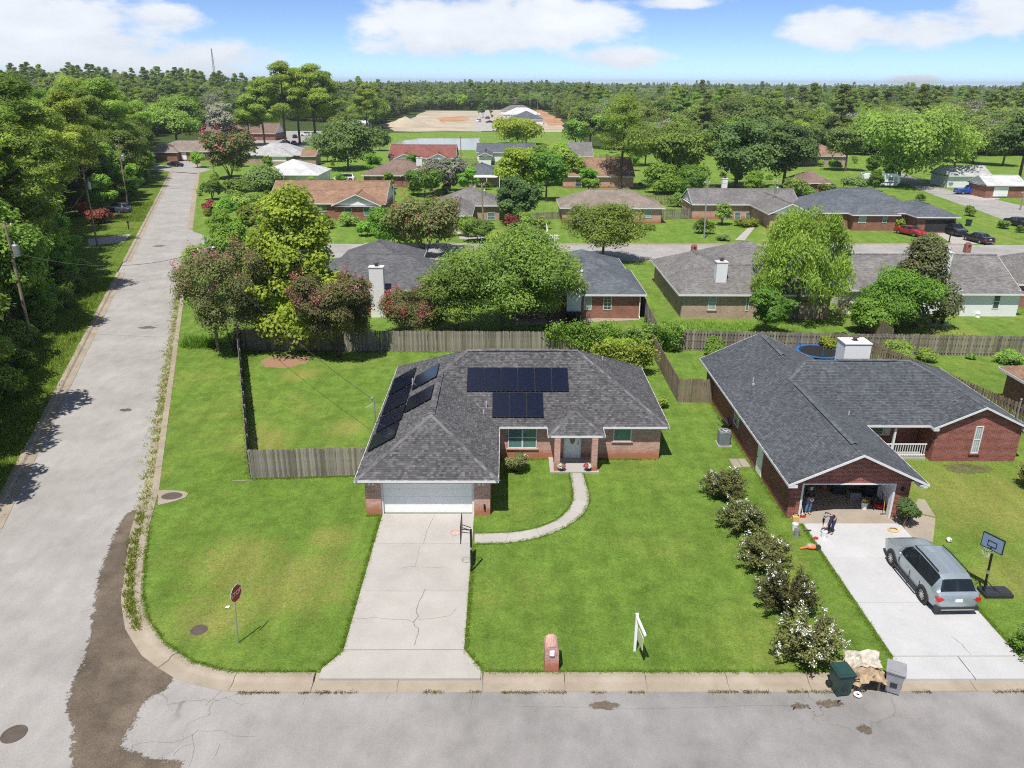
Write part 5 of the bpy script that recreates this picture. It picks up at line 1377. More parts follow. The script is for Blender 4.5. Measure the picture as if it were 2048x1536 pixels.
tp('broad oak standing behind the solar house fence', 'oak', 'leaf_oak', 1005, 664, 455, 300, s=.105, name='oak_tree', nmax=46000, cov=2.3)
tp('loose willowy limb tree left of the broad oak', 'oak', 'leaf_oak', 915, 676, 500, 150, s=.10, name='garden_tree')
tp('smaller shaded tree on the right flank of the broad oak', 'oak', 'leaf_oak', 1098, 660, 492, 150, s=.10, name='garden_tree')
tp('round leafy tree on the lawn by the cross street', 'round', 'leaf_oak', 1205, 522, 392, 182, s=.13, nmax=26000, name='shade_tree', cov=2.6)
tp('reddish topped crape myrtle in front of the light grey house', 'vase', 'leaf_crape', 850, 508, 398, 130, s=.17, blossom='petal_red', name='crape_myrtle', bl_n=400)
tp('yellowish bushy tree behind the white chimney house', 'vase', 'leaf_bright', 790, 500, 420, 90, s=.17, name='garden_tree')
tp('dense dark round cedar beside the light grey house', 'round', 'leaf_dark', 1036, 450, 345, 105, s=.2, name='cedar_tree', cov=2.8)
tp('yellow green tree behind the round dark cedar', 'oak', 'leaf_yellow', 1042, 402, 292, 95, s=.24, name='garden_tree')
tp('green tree right of the yellow green one', 'oak', 'leaf_bright', 1092, 402, 300, 90, s=.24, name='garden_tree')
tp('tall pale green tree behind the terracotta house', 'oak', 'leaf_willow', 1125, 372, 285, 90, s=.26, name='garden_tree')
tp('weeping pale green tree between the tan brick and white houses', 'willow', 'leaf_willow', 1590, 640, 438, 185, s=.17, name='willow_tree', nmax=26000, cov=2.4)
tp('dark conical magnolia with brownish leaves behind the bright green tree', 'cone', 'leaf_magnolia', 1828, 652, 470, 135, s=.12, name='magnolia_tree', nmax=20000, cov=2.3)
tp('bright green rounded tree in front of the magnolia', 'oak', 'leaf_bright', 1793, 664, 540, 160, s=.095, name='garden_tree', nmax=26000, cov=2.4)
tp('low bright green shrub tree left of the rounded one', 'oak', 'leaf_bright', 1735, 668, 600, 90, s=.12, name='garden_tree')
tp('small loose green tree in the tan brick house yard', 'oak', 'leaf_bright', 1528, 672, 562, 95, s=.13, name='garden_tree')
tp('bush behind the shadowbox fence', 'shrub', 'leaf_bright', 1420, 708, 672, 60, s=.1, name='garden_bush', cat='bush')
tp('bush growing over the fence right of the chimney', 'shrub', 'leaf_oak', 1790, 722, 680, 70, s=.1, name='garden_bush', cat='bush')
tp('viney bush over the fence left of the chimney', 'shrub', 'leaf_yellow', 1655, 708, 668, 60, s=.1, name='garden_bush', cat='bush')
for i, (x, yb, yt, w, lab) in enumerate(((1852, 722, 697, 45, 'dark shrub on the lawn under the slanting fence'), (1940, 718, 704, 22, 'small round shrub midway along the right back fence'), (2005, 722, 700, 60, 'low spreading shrub along the right back fence'))):
    tp(lab, 'shrub', 'leaf_oak', x, yb, yt, w, s=.08, name='garden_bush', cat='bush')
# --- the cross street
tp('clipped shrub by the grey gabled house window', 'shrub', 'leaf_oak', 1443, 450, 402, 45, s=.18, name='garden_bush', cat='bush')
tp('large rounded bush in front of the blue roofed house', 'shrub', 'leaf_yellow', 1795, 456, 433, 52, s=.16, name='garden_bush', cat='bush')
tp('low hedge bush under the blue roofed house window', 'shrub', 'leaf_bright', 1728, 457, 445, 38, s=.14, name='garden_bush', cat='bush')
tp('dark upright shrub at the corner of the blue roofed house', 'shrub', 'leaf_dark', 1703, 456, 426, 20, s=.16, name='garden_bush', cat='bush')
tp('dark upright shrub beside the open garage', 'shrub', 'leaf_dark', 1846, 458, 434, 20, s=.16, name='garden_bush', cat='bush')
tp('small shrub by the black car at the right edge', 'shrub', 'leaf_oak', 2005, 457, 437, 24, s=.16, name='garden_bush', cat='bush')
tp('flat green hedge by the grey gabled house door', 'shrub', 'leaf_yellow', 1490, 452, 441, 50, s=.14, name='garden_bush', cat='bush')
tp('low dark cycad on the lawn across the street', 'shrub', 'leaf_dark', 1446, 481, 470, 26, s=.16, name='garden_bush', cat='bush')
tp('bush in front of the orange roofed house gable', 'shrub', 'leaf_oak', 695, 452, 425, 42, s=.16, name='garden_bush', cat='bush')
tp('broad bush right of the orange roofed house', 'shrub', 'leaf_bright', 762, 462, 425, 70, s=.18, name='garden_bush', cat='bush')
tp('red leaved bush by the round dark cedar', 'shrub', 'leaf_red', 1027, 457, 428, 40, s=.16, name='red_bush', cat='bush')
tp('olive bush right of the red leaved one', 'shrub', 'leaf_oak', 1083, 458, 430, 28, s=.16, name='garden_bush', cat='bush')
tp('pale bush by the road beside the orange roofed house', 'shrub', 'leaf_willow', 510, 452, 402, 75, s=.2, name='garden_bush', cat='bush')
tp('red flowering bush at the left road edge', 'shrub', 'leaf_red', 420, 428, 400, 34, s=.18, name='red_bush', cat='bush')
tp('dark bush at the left road edge beyond the red one', 'shrub', 'leaf_oak', 424, 400, 352, 46, s=.2, name='garden_bush', cat='bush')
tp('olive hedge behind the red flowering bush', 'shrub', 'leaf_oak', 480, 420, 385, 80, s=.2, name='garden_bush', cat='bush')
tp('purple brown rounded hedge by the blue grey parked car', 'shrub', 'leaf_red', 203, 446, 416, 50, s=.16, name='red_bush', cat='bush')
tp('red bush behind the purple brown hedge', 'shrub', 'leaf_red', 166, 432, 396, 32, s=.18, name='red_bush', cat='bush')
tp('reddish crape tree on the corner lawn by the far road', 'vase', 'leaf_crape', 463, 358, 262, 90, s=.26, blossom='petal_red', name='crape_myrtle', bl_n=400)
tp('dark hedge of shrubs below the white roofed house', 'shrub', 'leaf_dark', 545, 378, 340, 110, s=.24, name='garden_bush', cat='bush')
tp('large dark green broad tree right of the white roofed house', 'oak', 'leaf_dark', 697, 340, 246, 155, s=.3, name='shade_tree', cov=2.6)
tp('small grey green tree in front of the brownish roofed house', 'vase', 'leaf_gray', 893, 385, 318, 70, s=.24, name='garden_tree')
tp('spreading flat topped tree in front of the brownish roofed house', 'vase', 'leaf_oak', 848, 392, 338, 62, s=.22, name='garden_tree')
tp('tall lone pine with sparse crown behind the taupe roofed house', 'pine', 'leaf_pine', 1240, 378, 196, 115, s=.26, name='pine_tree', cov=.75)
tp('rounded bush under the lone pine', 'shrub', 'leaf_bright', 1320, 388, 326, 85, s=.26, name='garden_bush', cat='bush')
tp('rounded bush right of the one under the lone pine', 'shrub', 'leaf_bright', 1385, 384, 325, 80, s=.26, name='garden_bush', cat='bush')
tp('large deep green oak left of the grey gabled house', 'round', 'leaf_oak', 1345, 372, 222, 170, s=.32, name='oak_tree', cov=2.6)
tp('large dark oak behind the grey gabled house', 'round', 'leaf_dark', 1470, 378, 215, 180, s=.32, name='oak_tree', cov=2.6)
tp('dark oak right of the grey gabled house roof', 'round', 'leaf_dark', 1565, 380, 225, 120, s=.32, name='oak_tree', cov=2.4)
tp('wide spreading live oak over the travel trailer', 'oak', 'leaf_oak', 1795, 368, 218, 260, s=.32, name='live_oak', nmax=20000, cov=2.6)
tp('dark oak overhanging the white garage at the right edge', 'oak', 'leaf_dark', 2035, 372, 218, 130, s=.32, name='oak_tree', cov=2.4)
tp('green tree left of the pale sided house', 'oak', 'leaf_oak', 1905, 352, 250, 90, s=.32, name='oak_tree')
tp('bushy tree behind the blue roofed house', 'shrub', 'leaf_oak', 1590, 392, 350, 60, s=.26, name='garden_bush', cat='bush')
tp('dark shrub in front of the travel trailer', 'shrub', 'leaf_dark', 1715, 378, 356, 60, s=.24, name='garden_bush', cat='bush')
tp('round shrub by the warm orange house door', 'shrub', 'leaf_bright', 1641, 333, 318, 15, s=.26, name='garden_bush', cat='bush')
tp('second round shrub by the warm orange house door', 'shrub', 'leaf_bright', 1665, 331, 316, 15, s=.26, name='garden_bush', cat='bush')
tp('rounded green tree in front of the far building site', 'oak', 'leaf_yellow', 1035, 290, 233, 118, s=.42, name='shade_tree', cov=2.5)
tp('green tree standing behind the grey hip house', 'oak', 'leaf_oak', 355, 292, 188, 120, s=.36, name='shade_tree')
tp('pale tree behind the reddish crape tree', 'oak', 'leaf_gray', 450, 282, 205, 80, s=.36, name='shade_tree')
tp('small dark tree by the far building site road', 'oak', 'leaf_dark', 966, 236, 205, 22, s=.5, name='shade_tree')
for i, (x, yb, yt, w, lab) in enumerate(((530, 292, 165, 85, 'leftmost tall pine over the pale grey house'), (572, 292, 132, 90, 'tallest pine of the clump behind the pale grey house'), (600, 288, 140, 80, 'second tallest pine of the clump behind the pale grey house'),
                                        (632, 286, 135, 95, 'broad pine in the middle of the clump by the parking lot'), (655, 284, 150, 75, 'rightmost pine of the clump by the parking lot'), (500, 290, 195, 60, 'lower pine left of the clump over the pale grey house'), (735, 268, 172, 60, 'pine standing alone left of the building site'))):
    tp(lab, 'pine' if i != 3 else 'pine', 'leaf_pine', x, yb, yt, w, s=.42, name='pine_tree', cov=2.0)

XT = '''395 335 300 40 b|655 324 285 50 o|690 292 225 85 o|760 302 262 45 d|480 398 360 70 o|455 442 395 60 b|540 447 402 70 o|640 457 425 50 b|820 442 398 60 o|935 472 430 60 b|955 484 440 70 o|880 474 428 60 b|1010 508 455 70 o|1062 502 450 60 o|735 472 440 50 b|1098 372 325 45 y|1182 387 352 40 o|1215 362 300 60 b|1290 332 255 85 o|1315 304 232 90 f|1400 304 218 100 o|1520 314 218 110 f|1605 332 245 90 d|1645 302 232 80 o|1690 342 245 90 f|1735 302 222 100 o|1860 322 222 110 o|1945 328 232 100 f|2005 332 238 90 o|1702 397 372 40 d|1545 402 370 45 b|1650 397 365 40 o|905 357 322 50 o|1075 332 288 60 o|870 332 300 40 b|585 347 328 40 d|300 268 205 80 o|430 262 200 80 f|740 262 205 60 o|1180 296 215 80 f|1150 300 232 60 o|1230 300 205 90 o'''
XA = ('in front of the grey hip house', 'beside the small orange outbuilding', 'between the pines and the pond', 'at the left end of the pond', 'on the corner lawn by the orange house', 'behind the red bush on the road side', 'left of the orange house drive', 'before the orange house windows', 'at the right of the orange house', 'below the light grey house garage', 'on the street side of the light grey house', 'left of the light grey house drive', 'over the cross street behind the broad oak', 'right behind the broad oak', 'by the kerb before the orange house', 'left of the terracotta roof', 'in the yard of the terracotta house', 'beside the lone pine trunk', 'right of the lone pine', 'behind the bushes right of the lone pine', 'above the grey gabled roof', 'right above the grey gabled roof', 'left of the warm orange house', 'behind the warm orange house', 'between the warm orange house and the live oak', 'behind the live oak', 'right of the live oak', 'behind the pale sided house', 'behind the white garage', 'beside the travel trailer', 'behind the pole of the gabled house', 'behind the blue roofed house ridge', 'right of the white chimney of the brownish roof', 'right of the dark blue grey roof', 'below the dull red roof', 'beneath the white roofed house', 'left of the long brown roof', 'behind the long brown roof', 'by the far white shed', 'right of the clay ground', 'left of the pale blue grey roof', 'behind the lone pine crown')
for q, an in zip(XT.split('|'), XA):
    x, yb, yt, w, k = q.split(); k = {'b': ('round', 'leaf_bright', 'bright green'), 'o': ('oak', 'leaf_oak', 'green'), 'd': ('oak', 'leaf_dark', 'dark green'), 'y': ('oak', 'leaf_yellow', 'yellowish'), 'f': ('oak', 'leaf_forest', 'dull green')}[k]
    tp(k[2] + ' tree ' + an, k[0], k[1], int(x), int(yb), int(yt), int(w), s=.15 if int(yb) > 400 else .26 if int(yb) > 320 else .34, name='garden_tree', group='garden trees among the far houses', nmax=9000)
# --- plants round the two near houses
tp('loose green shrub in front of the double window', 'shrub', 'leaf_crape', 1031, 940, 888, 52, s=.055, name='garden_shrub', cat='shrub', blossom='petal_white', bl_n=40)
tp('dark leafy shrub at the right side of the open garage', 'shrub', 'leaf_dark', 1808, 1052, 992, 52, s=.06, name='garden_shrub', cat='shrub')
for i, (x, yb, yt, w, lab) in enumerate(((1886, 912, 890, 18, 'leftmost small shrub under the front gable window'), (1916, 914, 890, 26, 'wider small shrub left of the front gable window'), (1944, 914, 896, 18, 'small shrub directly under the front gable window'), (1972, 914, 892, 22, 'small shrub right of the front gable window'), (2002, 910, 890, 16, 'thin shrub near the right end of the front gable'), (2020, 908, 888, 18, 'rightmost small shrub under the front gable'))):
    tp(lab, 'shrub', 'leaf_oak', x, yb, yt, w, s=.05, name='garden_shrub', cat='shrub', cov=1.6)
tp('tall weedy bush behind the solar house corner', 'shrub', 'leaf_yellow', 1245, 716, 664, 66, s=.08, name='garden_bush', cat='bush')
tp('dark leafy sapling against the back fence', 'oak', 'leaf_oak', 1290, 715, 655, 32, s=.09, name='sapling', cat='sapling')
tp('spiky palm like plant at the right side of the solar house', 'shrub', 'leaf_willow', 1325, 815, 790, 26, s=.09, name='garden_shrub', cat='shrub')
# white flowering crape myrtles in the row between the two drives: arching sprays from one foot
def spray_bush(label, loc, H, W, seed, nsp=70, white=1.0, leafmat='leaf_crape'):
    T = thing('white_crape_myrtle', label, 'shrub', loc, 0, 'white flowering shrubs between the drives')
    rg = np.random.default_rng(seed); r = random.Random(seed); m = MB(); P_, N_, A_, S_, TT = [], [], [], [], []; fl = []
    for i in range(nsp):
        a = r.uniform(0, math.tau); k = r.uniform(.25, 1.0) ** .7; e = np.array([math.cos(a) * W / 2 * k, math.sin(a) * W / 2 * k, H * (r.uniform(.75, 1.0) - .55 * k * k)])
        mid = np.array([e[0] * .35, e[1] * .35, e[2] * .62 + .1]); b = np.array([r.uniform(-.1, .1), r.uniform(-.1, .1), 0])
        m.tube([tuple(b), tuple(mid), tuple(e)], [.018, .012, .005], 4, caps=False)
        n = 125; t = rg.uniform(.15, 1.02, n)[:, None]
        q = (1 - t) ** 2 * b + 2 * t * (1 - t) * mid + t * t * e
        q = q + rg.normal(size=(n, 3)) * .07
        d = unit((e - mid)[None, :]); P_.append(q); N_.append(rg.normal(size=(n, 3)) * .7 + np.array([0, 0, .8])); A_.append(np.tile(d, (n, 1)) + rg.normal(size=(n, 3)) * .5); S_.append(rg.uniform(.045, .09, n)); TT.append(np.clip(rg.random(n) * .7 + r.random() * .3, 0, 1))
        if r.random() < .24 * white: fl.append(e + rg.normal(size=(20, 3)) * np.array([.06, .06, .075]) + np.array([0, 0, .04]))
    rg2 = rg; p = np.concatenate(P_); V, F = leaf_quads(p, np.concatenate(N_), np.concatenate(S_), rg, .45, np.concatenate(A_))
    inst('crown', quads_mesh('crown', V, F, np.concatenate(TT), [leafmat]), T)
    m.build('stems', K['bark'], T)
    if fl:
        p = np.concatenate(fl); V, F = leaf_quads(p, rg.normal(size=p.shape) + np.array([0, 0, .6]), rg.uniform(.018, .040, len(p)), rg, .85)
        inst('blossoms', quads_mesh('blossoms', V, F, rg.random(len(p)), ['petal_white']), T)
    return T
for i, (x, yb, yt, w, wt, lab) in enumerate(((1447, 1003, 935, 112, 1.0, 'white flowering shrub nearest the air conditioner, first of the row'), (1480, 1068, 1000, 118, .55, 'sparsely flowering dark shrub, second in the row from the air conditioner'), (1522, 1140, 1065, 140, .9, 'white flowering shrub in the middle of the row'),
                                          (1568, 1232, 1128, 150, .9, 'white flowering shrub beside the white drive, fourth of the row'), (1612, 1330, 1212, 165, 1.5, 'white flowering shrub nearest the kerb and the green bin'), (2062, 985, 905, 60, 1.0, 'white flowering shrub cut by the right edge beside the red house lawn'), (2070, 1320, 1250, 110, .1, 'green shrub cut by the right edge beside the white drive'))):
    b = P(x, yb - 8); H = PZ(x, yt, b.y); d = (b - Vector((0, 0, CZ))).dot(_f)
    spray_bush(lab, b, H, w * .88 * d / FPX, 40 + i, 80 if i != 1 else 90, wt, 'leaf_crape' if i < 6 else 'leaf_oak')
# ivy over the fence
def ivy(label, pxs, Y, seed, mat='leaf_bright', n=6000, s=.085, name='ivy'):
    rg = np.random.default_rng(seed); pts = []
    for (x0, y0, x1, y1) in pxs:
        a, b = PW(x0, y1, Y), PW(x1, y0, Y); k = int(n * (x1 - x0) * (y1 - y0) / sum((q[2] - q[0]) * (q[3] - q[1]) for q in pxs))
        nc = max(3, k // 60); cc = np.stack([rg.uniform(a.x, b.x, nc), rg.normal(Y, .22, nc), rg.uniform(a.z, b.z, nc)], 1)
        pts.append(cc[rg.integers(0, nc, k)] + rg.normal(size=(k, 3)) * np.array([.28, .14, .2]))
    p = np.concatenate(pts); p[:, 2] = np.maximum(p[:, 2], .05)
    nr = rg.normal(size=p.shape) * .6 + np.array([0, -.7, .7]); V, F = leaf_quads(p, nr, s * rg.uniform(.6, 1.3, len(p)), rg, .75)
    me = quads_mesh(name, V, F, rg.random(len(p)), [mat]); o = bpy.data.objects.new(name, me); COL.objects.link(o)
    return tag(o, label, 'ivy')
ivy('green vine sprawling over the top of the long back fence', [(1095, 648, 1190, 676), (1150, 665, 1210, 695), (1190, 652, 1260, 672), (1255, 652, 1355, 690)], 62.4, 3)
ivy('tangled vine hanging on the fence below the tan brick yard', [(1310, 655, 1358, 702)], 63.2, 4, 'leaf_oak', 1500)
ivy('dead brown vine on the fence beside the white gable', [(1672, 598, 1706, 622)], 66.5, 5, 'leaf_crape', 500)
ivy('dry weeds piled behind the solar house corner', [(1190, 690, 1300, 730)], 57.0, 6, 'weed_leaf', 5000, .09, 'weeds')
# --- grasses and weeds, too many to count
def tufts(name, centres, h, n, seed, mat, spread=.1, wid=.010, label=None):
    rg = np.random.default_rng(seed); C = np.asarray(centres); N = len(C) * n
    b = np.repeat(C, n, 0) + np.concatenate([rg.normal(size=(N, 2)) * spread, np.zeros((N, 1))], 1)
    hh = h * rg.uniform(.5, 1.3, N)[:, None]; d = np.concatenate([rg.normal(size=(N, 2)) * .45, np.ones((N, 1))], 1); d = unit(d)
    sd = unit(np.concatenate([rg.normal(size=(N, 2)), np.zeros((N, 1))], 1)) * wid
    m = b + d * hh * .6; tip = b + d * hh + np.concatenate([d[:, :2] * .25 * hh, -np.abs(rg.normal(size=(N, 1))) * .12 * hh], 1)
    V = np.stack([b - sd, b + sd, m + sd * .8, m - sd * .8, m - sd * .8, m + sd * .8, tip + sd * .15, tip - sd * .15], 1).reshape(-1, 3)
    F = np.arange(N * 8).reshape(-1, 4)
    me = quads_mesh(name, V, F, np.repeat(rg.random(N), 2), [mat]); o = bpy.data.objects.new(name, me); COL.objects.link(o); o['kind'] = 'stuff'
    if label: o['label'] = label; o['category'] = 'weeds'
    return o
rw_ = random.Random(5); cs = []
for (x, y, w) in ((300, 1018, 16), (280, 1050, 14), (272, 1090, 13), (266, 1130, 13), (262, 1170, 12), (262, 1210, 10), (275, 1235, 12), (292, 1060, 8)):
    for k in range(26):
        yy = y + rw_.uniform(-24, 24); q = P(x + rw_.gauss(0, w * .5), yy, -.11); cs.append((q.x, q.y, -.11))
tufts('gutter_weeds', cs, .24, 16, 1, 'weed_leaf', .09, .016, 'yellow green weeds growing in the gutter at the street corner')
cs = []
for k in range(1300):
    Y = rw_.uniform(36.5, 96); q = rw_.gauss(0, .22); cs.append((XR(Y) - .45 + q * 1.4, Y, -.1))
tufts('gutter_weeds', cs, .16, 9, 2, 'weed_leaf', .13, .016, 'weeds along the right gutter of the side road')
cs = [(rw_.uniform(-10, 20), 23.18 + rw_.gauss(0, .03), -.12) for k in range(1500)]
cs = [c for c in cs if math.sin(c[0] * 1.7) + math.sin(c[0] * .63 + 1) + math.sin(c[0] * 4.1) > .0]
tufts('gutter_weeds', cs, .05, 8, 3, 'dry_weed', .04, .009, 'thin line of weeds between front gutter and street')
cs = []
for k in range(2600):
    Y = rw_.uniform(30, 150); cs.append((XL(Y) - abs(rw_.gauss(0, 2.2)) - .2, Y, 0))
cs = [c for c in cs if not 88 < c[1] < 128]
tufts('verge_grass', cs, .34, 10, 4, 'weed_leaf', .3, .02, 'rough grass on the wooded side of the road')
cs = [(P(400, 690).x + rw_.gauss(0, .9), P(400, 690).y + rw_.gauss(0, .5), 0) for k in range(70)]
tufts('ornamental_grass', cs, .9, 20, 5, 'leaf_bright', .12, .02, 'tall ornamental grass at the foot of the street light pole')
cs = []
for k in range(900):
    Y = rw_.uniform(64, 80); cs.append((rw_.uniform(34, 42) , Y, 0)) if rw_.random() < .3 else cs.append((rw_.uniform(14.5, 27), rw_.uniform(64, 71.5), 0))
tufts('long_grass', cs, .3, 8, 6, 'leaf_bright', .25, .02, 'long grass in the tan brick house back yard')
def poly_in(x, y, poly):
    c = False; n = len(poly)
    for i in range(n):
        (x1, y1), (x2, y2) = poly[i], poly[(i + 1) % n]
        if (y1 > y) != (y2 > y) and x < (x2 - x1) * (y - y1) / (y2 - y1) + x1: c = not c
    return c
def poly_in2(q, poly): return poly_in(q[0], q[1], poly)
def lawn_fuzz():
    """short blades over the near lawns, so that the edges of drive, path and kerb are not ruled lines"""
    cs = []; r = random.Random(77)
    def line(a, b, n, w=.05):
        for k in range(n):
            t = r.random(); cs.append((a[0] + (b[0] - a[0]) * t + r.gauss(0, w), a[1] + (b[1] - a[1]) * t + r.gauss(0, w), 0.0))
    line((-6.55, 25.4), (-6.55, 35.8), 420); line((-1.57, 25.4), (-1.57, 33), 320); line((-6.5, 25.3), (-7.2, 24.3), 60); line((-1.55, 25.3), (-.9, 24.3), 60)
    line((15.33, 24.9), (15.33, 35), 420); line((20.55, 25), (20.55, 33), 300); line((-.8, 24.12), (14.6, 24.12), 560); line((-9, 24.12), (-7.3, 24.12), 70)
    for i in range(7):
        line(P(*outer[i]), P(*outer[i + 1]), 60, .04); line(P(*inner[i]), P(*inner[i + 1]), 60, .04)
    line((-.7, 42.4), (9.3, 42.4), 300); line((9.4, 42.5), (9.4, 51), 160); line((14.65, 35.6), (14.65, 53), 420); line((-7.3, 35.8), (-6.5, 35.8), 40); line((-14.6, 39.85), (-7.4, 40.3), 300)
    line((-14.7, 39.9), (-22.5, 62.8), 500, .12); line((-22, 62.8), (12, 62.4), 700, .15)
    for i in range(3, len(CORNER) - 1): line(CORNER[i], CORNER[i + 1], 90, .04)
    tufts('lawn_edge_grass', cs, .075, 14, 8, 'lawn_blade', .05, .008, 'short grass blades along the lawn edges')
lawn_fuzz()
def lawn_blades():
    r = random.Random(5); cs = []
    while len(cs) < 15000:
        x, y = r.uniform(-18, 33), r.uniform(24.15, 42.3)
        if -6.5 < x < -1.6 and y < 36.2 or 15.4 < x < 20.5 and y < 36 or (-7.3 < x < -.8 and y > 35.8) or (14.7 < x < 21 and y > 35.5) or (2.5 < x < 5.5 and y > 40.5): continue
        if x < XR(y) + .6 + max(0, (29 - y)) * .9: continue
        q = QQ(x, y)
        if poly_in2(q, outer + inner[::-1]): continue
        cs.append((x, y, 0.0))
    tufts('lawn_grass', cs, .05, 7, 9, 'lawn_blade', .12, .007, 'short mown grass of the front lawns')
lawn_blades()

# ------------------------------------------------------------------ woods
def forest_mesh(name, kind, mat, H, W, seed, s, cov=1.9, bark='bark', nmax=8000):
    rg, C, p, nrm, sz, tint, asp, along = crown_data(kind, H, W, seed, s, cov, nmax)
    V, F = leaf_quads(p, nrm, sz, rg, asp, along)
    m = trunk_mb(kind if kind != 'forest' else 'oak', H, W, C, seed, n=5)
    tv = np.array(m.v); tf = np.array(m.f)
    V2 = np.concatenate([V, tv]); F2 = np.concatenate([F, tf + len(V)])
    return quads_mesh(name, V2, F2, np.concatenate([tint, np.full(len(tf), .5)]), [mat, bark], np.concatenate([np.zeros(len(F), int), np.ones(len(tf), int)]))
FV = [forest_mesh('forest_tree', 'forest', 'leaf_forest', 16, 15, 201, .36, 2.3), forest_mesh('forest_tree', 'forest', 'leaf_forest', 15, 16, 202, .36, 2.3), forest_mesh('forest_tree', 'forest', 'leaf_oak', 14.5, 14, 203, .34, 2.3),
      forest_mesh('forest_tree', 'forest', 'leaf_dark', 16, 14.5, 204, .36, 2.3), forest_mesh('forest_pine', 'pine', 'leaf_pine', 21, 9, 205, .34), forest_mesh('forest_pine', 'pine', 'leaf_forest', 22, 8, 206, .34),
      forest_mesh('forest_tree', 'forest', 'leaf_gray', 14, 12, 207, .25, .9, 'pale_bark'), forest_mesh('forest_tree', 'forest', 'leaf_yellow', 14, 13, 208, .34)]
FLAB = ['mid green broadleaf tree in the far wood', 'wide crowned broadleaf tree in the far wood', 'olive green broadleaf tree in the far wood', 'dark green broadleaf tree in the far wood', 'bright needled pine in the far wood', 'dull green pine in the far wood', 'pale grey thinning tree in the far wood', 'yellowish broadleaf tree in the far wood']
NV = [forest_mesh('wood_pine', 'pine', 'leaf_pine', 17, 8.5, 301, .21, 2.4, nmax=16000), forest_mesh('wood_pine', 'pine', 'leaf_pine', 18, 9.5, 302, .21, 2.4, nmax=16000), forest_mesh('wood_tree', 'oak', 'leaf_oak', 14, 10, 303, .2, 2.2, nmax=16000), forest_mesh('wood_tree', 'forest', 'leaf_oak', 13, 9, 304, .2, 2.2, nmax=16000), forest_mesh('wood_tree', 'round', 'leaf_bright', 8, 6.5, 305, .17, 2.2, nmax=12000), forest_mesh('wood_shrub', 'shrub', 'leaf_oak', 3.2, 4, 306, .13, 2.0, nmax=6000)]
NLAB = ['bright needled pine in the wood left of the road', 'broad pine in the wood left of the road', 'green oak in the wood left of the road', 'rounded dark tree in the wood left of the road', 'light green young tree at the wood edge left of the road', 'undergrowth bush beneath the wood left of the road']
fr = random.Random(42)
def put_tree(me, x, y, z, sc, label, group, name, cat='tree'):
    o = bpy.data.objects.new(name, me); COL.objects.link(o); o.location = (x, y, z - .15); o.rotation_euler = (fr.uniform(-.03, .03), fr.uniform(-.03, .03), fr.uniform(0, 6.28)); o.scale = (sc * fr.uniform(.9, 1.12), sc * fr.uniform(.9, 1.12), sc)
    return tag(o, label, cat, group)
# the wood left of the road
pts = []
def try_add(x, y, d):
    for (a, b, c) in pts:
        if (a - x) ** 2 + (b - y) ** 2 < (d * .5 + c * .5) ** 2: return False
    pts.append((x, y, d)); return True
nleft = 0
for k in range(5000):
    y = fr.uniform(28, 235) if fr.random() < .75 else fr.uniform(28, 110); off = 5.2 + 50 * fr.random() ** 1.5; x = XL(y) - off
    px, py = QQ(x, y)
    if py > 1100 or px < -330: continue
    if 98 < y < 134 and off < 12: continue
    if y > 134 and off < 8: continue
    rr = 4.6 * 1560 / math.hypot(x, y)
    if any(y < Yp + 1 and abs(px - qx) < rr + 14 and py > ty_ for (qx, Yp, ty_) in ((35, 64.7, 447), (180, 108.7, 337), (246, 150.1, 290))): continue
    if not try_add(x, y, 4.6 if y < 110 else 6.2): continue
    v = fr.choice((0, 1, 0, 1, 2, 3, 2)) if off > 10 or y > 130 else fr.choice((2, 3, 4, 3, 0))
    sc = fr.uniform(.95, 1.28) * (1.0 if off > 9 else .8)
    put_tree(NV[v], x, y, 0, sc, NLAB[v], 'trees in the wood left of the road', 'wood_pine' if v < 2 else 'wood_tree'); nleft += 1
    if nleft >= 215: break
for k in range(900):
    y = fr.uniform(40, 97) if k % 3 else fr.uniform(134, 215); off = fr.uniform(4.4, 12); x = XL(y) - off; px, py = QQ(x, y); rr = 2.6 * 1560 / math.hypot(x, y)
    if any(y < Yp + 1 and abs(px - qx) < rr + 10 for (qx, Yp) in ((38, 64.7), (185, 108.7), (248, 150.1))) or not try_add(x, y, 2.6): continue
    put_tree(NV[4], x, y, 0, fr.uniform(.42, .95), NLAB[4], 'trees in the wood left of the road', 'wood_tree'); nleft += 1
    if nleft >= 300: break
for k in range(75):
    y = fr.uniform(36, 96) if k < 60 else fr.uniform(152, 200); x = XL(y) - (fr.uniform(3.2, 8.0) if k < 60 else fr.uniform(5, 9))
    put_tree(NV[5], x, y, 0, fr.uniform(.45, 1.0), NLAB[5], 'undergrowth left of the road', 'wood_shrub', 'bush')
ng_ = 0; SIDE = [(1735, 340), (1800, 340), (2060, 405), (2060, 470), (1860, 395)]
for k in range(3000):
    px, py = fr.uniform(395, 2050), fr.uniform(283, 470); q = P(px, py)
    if 96 < q.y < 115 or any(a - 1.6 < q.x < b + 1.6 and c - 2.5 < q.y < d + 1.5 for a, b, c, d in FOOT) or poly_in(px, py, SIDE) or (1855 < px < 1995 and py > 440) or (1780 < px < 1860 and py > 445) or (1895 < px and 370 < py < 410) or (px < 1200 and py < 305) or (px < 700 and py < 330) or not try_add(q.x, q.y, 3.5): continue
    big = py < 400 and fr.random() < .45
    put_tree(NV[4] if big else NV[5], q.x, q.y, 0, fr.uniform(.45, .85) if big else fr.uniform(.35, .9), 'rounded green garden tree among the far houses' if big else 'small green shrub in the gardens of the far houses', 'planting among the far houses', 'garden_tree' if big else 'garden_bush', 'tree' if big else 'bush'); ng_ += 1
    if ng_ >= 130: break
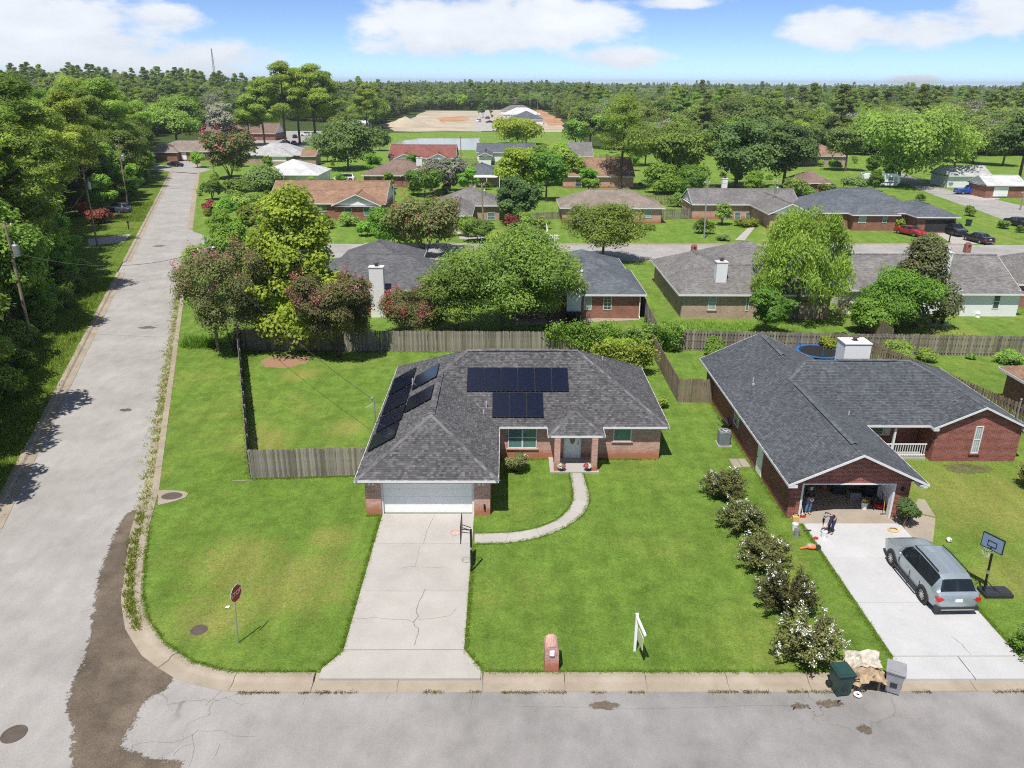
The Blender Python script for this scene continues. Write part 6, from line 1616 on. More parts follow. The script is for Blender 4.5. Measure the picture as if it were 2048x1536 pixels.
# the far woods
CLEAR = [[(735, 268), (782, 240), (805, 232), (850, 220.5), (1085, 217.5), (1122, 236), (1165, 270), (1205, 330), (680, 330)], [(285, 335), (285, 275), (395, 262), (405, 244), (700, 244), (740, 262), (700, 330)], [(1595, 350), (1595, 306), (1700, 304), (1810, 350)], [(1880, 400), (1880, 330), (2060, 330), (2060, 400)], [(380, 330), (1280, 330), (1280, 268), (380, 268)]]
far = []
def scatter(y0, y1, sp, sc0, sc1):
    y = y0
    while y < y1:
        xw = y * .78 + 60; x = -xw
        while x < xw:
            xx, yy = x + fr.uniform(-.45, .45) * sp, y + fr.uniform(-.45, .45) * sp
            px, py = QQ(xx, yy)
            if -140 < px < 2200 and not any(poly_in(px, py, q) for q in CLEAR) and not (py > 300 and 240 < px < 1320) and not (xx > XL(yy) - 5 and xx < XR(yy) + 5 and yy < 260) and not (py > 312) and not (px < 300 and yy < 236):
                w = math.sin(xx * .011 + 2) + math.sin(yy * .013) + fr.uniform(-1, 1)
                pine = (px < 760 and fr.random() < .25) or (760 <= px < 1180 and fr.random() < .2) or fr.random() < .06
                v = fr.choice((4, 5)) if pine else fr.choice((0, 1, 2, 3, 0, 1, 7, 6, 2) if w > -.2 else (0, 2, 1, 6, 7, 6, 1))
                far.append((yy, xx, v, fr.uniform(sc0, sc1) * (1.22 if fr.random() < .05 else 1)))
            x += sp
        y += sp
scatter(236, 480, 7.2, .62, .98); scatter(480, 1000, 9.5, .62, .98); scatter(1000, 2200, 17, .72, 1.0); scatter(2200, 4200, 38, .9, 1.15)
far.sort()
NIND = 38
front, rest, per = [], [], {}
for q in far:
    if per.get(q[2], 0) < NIND and q[0] < 700:
        per[q[2]] = per.get(q[2], 0) + 1; front.append(q)
    else: rest.append(q)
for (y, x, v, sc) in front: put_tree(FV[v], x, y, far_ground(x, y) if y > 300 else 0, sc, FLAB[v], 'trees of the far wood', 'pine_tree' if v in (4, 5) else 'forest_tree')
def gn_forest(rest):
    me = bpy.data.meshes.new('distant_forest'); me.from_pydata([(x, y, far_ground(x, y) - .2) for (y, x, v, s) in rest], [], [])
    for nm, ty, vals in (('vid', 'INT', [q[2] for q in rest]), ('scl', 'FLOAT', [q[3] for q in rest]), ('ang', 'FLOAT', [fr.uniform(0, 6.28) for q in rest])):
        a = me.attributes.new(nm, ty, 'POINT'); a.data.foreach_set('value', vals)
    ob = bpy.data.objects.new('distant_forest', me); COL.objects.link(ob); tag(ob, 'wooded hills running back to the horizon', 'forest', None, 'stuff')
    ng = bpy.data.node_groups.new('scatter_trees', 'GeometryNodeTree')
    ng.interface.new_socket('Geometry', in_out='INPUT', socket_type='NodeSocketGeometry'); ng.interface.new_socket('Geometry', in_out='OUTPUT', socket_type='NodeSocketGeometry')
    gi, go, jn = ng.nodes.new('NodeGroupInput'), ng.nodes.new('NodeGroupOutput'), ng.nodes.new('GeometryNodeJoinGeometry')
    def attr(nm, ty):
        n = ng.nodes.new('GeometryNodeInputNamedAttribute'); n.data_type = ty; n.inputs['Name'].default_value = nm; return n.outputs['Attribute']
    vid, scl, ang = attr('vid', 'INT'), attr('scl', 'FLOAT'), attr('ang', 'FLOAT')
    rot = ng.nodes.new('ShaderNodeCombineXYZ'); ng.links.new(ang, rot.inputs['Z'])
    for i, fm in enumerate(FV):
        src = bpy.data.objects.new('forest_source', fm)
        oi = ng.nodes.new('GeometryNodeObjectInfo'); oi.inputs['Object'].default_value = src; oi.inputs['As Instance'].default_value = True
        cmp_ = ng.nodes.new('FunctionNodeCompare'); cmp_.data_type = 'INT'; cmp_.operation = 'EQUAL'
        ng.links.new(vid, cmp_.inputs[2]); cmp_.inputs[3].default_value = i
        ip = ng.nodes.new('GeometryNodeInstanceOnPoints')
        ng.links.new(gi.outputs[0], ip.inputs['Points']); ng.links.new(cmp_.outputs[0], ip.inputs['Selection']); ng.links.new(oi.outputs['Geometry'], ip.inputs['Instance']); ng.links.new(rot.outputs[0], ip.inputs['Rotation']); ng.links.new(scl, ip.inputs['Scale'])
        ng.links.new(ip.outputs[0], jn.inputs[0])
    ng.links.new(jn.outputs[0], go.inputs[0])
    md = ob.modifiers.new('scatter', 'NODES'); md.node_group = ng
gn_forest(rest)
print('wood', nleft, 'front', len(front), 'rest', len(rest))
# ------------------------------------------------------------------ vehicles
def paint(name, c, metal=.5): 
    m_plain(name, c, .32, metal, .5, .03, 2.0, .8); return name
CARS = {
 'suv': dict(L=4.95, W=1.99, H=1.78, T=[0, .012, .035, .085, .14, .45, .575, .70, .76, .90, .965, 1.0],
             top=[.66, .98, 1.10, 1.56, 1.67, 1.72, 1.67, 1.20, 1.12, 1.03, .89, .55], belt=[.64, .95, 1.07, 1.08, 1.08, 1.05, 1.04, 1.09, 1.08, .99, .85, .52],
             hw=[.74, .88, .94, .98, 1, 1, 1, .99, .98, .94, .86, .68], rw=[.68, .78, .80, .64, .65, .68, .68, .80, .86, .82, .73, .55], rearg=(.036, .088), wind=(.585, .695), side=(.115, .655), wheel=.37, axles=(.205, .775), rails=True),
 'sedan': dict(L=4.75, W=1.83, H=1.45, T=[0, .012, .04, .16, .30, .50, .58, .72, .78, .92, .97, 1.0],
             top=[.55, .88, 1.00, 1.04, 1.38, 1.44, 1.40, 1.02, .96, .84, .72, .45], belt=[.52, .85, .96, 1.0, .97, .94, .92, .97, .92, .80, .69, .43],
             hw=[.80, .90, .95, .985, 1, 1, 1, .99, .98, .94, .87, .72], rw=[.74, .80, .84, .82, .66, .68, .68, .82, .86, .82, .74, .6], rearg=(.17, .295), wind=(.585, .715), side=(.24, .68), wheel=.33, axles=(.2, .79), rails=False),
 'pickup': dict(L=5.6, W=1.98, H=1.85, T=[0, .012, .03, .36, .385, .43, .60, .72, .77, .92, .97, 1.0],
             top=[.70, 1.10, 1.16, 1.16, 1.45, 1.82, 1.80, 1.28, 1.20, 1.10, .95, .6], belt=[.68, 1.08, 1.13, 1.13, 1.13, 1.12, 1.11, 1.18, 1.16, 1.06, .91, .57],
             hw=[.86, .93, .97, .985, 1, 1, 1, .99, .985, .95, .9, .76], rw=[.82, .88, .92, .92, .78, .74, .74, .84, .88, .84, .76, .6], rearg=(.388, .425), wind=(.61, .715), side=(.44, .69), wheel=.4, axles=(.2, .8), rails=False)}
def wheel_objs(parent, loc, r, side, w=.23):
    m = MB(); prof = [(r * .62, -w / 2), (r * .9, -w / 2), (r, -w * .32), (r, w * .32), (r * .9, w / 2), (r * .62, w / 2), (r * .62, -w / 2)]
    m.lathe(prof, 20); o = m.build('wheel', K['rubber'], parent, smooth=False, loc=loc, rot=(0, math.pi / 2, 0))
    mm = MB(); zz = w / 2 * side
    mm.lathe([(r * .63, zz * .95), (r * .58, zz * .6), (r * .1, zz * .55), (.001, zz * .55)], 20)
    d = mm.build('rim', K['black_metal'], o)
    s = MB(); zf = zz * .92
    for k in range(10):
        a = math.tau * k / 10 + .12; ca, sa = math.cos(a), math.sin(a); t = .022
        p = [(.05 * ca - t * sa, .05 * sa + t * ca), (.05 * ca + t * sa, .05 * sa - t * ca), (r * .6 * ca + t * .8 * sa, r * .6 * sa - t * .8 * ca), (r * .6 * ca - t * .8 * sa, r * .6 * sa + t * .8 * ca)]
        s.poly([(x, y, zf) for x, y in p] if side > 0 else [(x, y, zf) for x, y in p][::-1])
    s.lathe([(r * .64, zf), (r * .58, zf * 1.02)], 20); s.lathe([(.07, zf * .98), (.06, zf * 1.03), (.001, zf * 1.03)], 10)
    s.build('spokes', K['alloy'], o)
    return o
def car(label, kind, pm, loc, rz, group=None, name=None, detail=True):
    c = CARS[kind]; L, W = c['L'], c['W']
    T_ = thing(name or {'suv': 'suv', 'sedan': 'sedan_car', 'pickup': 'pickup_truck'}[kind], label, 'pickup' if kind == 'pickup' else 'car', loc, rz, group)
    n = 64; extra = [c['rearg'][0], c['rearg'][1], c['wind'][0], c['wind'][1], c['side'][0], c['side'][1]]
    ts = np.unique(np.round(np.concatenate([np.linspace(0, 1, n), c['T'], extra]), 4))
    def smooth(key):
        a = np.interp(ts, c['T'], c[key]); 
        return a
    top, belt, hw, rw = smooth('top'), smooth('belt'), smooth('hw') * W / 2, smooth('rw') * W / 2
    belt = np.minimum(belt, top - .015)
    rings = []
    for i, t in enumerate(ts):
        zb = .27 if .06 < t < .94 else .27 + .1 * (1 - min(t, 1 - t) / .06)
        b, tp_, h, r = belt[i], top[i], hw[i], rw[i]
        edge = min(.05, (tp_ - b) * .45)
        half = [(0, zb), (h * .86, zb), (h * .965, zb + .09), (h * .995, zb + (b - zb) * .5), (h * 1.0, zb + (b - zb) * .72), (h * .955, b), (r, tp_ - edge), (r * .86, tp_ - edge * .2), (0, tp_)]
        y = -L / 2 + L * t
        rings.append([(x, y, z) for x, z in half] + [(-x, y, z) for x, z in half[-2:0:-1]])
    M_ = len(rings[0]); body, gl = MB(), {'windshield': MB(), 'rear_window': MB(), 'side_window': MB()}
    V = [p for r in rings for p in r]
    seg = lambda j: j if j < 8 else 15 - j
    mbs = {'body': body, **gl}; faces = {k: [] for k in ('body', 'windshield', 'rear_window', 'sideL', 'sideR')}
    for i in range(len(rings) - 1):
        tm = (ts[i] + ts[i + 1]) / 2
        for j in range(M_):
            q = (j + 1) % M_; f = (i * M_ + j, (i + 1) * M_ + j, (i + 1) * M_ + q, i * M_ + q); s = seg(j)
            cls = 'body'
            if s in (6, 7) and c['rearg'][0] < tm < c['rearg'][1]: cls = 'rear_window'
            elif s in (6, 7) and c['wind'][0] < tm < c['wind'][1]: cls = 'windshield'
            elif s == 5 and c['side'][0] < tm < c['side'][1] and not any(abs(tm - x) < .004 for x in (.30,) if kind == 'sedan'): cls = 'sideR' if j < 8 else 'sideL'
            faces[cls].append(f)
    faces['body'].append(tuple(range(M_))[::-1]); faces['body'].append(tuple((len(rings) - 1) * M_ + j for j in range(M_)))
    for k, fs in faces.items():
        if not fs: continue
        used = sorted({v for f in fs for v in f}); mp = {v: i for i, v in enumerate(used)}
        m = MB(); m.v = [V[v] for v in used]; m.f = [tuple(mp[v] for v in f[::-1]) for f in fs]; m.m = [0] * len(fs)
        o = m.build({'body': 'body', 'windshield': 'windshield', 'rear_window': 'rear_window', 'sideL': 'side_window', 'sideR': 'side_window'}[k], K[pm] if k == 'body' else K['car_glass'], T_, smooth=True)
        if k == 'body':
            bmx = bmesh.new(); bmx.from_mesh(o.data); bmesh.ops.recalc_face_normals(bmx, faces=bmx.faces); bmx.to_mesh(o.data); bmx.free(); B_ = o
            try: o.data.set_sharp_from_angle(angle=math.radians(38))
            except Exception: pass
    for a in c['axles']:
        for sd in (-1, 1):
            y = -L / 2 + L * a; r = c['wheel']
            ar = MB(); ar.lathe([(r * 1.17, -.02), (r * 1.17, .012), (.001, .012)], 22)
            ar.build('wheel_arch', K['dark_plastic'], T_, loc=(sd * (W / 2 - .005), y, r + .02), rot=(0, sd * math.pi / 2, 0))
            wheel_objs(T_, (sd * (W / 2 - .085), y, r), r, sd)
    if detail:
        for sd in (-1, 1):
            x = sd * W * .40
            tl = MB(); zt = c['belt'][1]; tl.poly([(sd * W * .47, -L / 2 + .10, zt - .02), (sd * W * .30, -L / 2 + .012, zt - .13), (sd * W * .44, -L / 2 + .01, zt - .26), (sd * W * .495, -L / 2 + .22, zt - .05)])
            tl.cbox((sd * W * .42, -L / 2 + .05, zt - .12), (.22, .1, .16)); tl.build('tail_light', K['tail_red'], T_)
            hl = MB(); hl.cbox((sd * W * .33, L / 2 - .13, c['belt'][-2] - .14), (.30, .16, .12)); hl.build('headlight', K['chrome'], T_)
            for tt in (c['side'][0] + .16, c['side'][0] + .33, c['side'][1] - .01):
                yy = -L / 2 + L * tt; bz = float(np.interp(tt, c['T'], c['belt'])); MB().box(sd * W / 2 - .02, sd * W / 2 + .003, yy - .006, yy + .006, .36, .27 + (bz - .27) * .72).build('door_seam', K['dark_plastic'], T_)
            for tt in (c['side'][0] + .21, c['side'][0] + .38): yy = -L / 2 + L * tt; MB().box(sd * W / 2 - .02, sd * W / 2 + .025, yy - .1, yy + .1, .86, .89).build('door_handle', K[pm], T_)
            MB().box(sd * W / 2 - .06, sd * W / 2 + .004, -L / 2 + L * (c['axles'][0] + .085), -L / 2 + L * (c['axles'][1] - .085), .27, .36).build('sill_trim', K['dark_plastic'], T_)
            mi = MB(); mi.ball((sd * (W / 2 + .07), -L / 2 + L * (c['side'][1] - .035), c['belt'][6] + .08), .11, 8, sz=(.9, .7, .75)); mi.build('mirror', K[pm], T_, smooth=True)
            if c['rails']:
                rl = MB(); pts = [(sd * W * .315, -L / 2 + L * t, np.interp(t, c['T'], c['top']) + .05) for t in (.16, .3, .45, .56)]; rl.tube(pts, .022, 6); rl.build('roof_rail', K['black_metal'], T_)
        m = MB(); m.box(-W * .46, W * .46, -L / 2 - .03, -L / 2 + .2, .28, .46); m.build('rear_bumper', K['dark_plastic'], T_)
        m = MB(); m.box(-W * .36, W * .36, -L / 2 - .045, -L / 2 - .028, .31, .36); m.build('bumper_strip', K['alloy'], T_)
        m = MB(); m.box(-.16, .16, -L / 2 - .012, -L / 2 + .02, .70, .82); m.build('licence_plate', K['white_paint'], T_)
        m = MB(); m.box(-W * .34, W * .34, L / 2 - .22, L / 2 + .01, .3, .5); m.build('front_bumper', K['dark_plastic'], T_)
    return T_
t_ = NT('car_glass'); t_.base((0.012, 0.016, 0.020)); t_.set(0.04, 0, 0.6); K['car_glass'] = t_.mat
m_plain('tail_red', (.5, .02, .02), .25)
paint('silver_paint', (.36, .42, .45), .5); paint('red_car', (.42, .015, .02), .2); paint('black_car', (.012, .013, .018), .2); paint('blue_car', (.012, .09, .45), .3); paint('slate_car', (.10, .12, .19), .5); paint('white_car', (.75, .75, .75), 0)
car('silver grey suv parked on the white drive', 'suv', 'silver_paint', (19.22, 29.95, .03), math.radians(1.2))
def facing(p, q): d = Vector(q) - Vector(p); return math.atan2(-d.x, d.y)
car('red sedan parked on the lawn of the blue roofed house', 'sedan', 'red_car', P(1820, 470), facing(P(1790, 462), P(1850, 474)))
car('dark suv nosed out of the open garage of the blue roofed house', 'suv', 'black_car', P(1908, 469), facing(P(1886, 458), P(1932, 474)))
car('black sedan at the street end of the blue roofed house drive', 'sedan', 'black_car', P(1955, 484), facing(P(1985, 488), P(1930, 474)))
car('black car cut by the right edge on the side street', 'sedan', 'black_car', P(2036, 452), facing(P(2000, 446), P(2048, 456)))
car('bright blue pickup on the concrete drive by the side street', 'pickup', 'blue_car', P(1937, 388), math.radians(-92), None)
car('blue grey hatchback parked on the left verge under the pole', 'suv', 'slate_car', P(239, 424), facing(P(262, 426), P(216, 420)), None, 'hatchback_car')
car('dark car parked at the end of the left road', 'sedan', 'black_car', P(352, 333), facing(P(338, 332), P(366, 334)), None)
car('black suv in front of the pale grey hip house', 'suv', 'black_car', P(536, 327), math.radians(80))
car('white car half hidden behind the orange roofed house', 'suv', 'white_car', P(689, 362), math.radians(95))
for i, (x, y, pm, k, lab) in enumerate(((590, 276, 'black_car', 'sedan', 'black car in the far parking lot under the pines'), (612, 272, 'white_car', 'suv', 'white car in the far parking lot'), (570, 288, 'blue_car', 'sedan', 'blue car in the far parking lot'), (588, 289, 'red_car', 'sedan', 'red car in the far parking lot'), (628, 270, 'slate_car', 'sedan', 'grey blue car in the far parking lot'),
        (957, 244, 'white_car', 'suv', 'white car on the far building site road'), (975, 238, 'red_car', 'suv', 'red truck on the far building site'), (979, 246, 'black_car', 'sedan', 'black car beside the far site road'), (942, 219, 'black_car', 'suv', 'black vehicle at the back of the far site'), (995, 243, 'black_car', 'sedan', 'dark car right of the far site road'))):
    car(lab, k, pm, P(x, y), math.radians(20 + 70 * (i % 3)), 'small cars far off', detail=False)
# travel trailer
b = P(1757, 374); t = thing('travel_trailer', 'white travel trailer parked under the live oak', 'trailer', b, 0)
L = 8.2; m = MB(); prof = [(-L / 2, .5), (L / 2 - .7, .5), (L / 2, 1.2), (L / 2 - .2, 2.4), (L / 2 - .9, 3.0), (-L / 2 + .3, 3.0), (-L / 2, 2.7)]
m.poly([(x, -1.2, z) for x, z in prof]); m.poly([(x, 1.2, z) for x, z in prof][::-1])
for i in range(len(prof)):
    a, c = prof[i], prof[(i + 1) % len(prof)]; m.poly([(a[0], -1.2, a[1]), (a[0], 1.2, a[1]), (c[0], 1.2, c[1]), (c[0], -1.2, c[1])])
m.build('body', K['white_paint'], t); MB().box(-L / 2 + .1, L / 2 - .5, -1.212, -1.203, 1.0, 1.25).build('stripe', K['slate_car'], t)
for x in (-2.6, -.4, 1.9): MB().box(x - .45, x + .45, -1.225, -1.203, 1.6, 2.3).build('window', K['window_glass'], t)
MB().box(2.7, 3.3, -1.225, -1.203, .6, 2.3).build('door', K['gray_trim'], t)
for x in (-.7, .2): wheel_objs(t, (x, -1.15, .36), .36, -1).rotation_euler = (math.pi / 2, 0, 0)

# ------------------------------------------------------------------ people
def skin_obj(name, J, E, root, mat, parent, sub=2):
    bm = bmesh.new(); lay = bm.verts.layers.skin.verify(); vm = {}
    for k, (p, r) in J.items():
        v = bm.verts.new(p); v[lay].radius = (r, r) if not hasattr(r, '__len__') else r; vm[k] = v
    for a, b in E: bm.edges.new((vm[a], vm[b]))
    vm[root][lay].use_root = True
    me = bpy.data.meshes.new(name); bm.to_mesh(me); bm.free(); me.materials.append(K[mat])
    o = bpy.data.objects.new(name, me); COL.objects.link(o); o.parent = parent
    s = o.modifiers.new('skin', 'SKIN'); s.use_smooth_shade = True
    o.modifiers.new('sub', 'SUBSURF').levels = sub; o.modifiers['sub'].render_levels = sub
    return o
def person(label, loc, rz, pose, top_mat, leg_mat, hat=None, hair='black_cloth'):
    T = thing('person', label, 'person', loc, rz)
    j = pose; J, E = {}, []
    def add(k, p, r, to=None):
        J[k] = (p, r)
        if to: E.append((to, k))
    add('pel', j['pel'], .125); add('waist', j['waist'], .115, 'pel'); add('chest', j['chest'], .145, 'waist'); add('neck', j['neck'], .055, 'chest')
    hd = Vector(j['head']); nk = Vector(j['neck']); ax = (hd - nk).normalized(); fw = Vector(j['face']).normalized()
    add('jaw', tuple(hd - ax * .07 + fw * .015), .070, 'neck'); add('skull', tuple(hd + ax * .03), .092, 'jaw'); add('crown', tuple(hd + ax * .10), .07, 'skull')
    add('nose', tuple(hd - ax * .02 + fw * .115), .014, 'skull')
    for s, n in ((1, 'r'), (-1, 'l')):
        sgn = lambda p: (p[0] * s, p[1], p[2])
        sh, el, wr, kn, an, hp, to = (sgn(j[k]) if (k + n) not in j else j[k + n] for k in ('sh', 'el', 'wr', 'kn', 'an', 'hip', 'toe'))
        add('sh' + n, sh, .06, 'chest'); add('el' + n, el, .045, 'sh' + n); add('wr' + n, wr, .03, 'el' + n)
        d = (Vector(wr) - Vector(el)).normalized(); pm = Vector(wr) + d * .07; side = Vector((s, 0, 0)); fwd = d.cross(side).normalized()
        add('pm' + n, tuple(pm), .034, 'wr' + n)
        for q, (o_, ln) in enumerate(((-.03, .06), (-.01, .075), (.01, .07), (.03, .055))):
            b1 = pm + d * .035 + fwd * o_; b2 = b1 + d * ln * .6 - side * .012; b3 = b2 + d * ln * .4 - side * .02
            add(f'f{q}{n}', tuple(b1), .010, 'pm' + n); add(f'g{q}{n}', tuple(b2), .009, f'f{q}{n}'); add(f'h{q}{n}', tuple(b3), .008, f'g{q}{n}')
        tb = Vector(wr) + d * .04 + fwd * -.045; add('t1' + n, tuple(tb), .011, 'pm' + n); add('t2' + n, tuple(tb + d * .045 - fwd * .01), .009, 't1' + n)
        add('ear' + n, tuple(hd + side * .098), .014, 'skull')
        add('hip' + n, hp, .092, 'pel'); add('kn' + n, kn, .062, 'hip' + n); add('an' + n, an, .042, 'kn' + n); add('toe' + n, to, .038, 'an' + n)
    skin_obj('body', J, E, 'pel', 'skin', T)
    def sub(keys, grow, mat, name, root, ends={}):
        JJ = {k: (J[k][0], (J[k][1] + grow)) for k in keys}; EE = [(a, b) for a, b in E if a in JJ and b in JJ]
        for k, (a, b, f) in ends.items():
            pa, pb = Vector(J[a][0]), Vector(J[b][0]); JJ[k] = (tuple(pa.lerp(pb, f)), J[b][1] + grow + .008); EE.append((a, k))
        skin_obj(name, JJ, EE, root, mat, T)
    sub(['waist', 'chest', 'shr', 'shl', 'elr', 'ell'], .016, top_mat, 'shirt', 'chest', {'cr': ('elr', 'wrr', .75), 'cl': ('ell', 'wrl', .75), 'hem': ('waist', 'pel', .7), 'col': ('chest', 'neck', .55)})
    sub(['pel', 'hipr', 'hipl', 'knr', 'knl'], .014, leg_mat, 'trousers', 'pel', {'ar': ('knr', 'anr', .93), 'al': ('knl', 'anl', .93), 'wt': ('pel', 'waist', .45)})
    for n in 'rl': skin_obj('shoe', {'a': (J['an' + n][0][:2] + (.045,), .05), 'b': (J['toe' + n][0][:2] + (.04,), .048)}, [('a', 'b')], 'a', 'black_cloth', T, 1)
    m = MB(); c = hd + ax * .045 - fw * .012
    m.ball((0, 0, 0), .108, 12, sz=(.92, 1.02, .95)); m.v = [v for v in m.v]
    o = m.build('cap' if hat else 'hair', K[hat or hair], T, smooth=True, loc=c + ax * .02)
    o.scale = (1, 1, .8)
    if hat:
        mm = MB(); mm.cbox((0, 0, 0), (.16, .12, .02)); mm.build('brim', K[hat], T, loc=c + fw * .13 + ax * .02)
    for s in (1, -1):
        sd = fw.cross(ax).normalized() * s
        MB().ball((0, 0, 0), .012, 8).build('eye', K['white_paint'], T, loc=hd + fw * .083 + sd * .034 + ax * .02)
    return T
stand = dict(pel=(0, 0, .94), waist=(0, 0, 1.08), chest=(0, .01, 1.32), neck=(0, 0, 1.50), head=(0, -.02, 1.63), face=(0, -1, -.15), sh=(.17, .01, 1.43), el=(.25, .02, 1.14), wr=(.12, -.16, .99), hip=(.09, 0, .90), kn=(.10, -.02, .49), an=(.10, .02, .09), toe=(.12, -.13, .05))
person('person in black top and blue jeans standing inside the open garage', P(1614, 1029) + Vector((0, 0, .032)), math.radians(10), stand, 'black_cloth', 'jeans')
bend = dict(pel=(0, .12, .86), waist=(0, .02, 1.0), chest=(0, -.20, 1.14), neck=(0, -.37, 1.18), head=(0, -.50, 1.20), face=(0, -.6, -.8), sh=(.17, -.29, 1.15), el=(.20, -.38, .86), wr=(.11, -.48, .62), hip=(.09, .12, .83), kn=(.10, 0, .46), an=(.10, .08, .09), toe=(.11, -.08, .05))
person('person in navy work clothes and grey cap bending over a bucket on the drive', P(1655, 1068) + Vector((.1, 0, .03)), math.radians(-60), bend, 'navy', 'navy', 'gray_cloth')

# ------------------------------------------------------------------ poles and wires
def lathe_obj(name, prof, mat, parent, loc, n=14, rot=None): return MB().lathe(prof, n).build(name, K[mat], parent, loc=loc, rot=rot, smooth=False)
def pole(label, bx, by, tx, ty, transformer=True, arm=None, mat='pole_wood', r=.15, name='utility_pole'):
    b = P(bx, by); top = PW(tx, ty, b.y); T = thing(name, label, 'pole', b)
    d = top - b; MB().tube([(0, 0, -.1), d], [r, r * .62], 10).build('shaft', K[mat], T)
    if transformer:
        q = d * .78 + Vector((.42, 0, 0)); lathe_obj('transformer', [(.001, -.5), (.24, -.48), (.26, .4), (.2, .5), (.001, .52)], 'galvanized', T, q)
        m = MB(); m.tube([(0, 0, .5), (0, 0, .75)], .05, 6); m.build('bushing', K['gray_trim'], T, loc=q)
    MB().box(-.06, .06, -.5, .5, -.06, .06).build('crossarm', K[mat], T, loc=d * .97, rot=(0, 0, math.radians(70)))
    for s in (-.4, 0, .4): lathe_obj('insulator', [(.001, 0), (.05, .02), (.035, .1), (.05, .14), (.001, .2)], 'white_paint', T, d * .97 + Vector((s * .95, s * .33, .06)), 8)
    if arm:
        a = Vector(arm); MB().tube([d * .97, d * .97 + a * .6 + Vector((0, 0, .15)), d * .97 + a], .03, 6).build('lamp_arm', K['galvanized'], T)
        m = MB(); m.ball((0, 0, 0), .22, 10, sz=(1.2, .7, .45)); m.build('lamp_head', K['galvanized'], T, loc=d * .97 + a, smooth=True)
    return b, top
p1 = pole('leaning wooden utility pole nearest on the left with transformer', 65, 687, 9, 445)
p2 = pole('wooden utility pole with transformer beside the concrete side drive', 195, 490, 165, 337)
p3 = pole('wooden utility pole with transformer behind the blue grey hatchback', 255, 405, 237, 290)
lp = pole('wooden street light pole by the pink crape myrtle', 437, 700, 406, 495, False, (.75, .1, .25))
q1 = pole('utility pole in front of the orange roofed house', 790, 445, 787, 370, False, name='utility_pole')
q2 = pole('utility pole with transformer in front of the light grey house', 967, 452, 963, 367)
q3 = pole('slim light pole on the lawn across the cross street', 1408, 478, 1415, 362, False, None, 'galvanized', .12)
q4 = pole('utility pole with transformer beside the grey gabled house', 1545, 445, 1551, 362)
q5 = pole('distant pole by the pond', 923, 360, 921, 272, False)
q6 = pole('leaning pole by the far road end', 428, 345, 420, 290, False, (.8, 0, .2))
q7 = pole('pole at the right edge by the side street', 2040, 420, 2048, 385, False)
for i, (x, yb, yt) in enumerate(((1075, 240, 195), (1060, 238, 198), (1110, 250, 200))): pole(('thin new pole before the finished house on the far site', 'thin new pole left of the others on the far site', 'thin new pole on the clay at the right of the far site')[i], x, yb, x, yt, False, None, 'galvanized', .12)
def wire(label, a, b, sag, r=.014, n=16):
    a, b = Vector(a), Vector(b); m = MB()
    m.tube([a.lerp(b, k / n) - Vector((0, 0, sag * 4 * (k / n) * (1 - k / n))) for k in range(n + 1)], r, 5)
    o = m.build('power_line', K['cable']); return tag(o, label, 'power line', 'overhead wires')
T1, T2, T3, TL = p1[1], p2[1], p3[1], lp[1]
wire('top wire between the first and second roadside poles', T1, T2, .7); wire('lower wire between the first and second roadside poles', T1 - Vector((0, 0, 2.6)), T2 - Vector((0, 0, 2.6)), .9, .02)
wire('top wire between the second and third roadside poles', T2, T3, .7); wire('lower wire between the second and third roadside poles', T2 - Vector((0, 0, 2.6)), T3 - Vector((0, 0, 2.6)), .8, .02)
wire('wire crossing the road to the street light pole', T1 - Vector((0, 0, 2.4)), TL - Vector((0, 0, .3)), 1.2, .018)
wire('service wire from the street light pole to the solar house', TL - Vector((0, 0, .3)), (-7.85, 42.6, 3.85), .7, .016)
wire('wire from the third roadside pole across the road', T3 - Vector((0, 0, 2)), q6[1], 1.0)
wire('wire from the second roadside pole across the road', T2 - Vector((0, 0, 1.6)), q1[1], 1.2)
wire('wire between the poles before the orange and grey houses', q1[1], q2[1], .6); wire('wire from the grey house pole to the cross street light', q2[1], q3[1], .8); wire('wire from the cross street light to the gabled house pole', q3[1], q4[1], .5)
wire('wire from the gabled house pole towards the right edge', q4[1], q7[1] + Vector((8, -20, 2)), 1.0)
wire('wire running out of frame from the nearest left pole', T1, T1 + Vector((13, -42, -.3)), .6)
# mast on the horizon
Y = 1500.; bt, tt = PW(430, 158, Y), PW(425, 97, Y); T = thing('radio_mast', 'thin lattice radio mast on the horizon', 'tower', (bt.x, Y, 0)); h = tt.z
for sx, sy in ((-1, -1), (1, -1), (1, 1), (-1, 1)): MB().tube([(sx * 2.2, sy * 2.2, 0), (sx * .5, sy * .5, h)], .28, 5).build('leg', K['galvanized'], T)
m = MB()
for k in range(14):
    z0, z1 = h * k / 14, h * (k + 1) / 14; w0, w1 = 2.2 - 1.7 * k / 14, 2.2 - 1.7 * (k + 1) / 14; s = 1 if k % 2 else -1
    m.tube([(-w0 * s, -w0, z0), (w1 * s, -w1, z1)], .16, 4); m.tube([(-w0 * s, w0, z0), (w1 * s, w1, z1)], .16, 4)
m.build('bracing', K['galvanized'], T)
for f in (.62, .78): 
    m = MB()
    for a in range(3): m.tube([(3.2 * math.cos(a * 2.1), 3.2 * math.sin(a * 2.1), h * f - 1.2), (3.2 * math.cos(a * 2.1), 3.2 * math.sin(a * 2.1), h * f + 1.2)], .45, 6); m.tube([(0, 0, h * f), (3.2 * math.cos(a * 2.1), 3.2 * math.sin(a * 2.1), h * f)], .2, 4)
    m.build('antenna', K['white_paint'], T)
